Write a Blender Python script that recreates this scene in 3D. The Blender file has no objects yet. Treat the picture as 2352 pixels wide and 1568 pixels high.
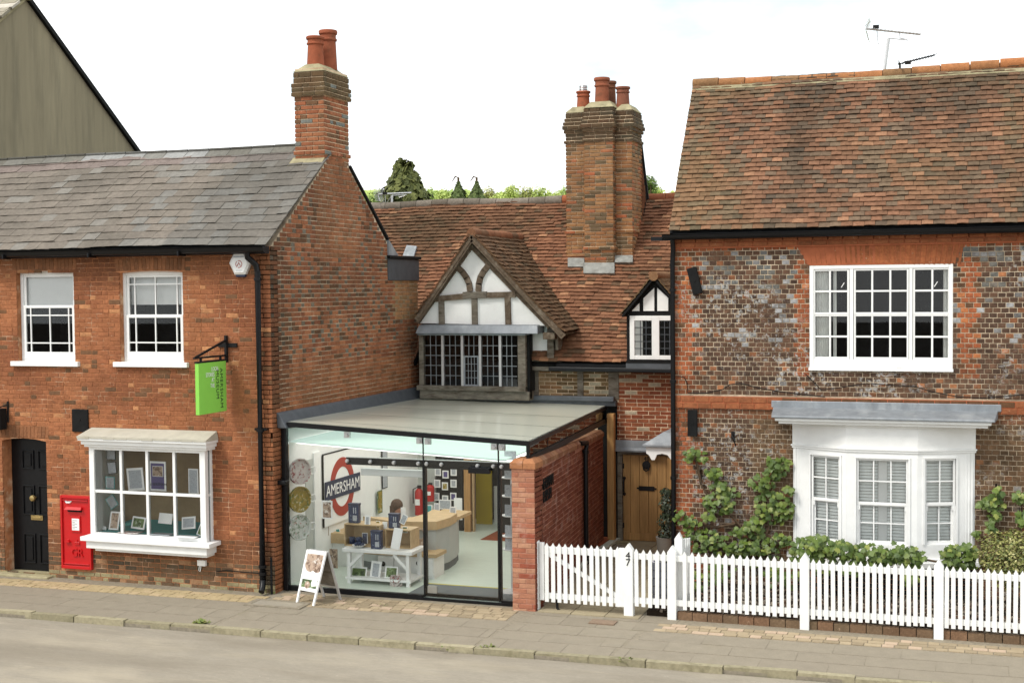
import bpy, bmesh, math, random
import numpy as np
from mathutils import Vector, Matrix, noise
from mathutils.geometry import tessellate_polygon

# ------------------------------------------------------------------ camera, light, exposure
scene = bpy.context.scene
COL = scene.collection
R = math.radians
FPX, PW, PH = 3096.0, 2352.0, 1568.0           # focal length in photo pixels (photo seen 2352 wide)
YAW, PITCH, ROLL, EYE = R(19.2), R(-2.3), R(.55), Vector((0, 0, 5.0))
_fw = Vector((-math.sin(YAW)*math.cos(PITCH), math.cos(YAW)*math.cos(PITCH), math.sin(PITCH)))
_r0 = Vector((math.cos(YAW), math.sin(YAW), 0)); _u0 = _r0.cross(_fw)
_rt = _r0*math.cos(ROLL) - _u0*math.sin(ROLL); _up = _u0*math.cos(ROLL) + _r0*math.sin(ROLL)
cam_data = bpy.data.cameras.new('camera'); cam = bpy.data.objects.new('camera', cam_data); COL.objects.link(cam)
mw = Matrix((_rt, _up, -_fw)).transposed().to_4x4(); mw.translation = EYE
cam.matrix_world = mw
cam_data.sensor_fit = 'HORIZONTAL'; cam_data.sensor_width = 36; cam_data.lens = FPX/PW*36
cam_data.clip_start = .1; cam_data.clip_end = 3000
scene.camera = cam

world = bpy.data.worlds.new('World'); scene.world = world; world.use_nodes = True
SUN_EL, SUN_AZ = R(50), math.atan2(-.62, -.78)     # sun in front of the houses, to the left
wn, wl = world.node_tree.nodes, world.node_tree.links
wn.clear()
w_out = wn.new('ShaderNodeOutputWorld'); w_bg = wn.new('ShaderNodeBackground'); w_bg.inputs['Strength'].default_value = .09
w_sky = wn.new('ShaderNodeTexSky'); w_sky.sky_type = 'NISHITA'; w_sky.sun_disc = False
w_sky.sun_elevation = SUN_EL; w_sky.sun_rotation = SUN_AZ
w_tc = wn.new('ShaderNodeTexCoord'); w_mp = wn.new('ShaderNodeMapping'); w_mp.inputs['Location'].default_value = (5.2, .4, 1.7); w_mp.inputs['Scale'].default_value = (1, 1, 2.2)
w_nz = wn.new('ShaderNodeTexNoise'); w_nz.inputs['Scale'].default_value = 2.3; w_nz.inputs['Detail'].default_value = 8; w_nz.inputs['Roughness'].default_value = .55
w_rm = wn.new('ShaderNodeValToRGB'); w_rm.color_ramp.elements[0].position = .36; w_rm.color_ramp.elements[1].position = .54
w_mx = wn.new('ShaderNodeMix'); w_mx.data_type = 'RGBA'
w_mx.inputs['B'].default_value = (11.2, 11.4, 11.5, 1)
w_m0 = wn.new('ShaderNodeMix'); w_m0.data_type = 'RGBA'; w_m0.inputs['Factor'].default_value = .85; w_m0.inputs['B'].default_value = (6, 7.3, 7.9, 1)
wl.new(w_tc.outputs['Generated'], w_mp.inputs['Vector']); wl.new(w_mp.outputs['Vector'], w_nz.inputs['Vector'])
wl.new(w_nz.outputs['Fac'], w_rm.inputs['Fac']); wl.new(w_rm.outputs['Color'], w_mx.inputs['Factor'])
wl.new(w_sky.outputs['Color'], w_m0.inputs['A']); wl.new(w_m0.outputs['Result'], w_mx.inputs['A'])
wl.new(w_mx.outputs['Result'], w_bg.inputs['Color']); wl.new(w_bg.outputs['Background'], w_out.inputs['Surface'])

sun_data = bpy.data.lights.new('sun', 'SUN'); sun_data.energy = 1.7; sun_data.angle = R(16); sun_data.color = (1, .95, .87)
sun = bpy.data.objects.new('sun', sun_data); COL.objects.link(sun)
_sd = Vector((math.sin(SUN_AZ)*math.cos(SUN_EL), math.cos(SUN_AZ)*math.cos(SUN_EL), math.sin(SUN_EL)))
sun.rotation_euler = _sd.to_track_quat('Z', 'Y').to_euler(); sun.location = _sd*40
vs = scene.view_settings
scene.display_settings.display_device = 'sRGB'
vs.view_transform = 'Standard'; vs.look = 'None'; vs.exposure = .70; vs.gamma = 1; vs.use_curve_mapping = False
scene.cycles.use_denoising = True
scene.cycles.max_bounces = 8; scene.cycles.transparent_max_bounces = 16; scene.cycles.caustics_reflective = False; scene.cycles.caustics_refractive = False
scene.cycles.sample_clamp_indirect = 4

# ------------------------------------------------------------------ helpers
def px(x, y, X=None, Y=None, Z=None):
    """the point of a plane X, Y or Z = const that photo pixel (x, y) shows: how the survey of the place was taken"""
    r = _fw*FPX + _rt*(x-PW/2) - _up*(y-PH/2)
    k = (X-EYE.x)/r.x if X is not None else (Y-EYE.y)/r.y if Y is not None else (Z-EYE.z)/r.z
    return EYE + r*k
def FX(x, y, Y):
    p = px(x, y, Y=Y); return p.x, p.z
def proj(p):
    d = Vector(p)-EYE; z = d.dot(_fw)
    if z < .1: return (-9e3, -9e3, 1e9)
    return (PW/2+FPX*d.dot(_rt)/z, PH/2-FPX*d.dot(_up)/z, z)
def lin(c):
    c /= 255.; return c/12.92 if c <= .04045 else ((c+.055)/1.055)**2.4
ILL = 1.25
def A(r, g, b, k=1.0):
    """photo colour (sRGB) to albedo"""
    return tuple(min(.82, lin(v)/ILL*k) for v in (r, g, b))
def mixc(a, b, t): return tuple(x+(y-x)*t for x, y in zip(a, b))
def nz(x, y=0., z=0.): return noise.noise(Vector((x, y, z)))

MATS = {}
def mat(name, col, rough=.7, var=.12, scale=6, bump=.0, bscale=60, metal=0, spec=.4, objcol=False, dirt=None, stretch=(1, 1, 1), var2=0, coat=0):
    """procedural surface: base colour varied by two noises in world space, optional dirt patches, fine relief"""
    m = bpy.data.materials.new(name); m.use_nodes = True; MATS[name] = m
    n, l = m.node_tree.nodes, m.node_tree.links
    b = n['Principled BSDF']; b.inputs['Roughness'].default_value = rough; b.inputs['Metallic'].default_value = metal
    b.inputs['Specular IOR Level'].default_value = spec; b.inputs['Coat Weight'].default_value = coat
    geo = n.new('ShaderNodeNewGeometry'); mp = n.new('ShaderNodeMapping'); mp.inputs['Scale'].default_value = stretch
    l.new(geo.outputs['Position'], mp.inputs['Vector'])
    if objcol:
        oi = n.new('ShaderNodeObjectInfo'); at = n.new('ShaderNodeAttribute'); at.attribute_name = 'col'
        mu = n.new('ShaderNodeMix'); mu.data_type = 'RGBA'; mu.blend_type = 'MULTIPLY'; mu.inputs['Factor'].default_value = 1
        l.new(oi.outputs['Color'], mu.inputs['A']); l.new(at.outputs['Color'], mu.inputs['B']); cur = mu.outputs['Result']
    else:
        rgb = n.new('ShaderNodeRGB'); rgb.outputs[0].default_value = (*col, 1); cur = rgb.outputs[0]
    def vary(cur, sc, amt, det=4):
        t = n.new('ShaderNodeTexNoise'); t.inputs['Scale'].default_value = sc; t.inputs['Detail'].default_value = det; t.inputs['Roughness'].default_value = .6
        l.new(mp.outputs['Vector'], t.inputs['Vector'])
        r = n.new('ShaderNodeMapRange'); r.inputs['From Min'].default_value = .3; r.inputs['From Max'].default_value = .7
        r.inputs['To Min'].default_value = 1-amt; r.inputs['To Max'].default_value = 1+amt
        l.new(t.outputs['Fac'], r.inputs['Value'])
        x = n.new('ShaderNodeMix'); x.data_type = 'RGBA'; x.blend_type = 'MULTIPLY'; x.inputs['Factor'].default_value = 1
        l.new(cur, x.inputs['A']); l.new(r.outputs['Result'], x.inputs['B']); return x.outputs['Result']
    if var: cur = vary(cur, scale, var)
    if var2: cur = vary(cur, scale*.13, var2)
    if dirt:
        for (dc, dsc, lo, hi, amt, *msk) in dirt:
            t = n.new('ShaderNodeTexNoise'); t.inputs['Scale'].default_value = dsc; t.inputs['Detail'].default_value = 6; t.inputs['Roughness'].default_value = .65
            l.new(mp.outputs['Vector'], t.inputs['Vector'])
            r = n.new('ShaderNodeMapRange'); r.inputs['From Min'].default_value = lo; r.inputs['From Max'].default_value = hi; r.inputs['To Max'].default_value = amt
            l.new(t.outputs['Fac'], r.inputs['Value'])
            if msk:
                t2 = n.new('ShaderNodeTexNoise'); t2.inputs['Scale'].default_value = msk[0]; t2.inputs['Detail'].default_value = 3; l.new(mp.outputs['Vector'], t2.inputs['Vector'])
                r2 = n.new('ShaderNodeMapRange'); r2.inputs['From Min'].default_value = msk[1]; r2.inputs['From Max'].default_value = msk[2]; l.new(t2.outputs['Fac'], r2.inputs['Value'])
                mm = n.new('ShaderNodeMath'); mm.operation = 'MULTIPLY'; l.new(r.outputs['Result'], mm.inputs[0]); l.new(r2.outputs['Result'], mm.inputs[1]); r = mm
            x = n.new('ShaderNodeMix'); x.data_type = 'RGBA'; x.inputs['B'].default_value = (*dc, 1)
            l.new(r.outputs[0], x.inputs['Factor']); l.new(cur, x.inputs['A']); cur = x.outputs['Result']
    l.new(cur, b.inputs['Base Color'])
    if bump:
        t = n.new('ShaderNodeTexNoise'); t.inputs['Scale'].default_value = bscale; t.inputs['Detail'].default_value = 4
        l.new(mp.outputs['Vector'], t.inputs['Vector'])
        bp = n.new('ShaderNodeBump'); bp.inputs['Strength'].default_value = bump; bp.inputs['Distance'].default_value = .01
        l.new(t.outputs['Fac'], bp.inputs['Height']); l.new(bp.outputs['Normal'], b.inputs['Normal'])
    return m
def glass(name, tint, refl=1.0, rough=.01, base=.0):
    m = bpy.data.materials.new(name); m.use_nodes = True; MATS[name] = m
    n, l = m.node_tree.nodes, m.node_tree.links; n.remove(n['Principled BSDF'])
    o = n['Material Output']; tr = n.new('ShaderNodeBsdfTransparent'); tr.inputs['Color'].default_value = (*tint, 1)
    gl = n.new('ShaderNodeBsdfGlossy'); gl.inputs['Roughness'].default_value = rough
    fr = n.new('ShaderNodeFresnel'); fr.inputs['IOR'].default_value = 1.35
    ma = n.new('ShaderNodeMath'); ma.operation = 'MULTIPLY_ADD'; ma.inputs[1].default_value = refl; ma.inputs[2].default_value = base
    mx = n.new('ShaderNodeMixShader')
    l.new(fr.outputs['Fac'], ma.inputs[0]); l.new(ma.outputs['Value'], mx.inputs['Fac']); l.new(tr.outputs['BSDF'], mx.inputs[1]); l.new(gl.outputs['BSDF'], mx.inputs[2]); l.new(mx.outputs['Shader'], o.inputs['Surface'])
    return m

class MB:
    """collects shapes, links them as ONE mesh object"""
    def __init__(s, M=None): s.v, s.f, s.c, s.mi, s.M, s.cur, s.m = [], [], [], [], M, (1, 1, 1), 0
    def add(s, vs, fs, col=None):
        b = len(s.v)
        s.v += [tuple(s.M @ Vector(v)) for v in vs] if s.M is not None else [tuple(v) for v in vs]
        s.f += [tuple(b+i for i in f) for f in fs]; s.c += [col or s.cur]*len(fs); s.mi += [s.m]*len(fs); return s
    def box(s, x0, x1, y0, y1, z0, z1, col=None):
        x0, x1 = min(x0, x1), max(x0, x1); y0, y1 = min(y0, y1), max(y0, y1); z0, z1 = min(z0, z1), max(z0, z1)
        v = [(x, y, z) for z in (z0, z1) for y in (y0, y1) for x in (x0, x1)]
        return s.add(v, [(0, 2, 3, 1), (4, 5, 7, 6), (0, 1, 5, 4), (2, 6, 7, 3), (0, 4, 6, 2), (1, 3, 7, 5)], col)
    def hexa(s, p, col=None):      # 8 points: lower ring 4, upper ring 4
        return s.add(p, [(3, 2, 1, 0), (4, 5, 6, 7), (0, 1, 5, 4), (1, 2, 6, 5), (2, 3, 7, 6), (3, 0, 4, 7)], col)
    def bar(s, a, b, w, h, upv=(0, 0, 1), col=None):
        a, b = Vector(a), Vector(b); d = (b-a).normalized(); u = Vector(upv)
        sd = d.cross(u)
        if sd.length < 1e-4: sd = d.cross(Vector((0, 1, 0)))
        sd.normalize(); u = sd.cross(d)
        p = []
        for q in (a, b):
            p += [q-sd*w/2-u*h/2, q+sd*w/2-u*h/2, q+sd*w/2+u*h/2, q-sd*w/2+u*h/2]
        return s.hexa(p, col)
    def prism(s, poly, a, b, ax=1, col=None):   # polygon in the two other axes, extruded along axis ax
        def P(q, t):
            r = [q[0], q[1]]; r.insert(ax, t); return tuple(r)
        n = len(poly); v = [P(q, a) for q in poly]+[P(q, b) for q in poly]
        return s.add(v, [tuple(range(n))[::-1], tuple(range(n, 2*n))]+[(i, (i+1) % n, n+(i+1) % n, n+i) for i in range(n)], col)
    def tube(s, path, r, n=8, col=None, caps=True):
        path = [Vector(p) for p in path]; rs = r if isinstance(r, (list, tuple)) else [r]*len(path); v = []; fs = []
        for i, p in enumerate(path):
            d = (path[min(i+1, len(path)-1)]-path[max(i-1, 0)]).normalized()
            u = d.cross(Vector((0, 0, 1)))
            if u.length < 1e-3: u = Vector((1, 0, 0))
            u.normalize(); w = d.cross(u)
            v += [p+(u*math.cos(2*math.pi*k/n)+w*math.sin(2*math.pi*k/n))*rs[i] for k in range(n)]
        for i in range(len(path)-1):
            fs += [(i*n+k, i*n+(k+1) % n, (i+1)*n+(k+1) % n, (i+1)*n+k) for k in range(n)]
        if caps: fs += [tuple(range(n))[::-1], tuple(range(len(v)-n, len(v)))]
        return s.add(v, fs, col)
    def lathe(s, prof, c=(0, 0, 0), n=16, ax=2, col=None, sx=1, sy=1):
        v = []; fs = []
        for (r, h) in prof:
            for k in range(n):
                a, b = r*math.cos(2*math.pi*k/n)*sx, r*math.sin(2*math.pi*k/n)*sy
                q = [a, b]; q.insert(ax, h); v.append((c[0]+q[0], c[1]+q[1], c[2]+q[2]))
        for i in range(len(prof)-1): fs += [(i*n+k, i*n+(k+1) % n, (i+1)*n+(k+1) % n, (i+1)*n+k) for k in range(n)]
        fs += [tuple(range(n))[::-1], tuple(range(len(v)-n, len(v)))]
        return s.add(v, fs, col)
    def ball(s, c, rx, ry=None, rz=None, n=10, m=6, col=None):
        ry = ry or rx; rz = rz or rx
        return s.lathe([(math.sin(math.pi*i/m) if 0 < i < m else .02, -math.cos(math.pi*i/m)*rz) for i in range(m+1)], c, n, 2, col, rx, ry)
    def build(s, name, m, parent=None, smooth=False, bev=0, **props):
        me = bpy.data.meshes.new(name); me.from_pydata(s.v, [], s.f)
        for x in (m if isinstance(m, (list, tuple)) else [m]): me.materials.append(MATS[x] if isinstance(x, str) else x)
        if any(s.mi): me.polygons.foreach_set('material_index', s.mi)
        bm = bmesh.new(); bm.from_mesh(me); bmesh.ops.recalc_face_normals(bm, faces=bm.faces); bm.to_mesh(me); bm.free()
        at = me.color_attributes.new('col', 'FLOAT_COLOR', 'CORNER')
        cc = []
        for p, c in zip(me.polygons, s.c): cc += [c[0], c[1], c[2], 1]*p.loop_total
        at.data.foreach_set('color', cc)
        if smooth:
            me.polygons.foreach_set('use_smooth', [True]*len(me.polygons))
            me.set_sharp_from_angle(angle=R(40))
        o = link(name, me, parent)
        if bev:
            b = o.modifiers.new('edge', 'BEVEL'); b.width = bev; b.segments = 2; b.limit_method = 'ANGLE'
        for k, x in props.items(): o[k] = x
        return o
def link(name, data, parent=None):
    o = bpy.data.objects.new(name, data); COL.objects.link(o)
    if parent is not None:
        o.parent = parent
        if parent.type == 'EMPTY': o.matrix_parent_inverse = parent.matrix_basis.inverted()
    return o
def tag(o, label=None, cat=None, group=None, kind=None):
    if label: o['label'] = label
    if cat: o['category'] = cat
    if group: o['group'] = group
    if kind: o['kind'] = kind
    return o
def thing(name, label, cat, loc, group=None):
    o = bpy.data.objects.new(name, None); COL.objects.link(o); o.matrix_basis = Matrix.Translation(Vector(loc)); o.empty_display_size = .1
    return tag(o, label, cat, group)
def frame(O, U, N=None):
    """local (s, z, w): along a wall, up, outwards"""
    U = Vector(U).normalized(); V = Vector((0, 0, 1)); N = U.cross(V)
    M = Matrix((U, V, N)).transposed().to_4x4(); M.translation = Vector(O); return M
def scan(poly, t):
    """where the horizontal line at height t crosses a polygon of (s, t): list of intervals"""
    xs = []
    for (a, b), (c, d) in zip(poly, poly[1:]+poly[:1]):
        if (b <= t) != (d <= t): xs.append(a+(c-a)*(t-b)/(d-b))
    xs.sort(); return list(zip(xs[::2], xs[1::2]))
def cut(iv, holes):
    for (h0, h1) in holes:
        out = []
        for (a, b) in iv:
            if h1 <= a or h0 >= b: out.append((a, b)); continue
            if h0 > a: out.append((a, h0))
            if h1 < b: out.append((h1, b))
        iv = out
    return iv
def rect(a, b, c, d): return [(a, c), (b, c), (b, d), (a, d)]

# unit templates for pieces ([0,1]^3)
def _tmpl_brick(seed):
    rr = random.Random(seed); j = lambda k: (rr.random()-.5)*k
    ix, iy, iz = .022, .07, .25
    v = [(0, 0, 0), (1, 0, 0), (1, 1, 0), (0, 1, 0), (j(.01), j(.04), 1-iz), (1+j(.01), j(.04), 1-iz), (1+j(.01), 1+j(.04), 1-iz), (j(.01), 1+j(.04), 1-iz),
         (ix+j(.015), iy+j(.06), 1+j(.15)), (1-ix+j(.015), iy+j(.06), 1+j(.15)), (1-ix+j(.015), 1-iy+j(.06), 1+j(.15)), (ix+j(.015), 1-iy+j(.06), 1+j(.15))]
    f = []
    for b in (0, 4): f += [(b+i, b+(i+1) % 4, b+4+(i+1) % 4, b+4+i) for i in range(4)]
    return v, f+[(8, 9, 10, 11)]
def _tmpl_tile(seed, camber=.35):
    rr = random.Random(seed); j = lambda k: (rr.random()-.5)*k
    v = []
    for y, jj in ((0, .05), (1, .0)):
        for x in (0, .5, 1):
            h = camber if x == .5 else 0
            v += [(x+j(.02), y+j(jj), h), (x+j(.02), y+j(jj), 1+h+j(.2))]
    f = [(0, 2, 3, 1), (2, 4, 5, 3), (1, 3, 9, 7), (3, 5, 11, 9), (0, 1, 7, 6), (4, 10, 11, 5), (0, 6, 8, 2), (2, 8, 10, 4)]
    return v, f
def _tmpl_box(): return MB().box(0, 1, 0, 1, 0, 1).v, MB().box(0, 1, 0, 1, 0, 1).f
TM = {}
def tmpl(kind, i, m):
    k = (kind, i, m)
    if k not in TM:
        v, f = _tmpl_brick(i) if kind == 'brick' else _tmpl_tile(i) if kind == 'tile' else _tmpl_tile(i, 0) if kind == 'slate' else LEAF[kind] if kind in LEAF else _tmpl_box()
        me = bpy.data.meshes.new(kind); me.from_pydata(v, [], f); me.materials.append(MATS[m])
        at = me.color_attributes.new('col', 'FLOAT_COLOR', 'CORNER'); at.data.foreach_set('color', [1.]*4*len(me.loops))
        TM[k] = (me, np.array(v), f)
    return TM[k]
LEAF = {}
def desat(c, k, g=1.0, tt=1.0):
    l = .35*c[0]+.5*c[1]+.15*c[2]; sa = tt*min(1, 1.3*(max(c)-min(c))/max(c)); return tuple((l+(v-l)*k)*g*(1+(t-1)*sa) for v, t in zip(c, (1.0, 1.10, .88)))
def emit(pool, kind, m, house, name, limit=300, stuff=None, variants=4, adj=None):
    """pool of (matrix, colour, parent): the pieces that show largest become objects, the rest one mesh"""
    rr = random.Random(7); sc = []
    if adj: pool = [(M, desat(c, *adj), p) for M, c, p in pool]
    for i, (M, c, par) in enumerate(pool):
        p = M @ Vector((.5, .5, .5)); x, y, z = proj(p)
        a = M.col[0].xyz.length*M.col[1].xyz.length/z/z
        view = (p-EYE).normalized(); a *= abs(view.dot(M.col[2].xyz.normalized()))
        sc.append((a if -20 < x < PW+20 and -20 < y < PH+20 else 0, i))
    order = sorted(sc, reverse=True); top = {i for a, i in order[:limit] if a > 0}
    V, F, Cc, nf = [], [], [], 0
    for i, (M, c, par) in enumerate(pool):
        me, tv, tf = tmpl(kind, rr.randrange(variants), m)
        if i in top:
            o = link(name, me, par); o.matrix_basis = M; o.color = (*c, 1)
            if par.type == 'EMPTY': o.matrix_parent_inverse = par.matrix_basis.inverted()
        else:
            MM = np.array(M); b = len(V)*len(tv)
            V.append(tv @ MM[:3, :3].T+MM[:3, 3]); F += [tuple(b+k for k in f) for f in tf]
            for f in tf: Cc += [c[0], c[1], c[2], 1.]*len(f)
    if V:
        me = bpy.data.meshes.new(stuff or name+'s'); me.from_pydata(np.concatenate(V).tolist(), [], F); me.materials.append(MATS[m])
        at = me.color_attributes.new('col', 'FLOAT_COLOR', 'CORNER'); at.data.foreach_set('color', Cc)
        o = link(stuff or name+'s', me, house); o['kind'] = 'stuff'; return o

BL, BH, BC, BJ = .232, .111, .0805, .0105       # stretcher, header, course, joint
def wall(parent, name, M, outline, holes=(), skips=(), thick=.22, mortar='mortar', pool=None, colf=None, bond='flemish', course=BC, zlo=None, seed=1, w0=0.0, proud=.007):
    """mortar backing with its openings cut through, and a pool of bricks standing proud of it"""
    loops = [[Vector((a, b, 0)) for a, b in outline]]+[[Vector((a, b, 0)) for a, b in h] for h in holes]
    flat = [v for lp in loops for v in lp]; tris = tessellate_polygon(loops)
    mb = MB(M); n = len(flat)
    v = [(p.x, p.y, w0) for p in flat]+[(p.x, p.y, w0-thick) for p in flat]
    fs = [tuple(t) for t in tris]+[tuple(i+n for i in t) for t in tris]; b = 0
    for lp in loops:
        k = len(lp); fs += [(b+i, b+(i+1) % k, n+b+(i+1) % k, n+b+i) for i in range(k)]; b += k
    mb.add(v, fs); o = mb.build(name, mortar, parent)
    if pool is not None:
        rr = random.Random(seed); z = min(p[1] for p in outline) if zlo is None else zlo; zt = max(p[1] for p in outline); i = 0
        R3 = M.to_3x3(); U, V, N = R3.col[0].copy(), R3.col[1].copy(), R3.col[2].copy()
        while z < zt-.02:
            h = course-BJ; zm = z+h/2
            iv = scan(outline, zm)
            iv2 = scan(outline, min(z+h*.98, zt-.001))
            if iv2 and iv: iv = [(max(a, iv2[0][0]), min(b, iv2[-1][1])) for a, b in iv]
            hs = [q for hh in list(holes)+list(skips) for q in scan(hh, zm)]
            for (a, b) in cut(iv, hs):
                if b-a < .02: continue
                s = a-(rr.random()*.02); k = 0
                if bond == 'flemish':
                    seq = [BL, BH] if i % 2 else [BH, BL]
                    if i % 2 == 0: s -= (BL-BH)/2*.0
                    else: s = a-.002
                elif bond == 'header': seq = [BH]; s = a-(BH*.5 if i % 2 else 0)
                elif bond == 'english': seq = [BL] if i % 2 else [BH]; s = a-(BL*.25 if i % 2 else 0)
                elif bond == 'garden': seq = [BH] if i % 4 == 0 else [BL]; s = a-(BL*.5 if i % 2 else 0)
                else: seq = [BL]; s = a-(BL*.5 if i % 2 else 0)
                while s < b-.01:
                    L = seq[k % len(seq)]*(1+(rr.random()-.5)*.05); k += 1
                    s0, s1 = max(a, s), min(b, s+L); hd = L < BL*.7; s += L+BJ
                    if b-s1 < .035: s1 = b; s = b+1
                    if s1-s0 < .03: continue
                    c = colf(s0, zm, hd, rr)
                    if c is None: continue
                    pr = proud+(rr.random()-.5)*.006; D = .022
                    ju = (rr.random()-.5)*.008
                    Mx = Matrix((U*(s1-s0)+V*ju*(s1-s0), V*(h+(rr.random()-.5)*.006), N*D)).transposed().to_4x4()
                    Mx.translation = M @ Vector((s0, z+(rr.random()-.5)*.004, w0+pr-D))
                    pool.append((Mx, c, o))
            z += course; i += 1
    return o
def tiles(parent_part, O, U, T, poly, gauge, width, thick, lift, colf, pool, seed=1, und=None, gap=.003, ragged=.012, lap=1.9):
    """rows of tiles or slates on a plane: O origin at the eaves, U along them, T up the slope, poly in (s, t)"""
    rr = random.Random(seed); O, U, T = Vector(O), Vector(U).normalized(), Vector(T).normalized(); N = U.cross(T)
    t = min(p[1] for p in poly); t1 = max(p[1] for p in poly); i = 0
    while t < t1-.01:
        L = gauge*lap
        Le = min(L, t1-t+.03)
        for (a, b) in scan(poly, min(t+gauge*.5, t1-.005)):
            s = a-(width*.5 if i % 2 else 0)-rr.random()*.02
            while s < b-.01:
                w = width*(1+(rr.random()-.5)*.1); s0, s1 = max(a, s+(rr.random()-.5)*.01), min(b, s+w)-gap
                s += w
                if b-s1 < .05: s1 = b; s = b+1
                if s1-s0 < .04: continue
                n0 = lift*(1+(rr.random()-.5)*.35); n1 = .004
                tj = t+(rr.random()-.5)*ragged
                if und:
                    u0 = und((s0+s1)/2, t); u1 = und((s0+s1)/2, t+L)
                else: u0 = u1 = 0
                lo = O+U*s0+T*tj+N*(n0+u0); hi = O+U*s0+T*(tj+Le)+N*(n1+(n0-n1)*(1-Le/L)+u1)
                us = (und(s1, t)-und(s0, t)) if und else 0
                Ux = U*(s1-s0)+N*us+T*(rr.random()-.5)*.008+N*(rr.random()-.5)*.008
                D = hi-lo; Nn = Ux.cross(D).normalized()
                Mx = Matrix((Ux, D, Nn*thick)).transposed().to_4x4(); Mx.translation = lo
                pool.append((Mx, colf(s0, t, rr), parent_part))
        t += gauge; i += 1
def panes(parent, M, cells, w, m='glass', th=.006):
    me = tmpl('pane', 0, m)[0]
    for (a, b, c, d) in cells:
        o = link('pane', me, parent)
        if parent.type == 'EMPTY': o.matrix_parent_inverse = parent.matrix_basis.inverted()
        o.matrix_basis = M @ Matrix.Translation((a, c, w-th/2)) @ Matrix.Diagonal((b-a, d-c, th, 1))
def sash(parent, name, M, xs, zs, w, st=.045, bar=.022, dep=.04, m='white', pm='glass', bot=None, bname='sash', skip=()):
    """one glazed sash: xs / zs = outer edges and glazing-bar centres; > bars, pane by pane"""
    bot = bot or st; x0, x1, z0, z1 = xs[0], xs[-1], zs[0], zs[-1]
    mb = MB(M); mb.box(x0, x0+st, z0, z1, w-dep, w).box(x1-st, x1, z0, z1, w-dep, w)
    mb.box(x0+st, x1-st, z0, z0+bot, w-dep, w-.001).box(x0+st, x1-st, z1-st, z1, w-dep, w-.001)
    sh = mb.build(bname, m, parent, bev=.004)
    if len(xs) > 2 or len(zs) > 2:
        b = MB(M)
        for x in xs[1:-1]: b.box(x-bar/2, x+bar/2, z0+bot-.002, z1-st+.002, w-dep*.8, w-.006)
        for z in zs[1:-1]: b.box(x0+st-.002, x1-st+.002, z-bar/2, z+bar/2, w-dep*.8+.002, w-.008)
        b.build('glazing_bars', m, parent)
    ex = [x0+st]+list(xs[1:-1])+[x1-st]; ez = [z0+bot]+list(zs[1:-1])+[z1-st]
    panes(parent, M, [(a, b, c, d) for a, b in zip(ex, ex[1:]) for c, d in zip(ez, ez[1:])], w-dep*.6, pm)
    return sh
def text(parent, body, M, size, m, ext=.004, name='lettering', align='CENTER', sx=1.0, space=1.0):
    cu = bpy.data.curves.new(name, 'FONT'); cu.body = body; cu.size = size; cu.extrude = ext; cu.align_x = align; cu.align_y = 'CENTER'; cu.space_character = space
    cu.resolution_u = 3; cu.materials.append(MATS[m]); o = link(name, cu, parent)
    o.matrix_basis = M @ Matrix.Diagonal((sx, 1, 1, 1)); TEXTS.append(o); return o
TEXTS = []

# ------------------------------------------------------------------ materials
mat('brick', (1, 1, 1), .9, .22, 28, .5, 90, spec=.2, objcol=True, var2=.18, dirt=[(A(84, 60, 44), 5.5, .56, .75, .4), (A(214, 180, 150), 16, .64, .70, .5), (A(96, 66, 46), .8, .5, .72, .5)])
mat('brick_old', (1, 1, 1), .9, .25, 28, .6, 90, spec=.2, objcol=True, var2=.22, dirt=[(A(58, 46, 38), 4.5, .5, .7, .5), (A(196, 194, 190), 11, .54, .60, .85, .9, .46, .6), (A(60, 48, 38), .9, .52, .75, .45)])
mat('brick_new', (1, 1, 1), .9, .15, 28, .4, 90, spec=.2, objcol=True, var2=.15, dirt=[(A(225, 195, 180), 4, .55, .72, .35)])
mat('tile', (1, 1, 1), .92, .2, 22, .5, 70, spec=.15, objcol=True, var2=.14, dirt=[(A(98, 84, 60), 3.2, .58, .78, .35), (A(215, 205, 190), 17, .70, .74, .6)])
mat('slate', (1, 1, 1), .8, .16, 14, .25, 60, spec=.2, objcol=True, var2=.14, dirt=[(A(205, 200, 185), 12, .72, .78, .5)])
mat('mortar', A(186, 126, 88), .95, .25, 9, .5, 120, spec=.1, var2=.2, dirt=[(A(235, 210, 180), 3, .52, .7, .8)])
mat('mortar_pale', A(240, 215, 182), .95, .2, 9, .5, 120, spec=.1, var2=.2, dirt=[(A(165, 130, 100), 1.1, .52, .7, .7)])
mat('mortar_cream', A(205, 186, 160), .95, .2, 9, .5, 120, spec=.1, var2=.2, dirt=[(A(110, 88, 68), 1.1, .48, .64, .75)])
mat('mortar_new', A(190, 140, 120), .95, .2, 9, .4, 120, spec=.1)
mat('white', (.80, .80, .785), .45, .04, 5, .08, 40, dirt=[((.5, .49, .44), 4, .64, .85, .3)])
mat('fence_white', (.80, .80, .78), .5, .05, 7, .15, 30, stretch=(1, 1, .5), dirt=[((.50, .50, .38), 5, .60, .82, .45), ((.34, .29, .22), 22, .70, .78, .4)])
mat('plaster', (.82, .82, .80), .85, .05, 3, .25, 30, dirt=[((.55, .53, .46), 2.2, .62, .8, .3)])
mat('black', (.006, .006, .007), .35, spec=.25, var=.2, scale=12, bump=.08, bscale=60)
mat('black_matt', (.009, .009, .009), .7, .3, 9, .15, 60, spec=.15)
mat('lead', A(150, 155, 160), .55, .18, 5, .15, 25, metal=.25, dirt=[(A(205, 208, 208), 3, .52, .75, .6)], stretch=(1, 1, .5))
mat('lead_dark', A(88, 92, 97), .55, .2, 6, .15, 25, metal=.2)
mat('iron', (.010, .009, .009), .6, .3, 20, .2, 80, spec=.2)
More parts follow.
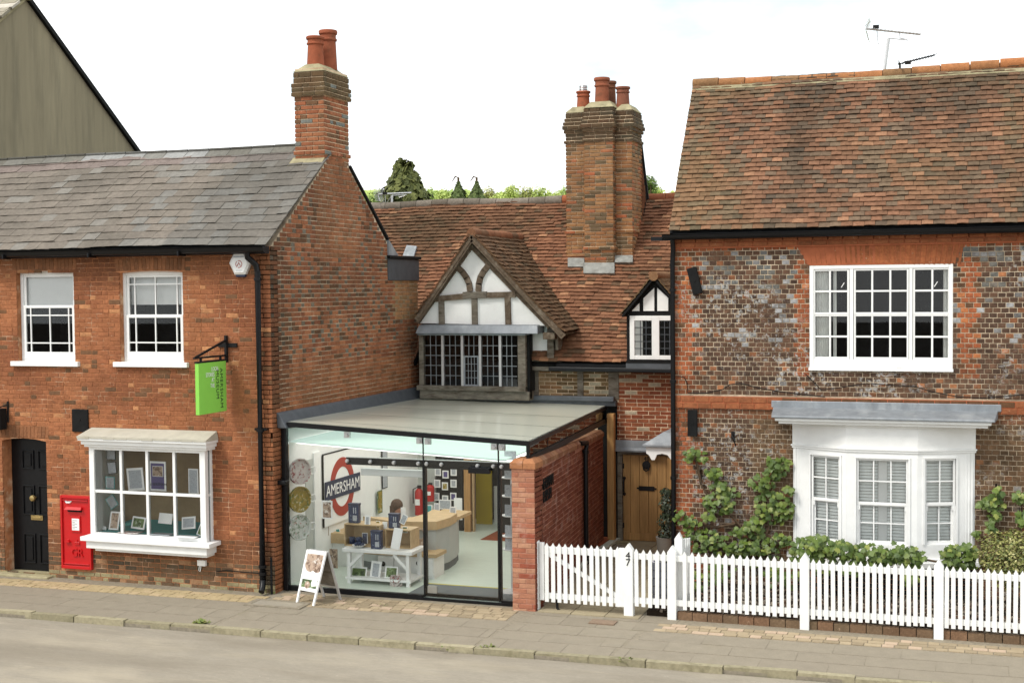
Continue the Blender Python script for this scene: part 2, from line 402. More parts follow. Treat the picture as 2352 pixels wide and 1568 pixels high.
mat('oak', A(190, 145, 90), .6, .16, 3.5, .25, 30, stretch=(9, 9, .7), var2=.25, dirt=[(A(120, 85, 45), 2.2, .52, .75, .6)])
mat('oak_pale', A(205, 176, 132), .55, .12, 4, .1, 30, stretch=(2, 2, 2))
mat('timber_grey', A(130, 122, 110), .9, .3, 7, .5, 60, stretch=(1, 1, 3), spec=.15, dirt=[(A(75, 62, 48), 4, .5, .7, .8)])
mat('timber_brown', A(110, 95, 80), .9, .3, 7, .5, 60, stretch=(2, 2, 2), spec=.15, dirt=[(A(165, 152, 135), 3.4, .5, .7, .6)])
mat('timber_black', (.009, .009, .009), .75, .3, 10, .3, 60, spec=.15)
mat('render', A(156, 146, 122), .95, .12, 2.2, .15, 40, spec=.1, stretch=(1.4, 1.4, .16), var2=.1, dirt=[(A(110, 106, 92), 1.6, .5, .72, .55)])
mat('stone', A(170, 160, 128), .95, .2, 6, .5, 40, spec=.1, dirt=[(A(105, 98, 78), 4, .5, .7, .5)])
mat('terracotta', (.62, .72, .78), .85, .15, 9, .25, 60, spec=.15, objcol=True, dirt=[(A(110, 80, 60), 5, .5, .7, .6)])
mat('asphalt', A(160, 151, 136), .93, .10, 55, .5, 220, spec=.2, var2=.06, dirt=[(A(140, 130, 114), 1.6, .48, .75, .55), (A(190, 178, 156), .9, .5, .7, .6), (A(214, 206, 192), 20, .69, .72, .7), (A(96, 90, 78), 24, .70, .74, .6), (A(134, 124, 108), .55, .5, .62, .45), (A(196, 184, 160), 6, .6, .75, .35)], stretch=(.3, 1, 1))
mat('paving', (1, 1, 1), .93, .07, 40, .3, 200, spec=.2, objcol=True, var2=.06, dirt=[(A(140, 130, 108), 2.5, .55, .8, .35)])
mat('gully', A(100, 86, 66), .95, .25, 12, .4, 80, spec=.1, dirt=[(A(84, 92, 50), 3, .58, .75, .5)])
mat('joint', A(150, 140, 123), .95, .2, 20, .3, 100, spec=.1, dirt=[(A(105, 110, 62), 2.5, .6, .75, .5)])
mat('kerb', (1, 1, 1), .9, .16, 18, .4, 80, spec=.2, objcol=True, dirt=[(A(112, 105, 78), 5, .5, .72, .6)])
mat('soil', A(46, 38, 30), .98, .3, 20, .6, 60, spec=.1)
mat('grass_far', A(165, 180, 95), .95, .15, .05, 0)
mat('red', A(205, 18, 24), .38, .06, 6, .05, 60, coat=.25)
mat('green_sign', A(150, 225, 92), .4, .03, 4)
mat('ink', (.012, .012, .02), .6, .1, 5)
mat('navy', A(44, 52, 78), .5, .1, 12)
mat('navy_tin', A(48, 60, 92), .35, .25, 30, dirt=[(A(150, 165, 190), 26, .6, .66, .8)])
mat('ring_red', A(176, 62, 45), .5, .06, 6)
mat('paper', (.8, .8, .79), .7, .03, 5)
mat('print_grey', A(185, 190, 196), .7, .1, 30, dirt=[(A(120, 120, 125), 40, .55, .6, .5)])
mat('print_brown', A(190, 165, 145), .7, .15, 14, dirt=[(A(110, 85, 70), 13, .5, .58, .9), (A(235, 225, 215), 9, .56, .62, .9)])
mat('print_green', A(110, 130, 80), .7, .2, 14, dirt=[(A(55, 70, 45), 12, .5, .58, .9), (A(190, 205, 180), 10, .57, .63, .9)])
mat('print_purple', A(95, 85, 135), .7, .1, 14)
mat('print_teal', A(80, 165, 165), .8, .08, 14)
mat('print_mustard', A(165, 140, 50), .6, .2, 14, dirt=[(A(235, 230, 200), 16, .55, .62, .9), (A(90, 110, 50), 12, .52, .6, .8)])
mat('print_floral', A(225, 228, 222), .6, .1, 14, dirt=[(A(95, 125, 80), 18, .52, .6, .8), (A(200, 90, 90), 24, .6, .66, .9)])
mat('print_rose', A(215, 205, 200), .6, .1, 14, dirt=[(A(150, 45, 50), 16, .53, .6, .9)])
mat('blind', (.8, .8, .79), .8, .03, 5)
mat('curtain', (.8, .8, .77), .9, .08, 6)
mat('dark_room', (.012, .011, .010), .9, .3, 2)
mat('dim_room', A(165, 140, 105), .9, .2, 2)
mat('inside_white', (.80, .81, .79), .8, .03, 4)
mat('inside_grey', A(200, 204, 198), .8, .06, 4)
mat('counter_grey', A(190, 196, 194), .5, .04, 5)
mat('floor_mint', (.60, .68, .60), .35, .05, 4, spec=.5, stretch=(1, 3, 1))
mat('mat_grey', A(118, 124, 126), .9, .08, 30)
mat('yellow', A(215, 205, 80), .5, .05, 5)
mat('yellow_panel', A(190, 165, 25), .6, .06, 4)
mat('rust_floor', A(150, 80, 48), .8, .15, 8)
mat('extinguisher', A(190, 40, 36), .35, .08, 9)
mat('brass', A(190, 165, 110), .35, .1, 20, metal=.8)
mat('steel', (.55, .55, .55), .35, .08, 20, metal=.9)
mat('alu', (.6, .6, .6), .4, .06, 20, metal=.6)
mat('skin', A(190, 140, 115), .6, .05, 20)
mat('hair', A(90, 70, 55), .8, .2, 30)
mat('cloth_dark', A(52, 55, 68), .9, .1, 20)
mat('pot_grey', A(140, 134, 126), .8, .1, 9)
mat('planter_grey', A(100, 103, 112), .7, .1, 9)
mat('bark', A(95, 78, 62), .95, .3, 12, .6, 40, spec=.1)
mat('leaf', (1, 1, 1), .5, .16, 22, objcol=True, spec=.4)
mat('needle', (1, 1, 1), .7, .2, 2, objcol=True, spec=.2)
mat('gravel', (1, 1, 1), .9, .15, 40, objcol=True, spec=.2)
mat('opal', A(226, 226, 208), .3, .05, .8, spec=.5)
glass('glass', (.985, .99, .985), .9)
glass('shop_glass', (.985, .995, .99), .7, base=.012)
glass('clere_glass', (.34, .50, .46), 1.0, base=.14)
def opal_mat():
    """dusty roof glass: a dust film that thickens along slanting paths, and the reflection of glass"""
    m = MATS['opal']; n, l = m.node_tree.nodes, m.node_tree.links
    b = n['Principled BSDF']; o = n['Material Output']; t = n.new('ShaderNodeBsdfTransparent'); t.inputs['Color'].default_value = (.97, .99, .975, 1)
    x = n.new('ShaderNodeMixShader'); lw_ = n.new('ShaderNodeLayerWeight'); lw_.inputs['Blend'].default_value = .5
    pw = n.new('ShaderNodeMath'); pw.operation = 'POWER'; pw.inputs[1].default_value = 4; ma = n.new('ShaderNodeMath'); ma.operation = 'MULTIPLY_ADD'; ma.inputs[1].default_value = 1.5; ma.inputs[2].default_value = .05
    l.new(lw_.outputs['Facing'], pw.inputs[0]); l.new(pw.outputs[0], ma.inputs[0]); l.new(ma.outputs[0], x.inputs['Fac'])
    g = n.new('ShaderNodeBsdfGlossy'); g.inputs['Roughness'].default_value = .16; g.inputs['Color'].default_value = (.9, .93, .9, 1); fr = n.new('ShaderNodeFresnel'); fr.inputs['IOR'].default_value = 1.12; y = n.new('ShaderNodeMixShader')
    l.new(t.outputs['BSDF'], x.inputs[1]); l.new(b.outputs['BSDF'], x.inputs[2]); l.new(fr.outputs['Fac'], y.inputs['Fac']); l.new(x.outputs['Shader'], y.inputs[1]); l.new(g.outputs['BSDF'], y.inputs[2]); l.new(y.outputs['Shader'], o.inputs['Surface'])
opal_mat()

# ------------------------------------------------------------------ ground, road, pavement
GZ = -.12                                        # pavement level along the fronts
def kerbY(x): return 17.66+(x+15)*.021
ROADZ = -.228
g = MB(); g.box(-400, 400, -150, 330, -.9, -.40); tag(g.build('ground', 'soil'), kind='structure')
g = MB(); g.add([(-120, -9, ROADZ), (90, -9, ROADZ), (90, kerbY(90)-.02, ROADZ), (-120, kerbY(-120)-.02, ROADZ)], [(0, 1, 2, 3)])
tag(g.build('road', 'asphalt'), kind='structure')
g = MB()
for xi in range(-60, 40, 2):
    k0, k1 = kerbY(xi)+.1, kerbY(xi+2)+.1
    g.hexa([(xi, k0, -.38), (xi+2, k1, -.38), (xi+2, 20, -.38), (xi, 20, -.38), (xi, k0, -.1635), (xi+2, k1, -.1635), (xi+2, 20, -.1255), (xi, 20, -.1255)])
g.hexa([(-60, 20, -.38), (40, 20, -.38), (40, 34, -.38), (-60, 34, -.38), (-60, 20, -.1255), (40, 20, -.1255), (40, 34, -.127), (-60, 34, -.127)])
pavement = tag(g.build('pavement', 'joint'), kind='structure')
def gz(x, y):                                    # the pavement falls towards the kerb
    k = kerbY(x); return -.16+min(1, max(0, (y-k)/(20-k)))*.04
rr = random.Random(3)
pool = []
def slab(x0, x1, y0, y1, c, th=.03, dz=0):
    U = Vector((x1-x0, .021*(x1-x0) if y1 < 19.4 else 0, 0)); V = Vector((0, y1-y0, gz(x0, y1)-gz(x0, y0)))
    M = Matrix((U, V, Vector((0, 0, th)))).transposed().to_4x4(); M.translation = Vector((x0, y0, gz(x0, y0)-th+dz)); pool.append((M, c, pavement))
SL = A(154, 144, 127)
for row in range(3):
    x = -19.4+row*.45
    while x < 3:
        w = .92; y0 = kerbY(x)+.16+row*.47; skip = False
        for jx in (-11.05, -6.75, -4.75):        # dark gullies run across the footway here
            jj = jx+(y0-19.2)*.10
            if x < jj < x+w: skip = jj
        for (a, b) in ([(x, x+w-.006)] if not skip else [(x, skip-.03), (skip+.03, x+w-.006)]):
            if b-a > .08: slab(a, b, y0, y0+.464, mixc(SL, A(148, 138, 122), rr.random()*.6), dz=(rr.random()-.5)*.003)
        x += w
for row in (3, 4, 5):
    for x in (-6.62, -6.05, -5.48, -4.91):
        if x > -8: slab(x, x+.56, kerbY(x)+.16+row*.47+.004, min(20.1, kerbY(x)+.16+row*.47+.462), mixc(SL, A(142, 132, 116), rr.random()*.8), dz=(rr.random()-.5)*.003)
emit(pool, 'slab', 'paving', pavement, 'slab', 300, variants=1)
for jx in (-11.05, -6.75, -4.75):               # dirt-filled gullies between the slabs
    m = MB(); y0, y1 = kerbY(jx)+.13, 19.55 if jx > -7 else 20.0; xx0, xx1 = jx+(y0-19.2)*.10, jx+(y1-19.2)*.10
    m.hexa([(xx0-.035, y0, -.25), (xx0+.035, y0, -.25), (xx1+.035, y1, -.25), (xx1-.035, y1, -.25), (xx0-.035, y0, gz(jx, y0)-.008), (xx0+.035, y0, gz(jx, y0)-.008), (xx1+.035, y1, gz(jx, y1)-.008), (xx1-.035, y1, gz(jx, y1)-.008)]); tag(m.build('gully', 'gully'), kind='structure')
# small stone setts along the fronts
pool = []
for (xa, xb, rows, ya) in ((-19.2, -11.2, 3, None), (-11.1, -6.9, 5, None), (-6.5, -4.9, 0, None), (-4.6, 2.6, 3, None)):
    for r_ in range(rows):
        x = xa+(r_ % 2)*.1
        while x < xb:
            w = .15+rr.random()*.10; y0 = kerbY(x)+1.60+r_*.145
            if y0 > 20.05 and xa > -11.15 and xa < -6: pass
            lim = 20.02 if xa != -11.1 else 20.34
            if y0+.135 < lim:
                c = mixc(A(184, 165, 136), A(154, 138, 113), rr.random())
                if rr.random() < .18: c = A(196, 172, 148)
                if xa == -19.2: c = mixc(c, A(196, 174, 130), .6)
                slab(x, min(x+w, xb)-.012, y0, y0+.132, c, .04, dz=.004+(rr.random()-.5)*.008)
            x += w
emit(pool, 'sett', 'paving', pavement, 'sett', 300, variants=1)
# kerb stones
g = MB(); g.hexa([(-60, kerbY(-60)-.0, -.5), (40, kerbY(40), -.5), (40, kerbY(40)+.14, -.5), (-60, kerbY(-60)+.14, -.5), (-60, kerbY(-60)+.0, -.18), (40, kerbY(40), -.18), (40, kerbY(40)+.14, -.18), (-60, kerbY(-60)+.14, -.18)])
kerb = tag(g.build('kerb', 'joint'), kind='structure')
x = -19.5; pool = []
while x < 3:
    w = .72+rr.random()*.35; y = kerbY(x)+(rr.random()-.5)*.03
    M = Matrix((Vector((w-.014, .021*w+(rr.random()-.5)*.02, (rr.random()-.5)*.015)), Vector((0, 0, .15)), Vector((0, -.125, 0)))).transposed().to_4x4(); M.translation = Vector((x, y+.12, -.295+(rr.random()-.5)*.02))
    pool.append((M, mixc(A(176, 166, 138), A(150, 142, 116), rr.random()), kerb)); x += w
emit(pool, 'box', 'kerb', kerb, 'kerb_stone', 300, variants=1)
# access cover let into the footway
g = MB(); a, b = px(580, 1380, Z=-.135), px(690, 1398, Z=-.135)
cv = thing('manhole_cover', 'slab-filled access cover with a dark rim set in the footway by the folding sign', 'manhole cover', (-11, 19.3, -.13))
g.box(a.x+.1, b.x-.1, 19.2, 19.5, -.15, -.122); g.build('cover', 'asphalt', cv)
g = MB()
for q in ((a.x, b.x, 19.13, 19.2), (a.x, b.x, 19.5, 19.57), (a.x, a.x+.1, 19.2, 19.5), (b.x-.1, b.x, 19.2, 19.5)): g.box(*q, -.15, -.118)
g.build('rim', 'joint', cv)
cv = thing('manhole_cover', 'small brownish square cover in the path slab in front of the gate', 'manhole cover', (-5.6, 19.8, -.13))
p = px(1385, 1428, Z=-.12); g = MB(); g.box(p.x-.2, p.x+.2, p.y-.12, p.y+.12, -.15, -.112); mat('cover_brown', A(140, 118, 98), .9, .15, 20); g.build('cover', 'cover_brown', cv)

# ------------------------------------------------------------------ chimney pot maker (a sub-part of a chimney)
def pot(parent, x, y, z, h, r, col, taper=.86):
    m = MB(); rt = r*taper; m.cur = desat(col, .8, .72)
    m.lathe([(r*1.02, 0), (r, .03), (rt, h*.72), (rt*1.16, h*.74), (rt*1.16, h*.78), (rt*1.04, h*.80), (rt*1.04, h*.88), (rt*1.22, h*.91), (rt*1.25, h*.97), (rt*1.15, h), (rt*.85, h), (rt*.8, h*.8)], (x, y, z), 20)
    return m.build('pot', 'terracotta', parent, smooth=True)
def stack_side_bricks(pool, par, fr, s0, s1, z0, z1, colf, seed, mort='mortar', bond='stretcher', bands=()):
    """bricks of one face of a chimney; bands: (zlo, zhi, extra) courses that step out"""
    pass

# ------------------------------------------------------------------ left house (slate roof, red brick, shop bay)
LH = thing('brick_house', 'red brick shop house with grey slate roof, black front door and white bay window', 'house', (-15, 20, GZ))
bricks = []
XL = -11.24
Ff = frame((0, 20, 0), (1, 0, 0)); Fg = frame((XL, 0, 0), (0, 1, 0))
def lh_front(s, z, hd, r):
    n = nz(s*.7, z*.8, 3.3); c = mixc(A(176, 94, 55), A(192, 106, 63), r.random())
    c = mixc(c, A(150, 76, 45), max(0, min(1, .35+n*1.3)))
    if r.random() < .10: c = mixc(A(140, 86, 58), A(118, 78, 58), r.random())
    if r.random() < .06: c = A(205, 125, 80)
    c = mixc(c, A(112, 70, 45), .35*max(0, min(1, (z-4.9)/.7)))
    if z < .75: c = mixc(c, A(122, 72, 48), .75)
    if z < .33+.1*nz(s*2, 1): c = mixc(A(95, 80, 68), A(140, 95, 70), r.random()) if r.random() > .12 else A(175, 120, 90)
    if z < .02 and r.random() < .6: c = A(165, 145, 112)
    return c
def lh_gable(s, z, hd, r):
    n = nz(s*.9, z*.9, 9.1); c = mixc(A(146, 72, 44), A(186, 102, 62), r.random())
    if hd and z > 3.9+.4*n and r.random() < .5: c = mixc(A(128, 116, 106), A(100, 82, 70), r.random())
    elif r.random() < .14: c = A(112, 68, 46)
    c = mixc(c, A(96, 58, 38), max(0, min(.5, n*.8+.1)))
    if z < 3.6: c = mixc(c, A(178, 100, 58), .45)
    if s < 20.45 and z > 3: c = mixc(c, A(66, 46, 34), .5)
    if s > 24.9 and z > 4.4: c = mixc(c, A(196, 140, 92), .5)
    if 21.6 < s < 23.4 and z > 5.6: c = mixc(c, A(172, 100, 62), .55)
    return c
def hole(x0, x1, y0, y1, Y=20.0):
    a, b = FX(x0, (y0+y1)/2, Y)[0], FX(x1, (y0+y1)/2, Y)[0]; xm = (x0+x1)/2
    return a, b, FX(xm, y1, Y)[1], FX(xm, y0, Y)[1]
w1 = hole(40, 171, 622, 838); w2 = hole(276, 421, 622, 840); dr = hole(8, 109, 1006, 1286); sb = hole(214, 484, 1030, 1240)
dr = (dr[0], dr[1], GZ+.02, dr[3])
def arch_rect(a, b, c, d, rise=.05):
    return [(a, c), (b, c), (b, d-rise), (a+(b-a)*.75, d-rise*.25), ((a+b)/2, d), (a+(b-a)*.25, d-rise*.25), (a, d-rise)]
holes = [arch_rect(*w1, .03), arch_rect(*w2, .03), arch_rect(*dr), rect(*sb)]
def soldier(pool, par, F, s0, s1, z0, h, colf, r, splay=0.0, w0=0, n=None, proud=.008):
    """a row of upright bricks over an opening"""
    n = n or round((s1-s0)/.078); R3 = F.to_3x3(); U, V, N = [R3.col[i].copy() for i in range(3)]
    for i in range(n):
        t = (i+.5)/n; a = s0+(s1-s0)*i/n; lean = (t-.5)*2*splay
        Uv = U*((s1-s0)/n-.006); Vv = V*h+U*lean
        M = Matrix((Uv, Vv, N*.022)).transposed().to_4x4(); M.translation = F @ Vector((a, z0, w0+proud-.022))
        pool.append((M, colf(a, z0, True, r), par))
lint = [(h[0]-.06, h[1]+.06, h[3]+.0, .235) for h in (w1, w2, dr)]+[(sb[0]-.1, sb[1]+.1, sb[3]+.13, .235)]
skips = [rect(a, b, c, c+d) for a, b, c, d in lint]
pbx = hole(139, 207, 1136, 1306)                 # recess of the post box
skips.append(rect(pbx[0], pbx[1], pbx[2], pbx[3]))
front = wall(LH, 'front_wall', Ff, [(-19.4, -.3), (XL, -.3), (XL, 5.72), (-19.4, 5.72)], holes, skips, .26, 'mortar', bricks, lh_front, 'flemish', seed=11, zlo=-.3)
rs = random.Random(5)
for (a, b, c, d) in lint: soldier(bricks, front, Ff, a, b, c+.004, d-.012, lambda s, z, h, r: mixc(A(168, 96, 60), A(140, 82, 54), r.random()), rs, .03)
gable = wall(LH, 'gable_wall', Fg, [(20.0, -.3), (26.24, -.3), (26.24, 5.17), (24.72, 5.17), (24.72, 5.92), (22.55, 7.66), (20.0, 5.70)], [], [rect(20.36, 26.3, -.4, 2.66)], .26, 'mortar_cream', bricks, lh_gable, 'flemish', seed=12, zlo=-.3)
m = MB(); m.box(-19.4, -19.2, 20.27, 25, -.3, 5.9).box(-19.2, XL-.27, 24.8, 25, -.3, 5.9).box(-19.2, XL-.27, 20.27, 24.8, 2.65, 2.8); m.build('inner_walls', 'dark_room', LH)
# slate roof
RA = R(34.9); EA = Vector((-19.5, 19.80, 5.735)); T = Vector((0, math.cos(RA), math.sin(RA))); rl = 3.30
m = MB(); N = Vector((1, 0, 0)).cross(T)
TC = (22.04-19.80)/math.cos(RA)
for xa, xb, tb in ((0, 7.62, rl), (7.62, 8.20, TC)):
    q = [EA+Vector((xa, 0, 0)), EA+Vector((xb, 0, 0)), EA+Vector((xb, 0, 0))+T*tb, EA+Vector((xa, 0, 0))+T*tb]
    m.hexa([p-N*.09 for p in q]+[p-N*.005 for p in q])
    q2 = [Vector((p.x, 2*22.51-p.y, p.z)) for p in q]; m.hexa([p-Vector((0, 0, .09)) for p in q2]+[p-Vector((0, 0, .003)) for p in q2])
roof = m.build('roof', 'black_matt', LH)
sl = []
def slc(s, t, r):
    n = nz(s*.5, t*.9, 5); c = mixc(A(150, 137, 121), A(158, 143, 127), r.random()); c = mixc(c, A(132, 121, 106), max(0, min(1, .3-n)))
    if t > 2.6: c = mixc(c, A(160, 138, 130), .7)
    if s > 5 and r.random() < .3: c = mixc(c, A(158, 160, 155), .45)
    elif r.random() < .07: c = A(158, 150, 138)
    if s > 6.2: c = mixc(c, A(124, 120, 112), .5)
    return c
tiles(roof, EA, (1, 0, 0), T, [(0, 0), (8.30, 0), (8.30, TC), (7.66, TC), (7.66, rl), (0, rl)], .2355, .29, .009, .03, slc, sl, 4, lambda s, t: .012*math.sin(s*1.3+t)+.01*nz(s*1.5, t*1.5), ragged=.01)
emit(sl, 'slate', 'slate', LH, 'slate', 300, adj=(.8, .66, 0))
pl = []
x = -19.5
while x < -12.1:                                 # ridge: dark grey angled tiles bedded in mortar
    m = MB(); w = .455; c = mixc(A(108, 104, 94), A(160, 160, 158), .8 if rs.random() < .22 else rs.random()*.3); m.cur = c
    zr = 7.625+.01*math.sin(x)
    m.add([(x, 22.51, zr+.05), (x+w, 22.51, zr+.05), (x+w, 22.31, zr-.09), (x, 22.31, zr-.09), (x, 22.71, zr-.09), (x+w, 22.71, zr-.09), (x, 22.51, zr+.02), (x+w, 22.51, zr+.02), (x+w, 22.33, zr-.11), (x, 22.33, zr-.11)],
          [(0, 1, 2, 3), (1, 0, 4, 5), (3, 2, 8, 9), (9, 8, 7, 6), (0, 3, 9, 6), (1, 7, 8, 2)])
    m.tube([(x, 22.51, zr+.055), (x+w-.012, 22.51, zr+.055)], .03, 8, mixc(c, A(60, 58, 52), .7)); m.build('ridge_tile', 'slate', roof); x += w+.012
# gutter and downpipe, black cast iron
m = MB(); pts = [(-19.5, 19.74, 5.655), (XL+.05, 19.74, 5.655)]
m.prism([(19.70+.0-.06*math.cos(a)+.02, 5.69-.075*math.sin(a)) for a in [i*math.pi/8 for i in range(9)]]+[(19.79, 5.70), (19.65, 5.70)], -19.5, XL+.06, 0)
m.box(-19.4, XL, 19.84, 19.985, 5.60, 5.72)
for x in (-18.2, -16.4, -14.6, -12.8): m.box(x, x+.03, 19.63, 19.85, 5.585, 5.66)
m.build('gutter', 'black', LH, smooth=True)
m = MB(); P = [(-11.53, 19.76, 5.62), (-11.53, 19.77, 5.54), (-11.44, 19.88, 5.42), (-11.42, 19.90, 5.3), (-11.42, 19.90, .12), (-11.40, 19.86, .02), (-11.38, 19.78, -.06)]
m.tube(P, .052, 12)
for z in (2.62, .32, .2, 5.15): m.lathe([(.066, z), (.066, z+.05)], (-11.42, 19.90, 0), 12)
m.box(-11.53, -11.31, 19.90, 19.99, 2.64, 2.68); m.tube([(-11.27, 19.93, .5), (-11.27, 19.93, -.12)], .02, 8)
m.build('downpipe', 'black', LH, smooth=True)
# flashing strip on the verge
m = MB(); m.bar((XL+.01, 23.06, 7.30), (XL+.01, 24.75, 5.98), .05, .045); m.build('verge_trim', 'black_matt', LH)
# first-floor windows
def lh_win(h, kind):
    a, b, c, d = h; W = -.10
    m = MB(Ff); m.box(a, a+.055, c+.06, d, W-.1, W).box(b-.055, b, c+.06, d, W-.1, W).box(a+.055, b-.055, d-.07, d+.03, W-.1, W-.001)
    m.box(a-.12, b+.10, c-.02, c+.065, W-.06, .075).box(a+.056, b-.056, c+.066, c+.10, W-.06, W+.01)
    win = m.build('window', 'white', LH, bev=.006)
    A0, B0 = a+.06, b-.06
    zm = FX(300, 726, 20)[1] if kind == 2 else FX(100, 705, 20)[1]
    lo, hi = c+.10, d-.06
    if kind == 2:
        sash(win, 'u', Ff, [A0, A0+.16, (A0+B0)/2, B0-.14, B0], [zm-.02, hi-.17, hi], W-.025, .05, .022, bot=.045, bname='upper_sash')
        sash(win, 'l', Ff, [A0+.01, A0+.20, (A0+B0)/2+.02, B0-.13, B0], [lo, lo+.30, zm+.02], W+.03-.01, .05, .022, bot=.14, bname='lower_sash')
        m = MB(Ff); m.box(A0, B0, FX(350, 700, 20)[1], hi, W-.16, W-.15); m.build('blind', 'blind', win)
    else:
        sash(win, 'u', Ff, [A0, B0], [zm-.02, hi], W-.02, .05, .022, bot=.045, bname='upper_sash')
        sash(win, 'l', Ff, [A0+.01, A0+.16, (A0+B0)/2+.02, B0-.13, B0], [lo, lo+.29, zm-.15, zm+.03], W+.02, .05, .022, bot=.13, bname='lower_sash')
        m = MB(Ff); m.box(A0, B0, zm-.0, hi, W-.10, W-.09); m.build('blind', 'blind', win)
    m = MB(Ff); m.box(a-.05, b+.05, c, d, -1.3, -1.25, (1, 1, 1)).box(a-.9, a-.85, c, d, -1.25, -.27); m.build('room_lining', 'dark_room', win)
lh_win(w1, 1); lh_win(w2, 2)
# front door
a, b, c, d = dr; m = MB(Ff); W = -.20
ds = b-.02; da = a+.13
m.box(a, b, c-.1, d+.03, W-.08, W-.045); door = m.build('door', 'black', LH)
m = MB(Ff)
for (u0, u1, v0, v1) in ((.16, .46, .08, .62), (.56, .86, .08, .62), (.16, .46, .80, .83), (.56, .86, .80, .83)):
    pass
wd = ds-da; hd = d-c
for u0, u1 in ((.14, .45), (.57, .88)):
    for v0, v1 in ((.06, .28), (.42, .64), (.76, .90)):
        x0, x1, z0, z1 = da+wd*u0, da+wd*u1, c+hd*v0, c+hd*v1
        m = MB(Ff); m.box(x0, x1, z1-.018, z1, W-.045, W-.02).box(x0, x1, z0, z0+.018, W-.045, W-.02).box(x0, x0+.018, z0+.02, z1-.02, W-.045, W-.021).box(x1-.018, x1, z0+.02, z1-.02, W-.045, W-.021).box(x0+.06, x1-.06, z0+.06, z1-.06, W-.045, W-.026); m.build('door_panel', 'black', door, bev=.004)

kx, kz = FX(82, 1142, 20.25); m = MB(Ff); m.lathe([(.02, W-.05), (.025, W+.0), (.06, W+.03), (.05, W+.06), (.02, W+.07)], (kx, kz, 0), 14, 2); m.build('door_knob', 'brass', door, smooth=True)
m = MB(Ff); kx, kz = FX(86, 1188, 20.25); m.box(kx-.13, kx+.13, kz-.045, kz+.045, W-.05, W-.03).box(kx-.10, kx+.10, kz-.018, kz+.018, W-.03, W-.022); m.build('letter_plate', 'brass', door, bev=.004)
m = MB(Ff); m.box(a-.1, b+.1, GZ-.1, GZ+.03, -.3, .18); m.build('doorstep', 'stone', LH, bev=.02)
# shop bay window
YB = 19.76
def bx(x, y=1130): return px(x, y, Y=YB).x
def bz(y, x=340): return px(x, y, Y=YB).z
L0, L1, zb, zt = bx(206), bx(472), bz(1237), bz(1030)
m = MB()
m.box(L0, L0+.10, YB, 20.0, zb, zt).box(L1-.11, L1, YB, YB+.10, zb, zt).box(L1-.08, L1-.002, 19.93, 20.02, zb, zt)
m.box(L0+.10, L1-.11, YB+.005, YB+.09, zt-.05, zt).box(L0+.10, L1-.11, YB+.005, YB+.09, zb, zb+.06)
bay = m.build('bay_window', 'white', LH, bev=.006)
m = MB(); vx = [bx(277), bx(337), bx(399)]; zmid = bz(1133)
for x in vx: m.box(x-.024, x+.024, YB+.015, YB+.075, zb+.055, zt-.045)
m.box(L0+.095, L1-.105, YB+.017, YB+.072, zmid-.024, zmid+.024).box(L1-.045, L1-.012, YB+.09, 19.94, zmid-.02, zmid+.02)
m.build('glazing_bars', 'white', bay)
FB = frame((0, YB, 0), (1, 0, 0)); ex = [L0+.10]+vx+[L1-.11]
panes(bay, FB, [(p, q, r0, r1) for p, q in zip(ex, ex[1:]) for r0, r1 in ((zb+.06, zmid), (zmid, zt-.05))], -.045, 'glass')
FS = frame((L1-.03, 0, 0), (0, 1, 0)); panes(bay, FS, [(YB+.1, 19.93, zb, zmid-.02), (YB+.1, 19.93, zmid+.02, zt)], 0, 'glass')
m = MB(); c0, c1 = L0-.12, L1+.12                # cornice: stepped mouldings under a lead-grey board
m.box(c0+.06, c1-.06, YB-.05, 20.0, zt, zt+.05).box(c0+.03, c1-.03, YB-.10, 20.0, zt+.05, zt+.12).box(c0, c1, YB-.15, 20.0, zt+.12, zt+.17)
m.build('cornice', 'white', bay, bev=.008)
m = MB(); m.hexa([(c0-.01, YB-.16, zt+.17), (c1+.01, YB-.16, zt+.17), (c1+.01, 19.99, zt+.17), (c0-.01, 19.99, zt+.17), (c0-.01, YB-.16, zt+.195), (c1+.01, YB-.16, zt+.195), (c1-.02, 19.99, zt+.31), (c0+.02, 19.99, zt+.31)])
x = c0
while x < c1-.1: m.box(x, x+.24, YB-.165, YB-.158, zt+.155+rs.random()*.01, zt+.2); x += .26
mat('cap_lead', A(200, 194, 178), .8, .12, 6, .2, 30, dirt=[(A(150, 140, 118), 3, .5, .75, .6)]); m.build('cornice_cap', 'cap_lead', bay)
m = MB(); m.box(c0-.0, c1+.02, YB-.14, 20.0, zb-.075, zb).box(L0-.04, L1+.05, YB-.08, 20.0, zb-.21, zb-.076).box(L0+.1, L1+.01, YB-.02, 20.0, zb-.26, zb-.21)
m.build('sill', 'white', bay, bev=.008)
# display space behind the bay
m = MB(); m.box(sb[0]-.05, sb[1]+.05, 20.9, 20.95, zb-.1, zt+.1).box(sb[0]-.04, sb[1]+.04, YB+.1, 20.9, zt+.0, zt+.04); m.build('display_back', 'dim_room', bay)
m = MB(); m.box(sb[0]-.05, sb[0], 20.0, 20.9, zb, zt); m.build('display_side', 'inside_white', bay)
tc = MB(); tc.hexa([(L0+.11, YB+.1, zb), (L1-.12, YB+.1, zb), (L1-.12, 20.88, zb), (L0+.11, 20.88, zb), (L0+.11, YB+.1, zb+.06), (L1-.12, YB+.1, zb+.06), (L1-.12, 20.88, zb+.12), (L0+.11, 20.88, zb+.12)]); tag(tc.build('display_cloth', 'print_teal'), 'teal cloth covering the shelf of the bay window display', 'cloth')
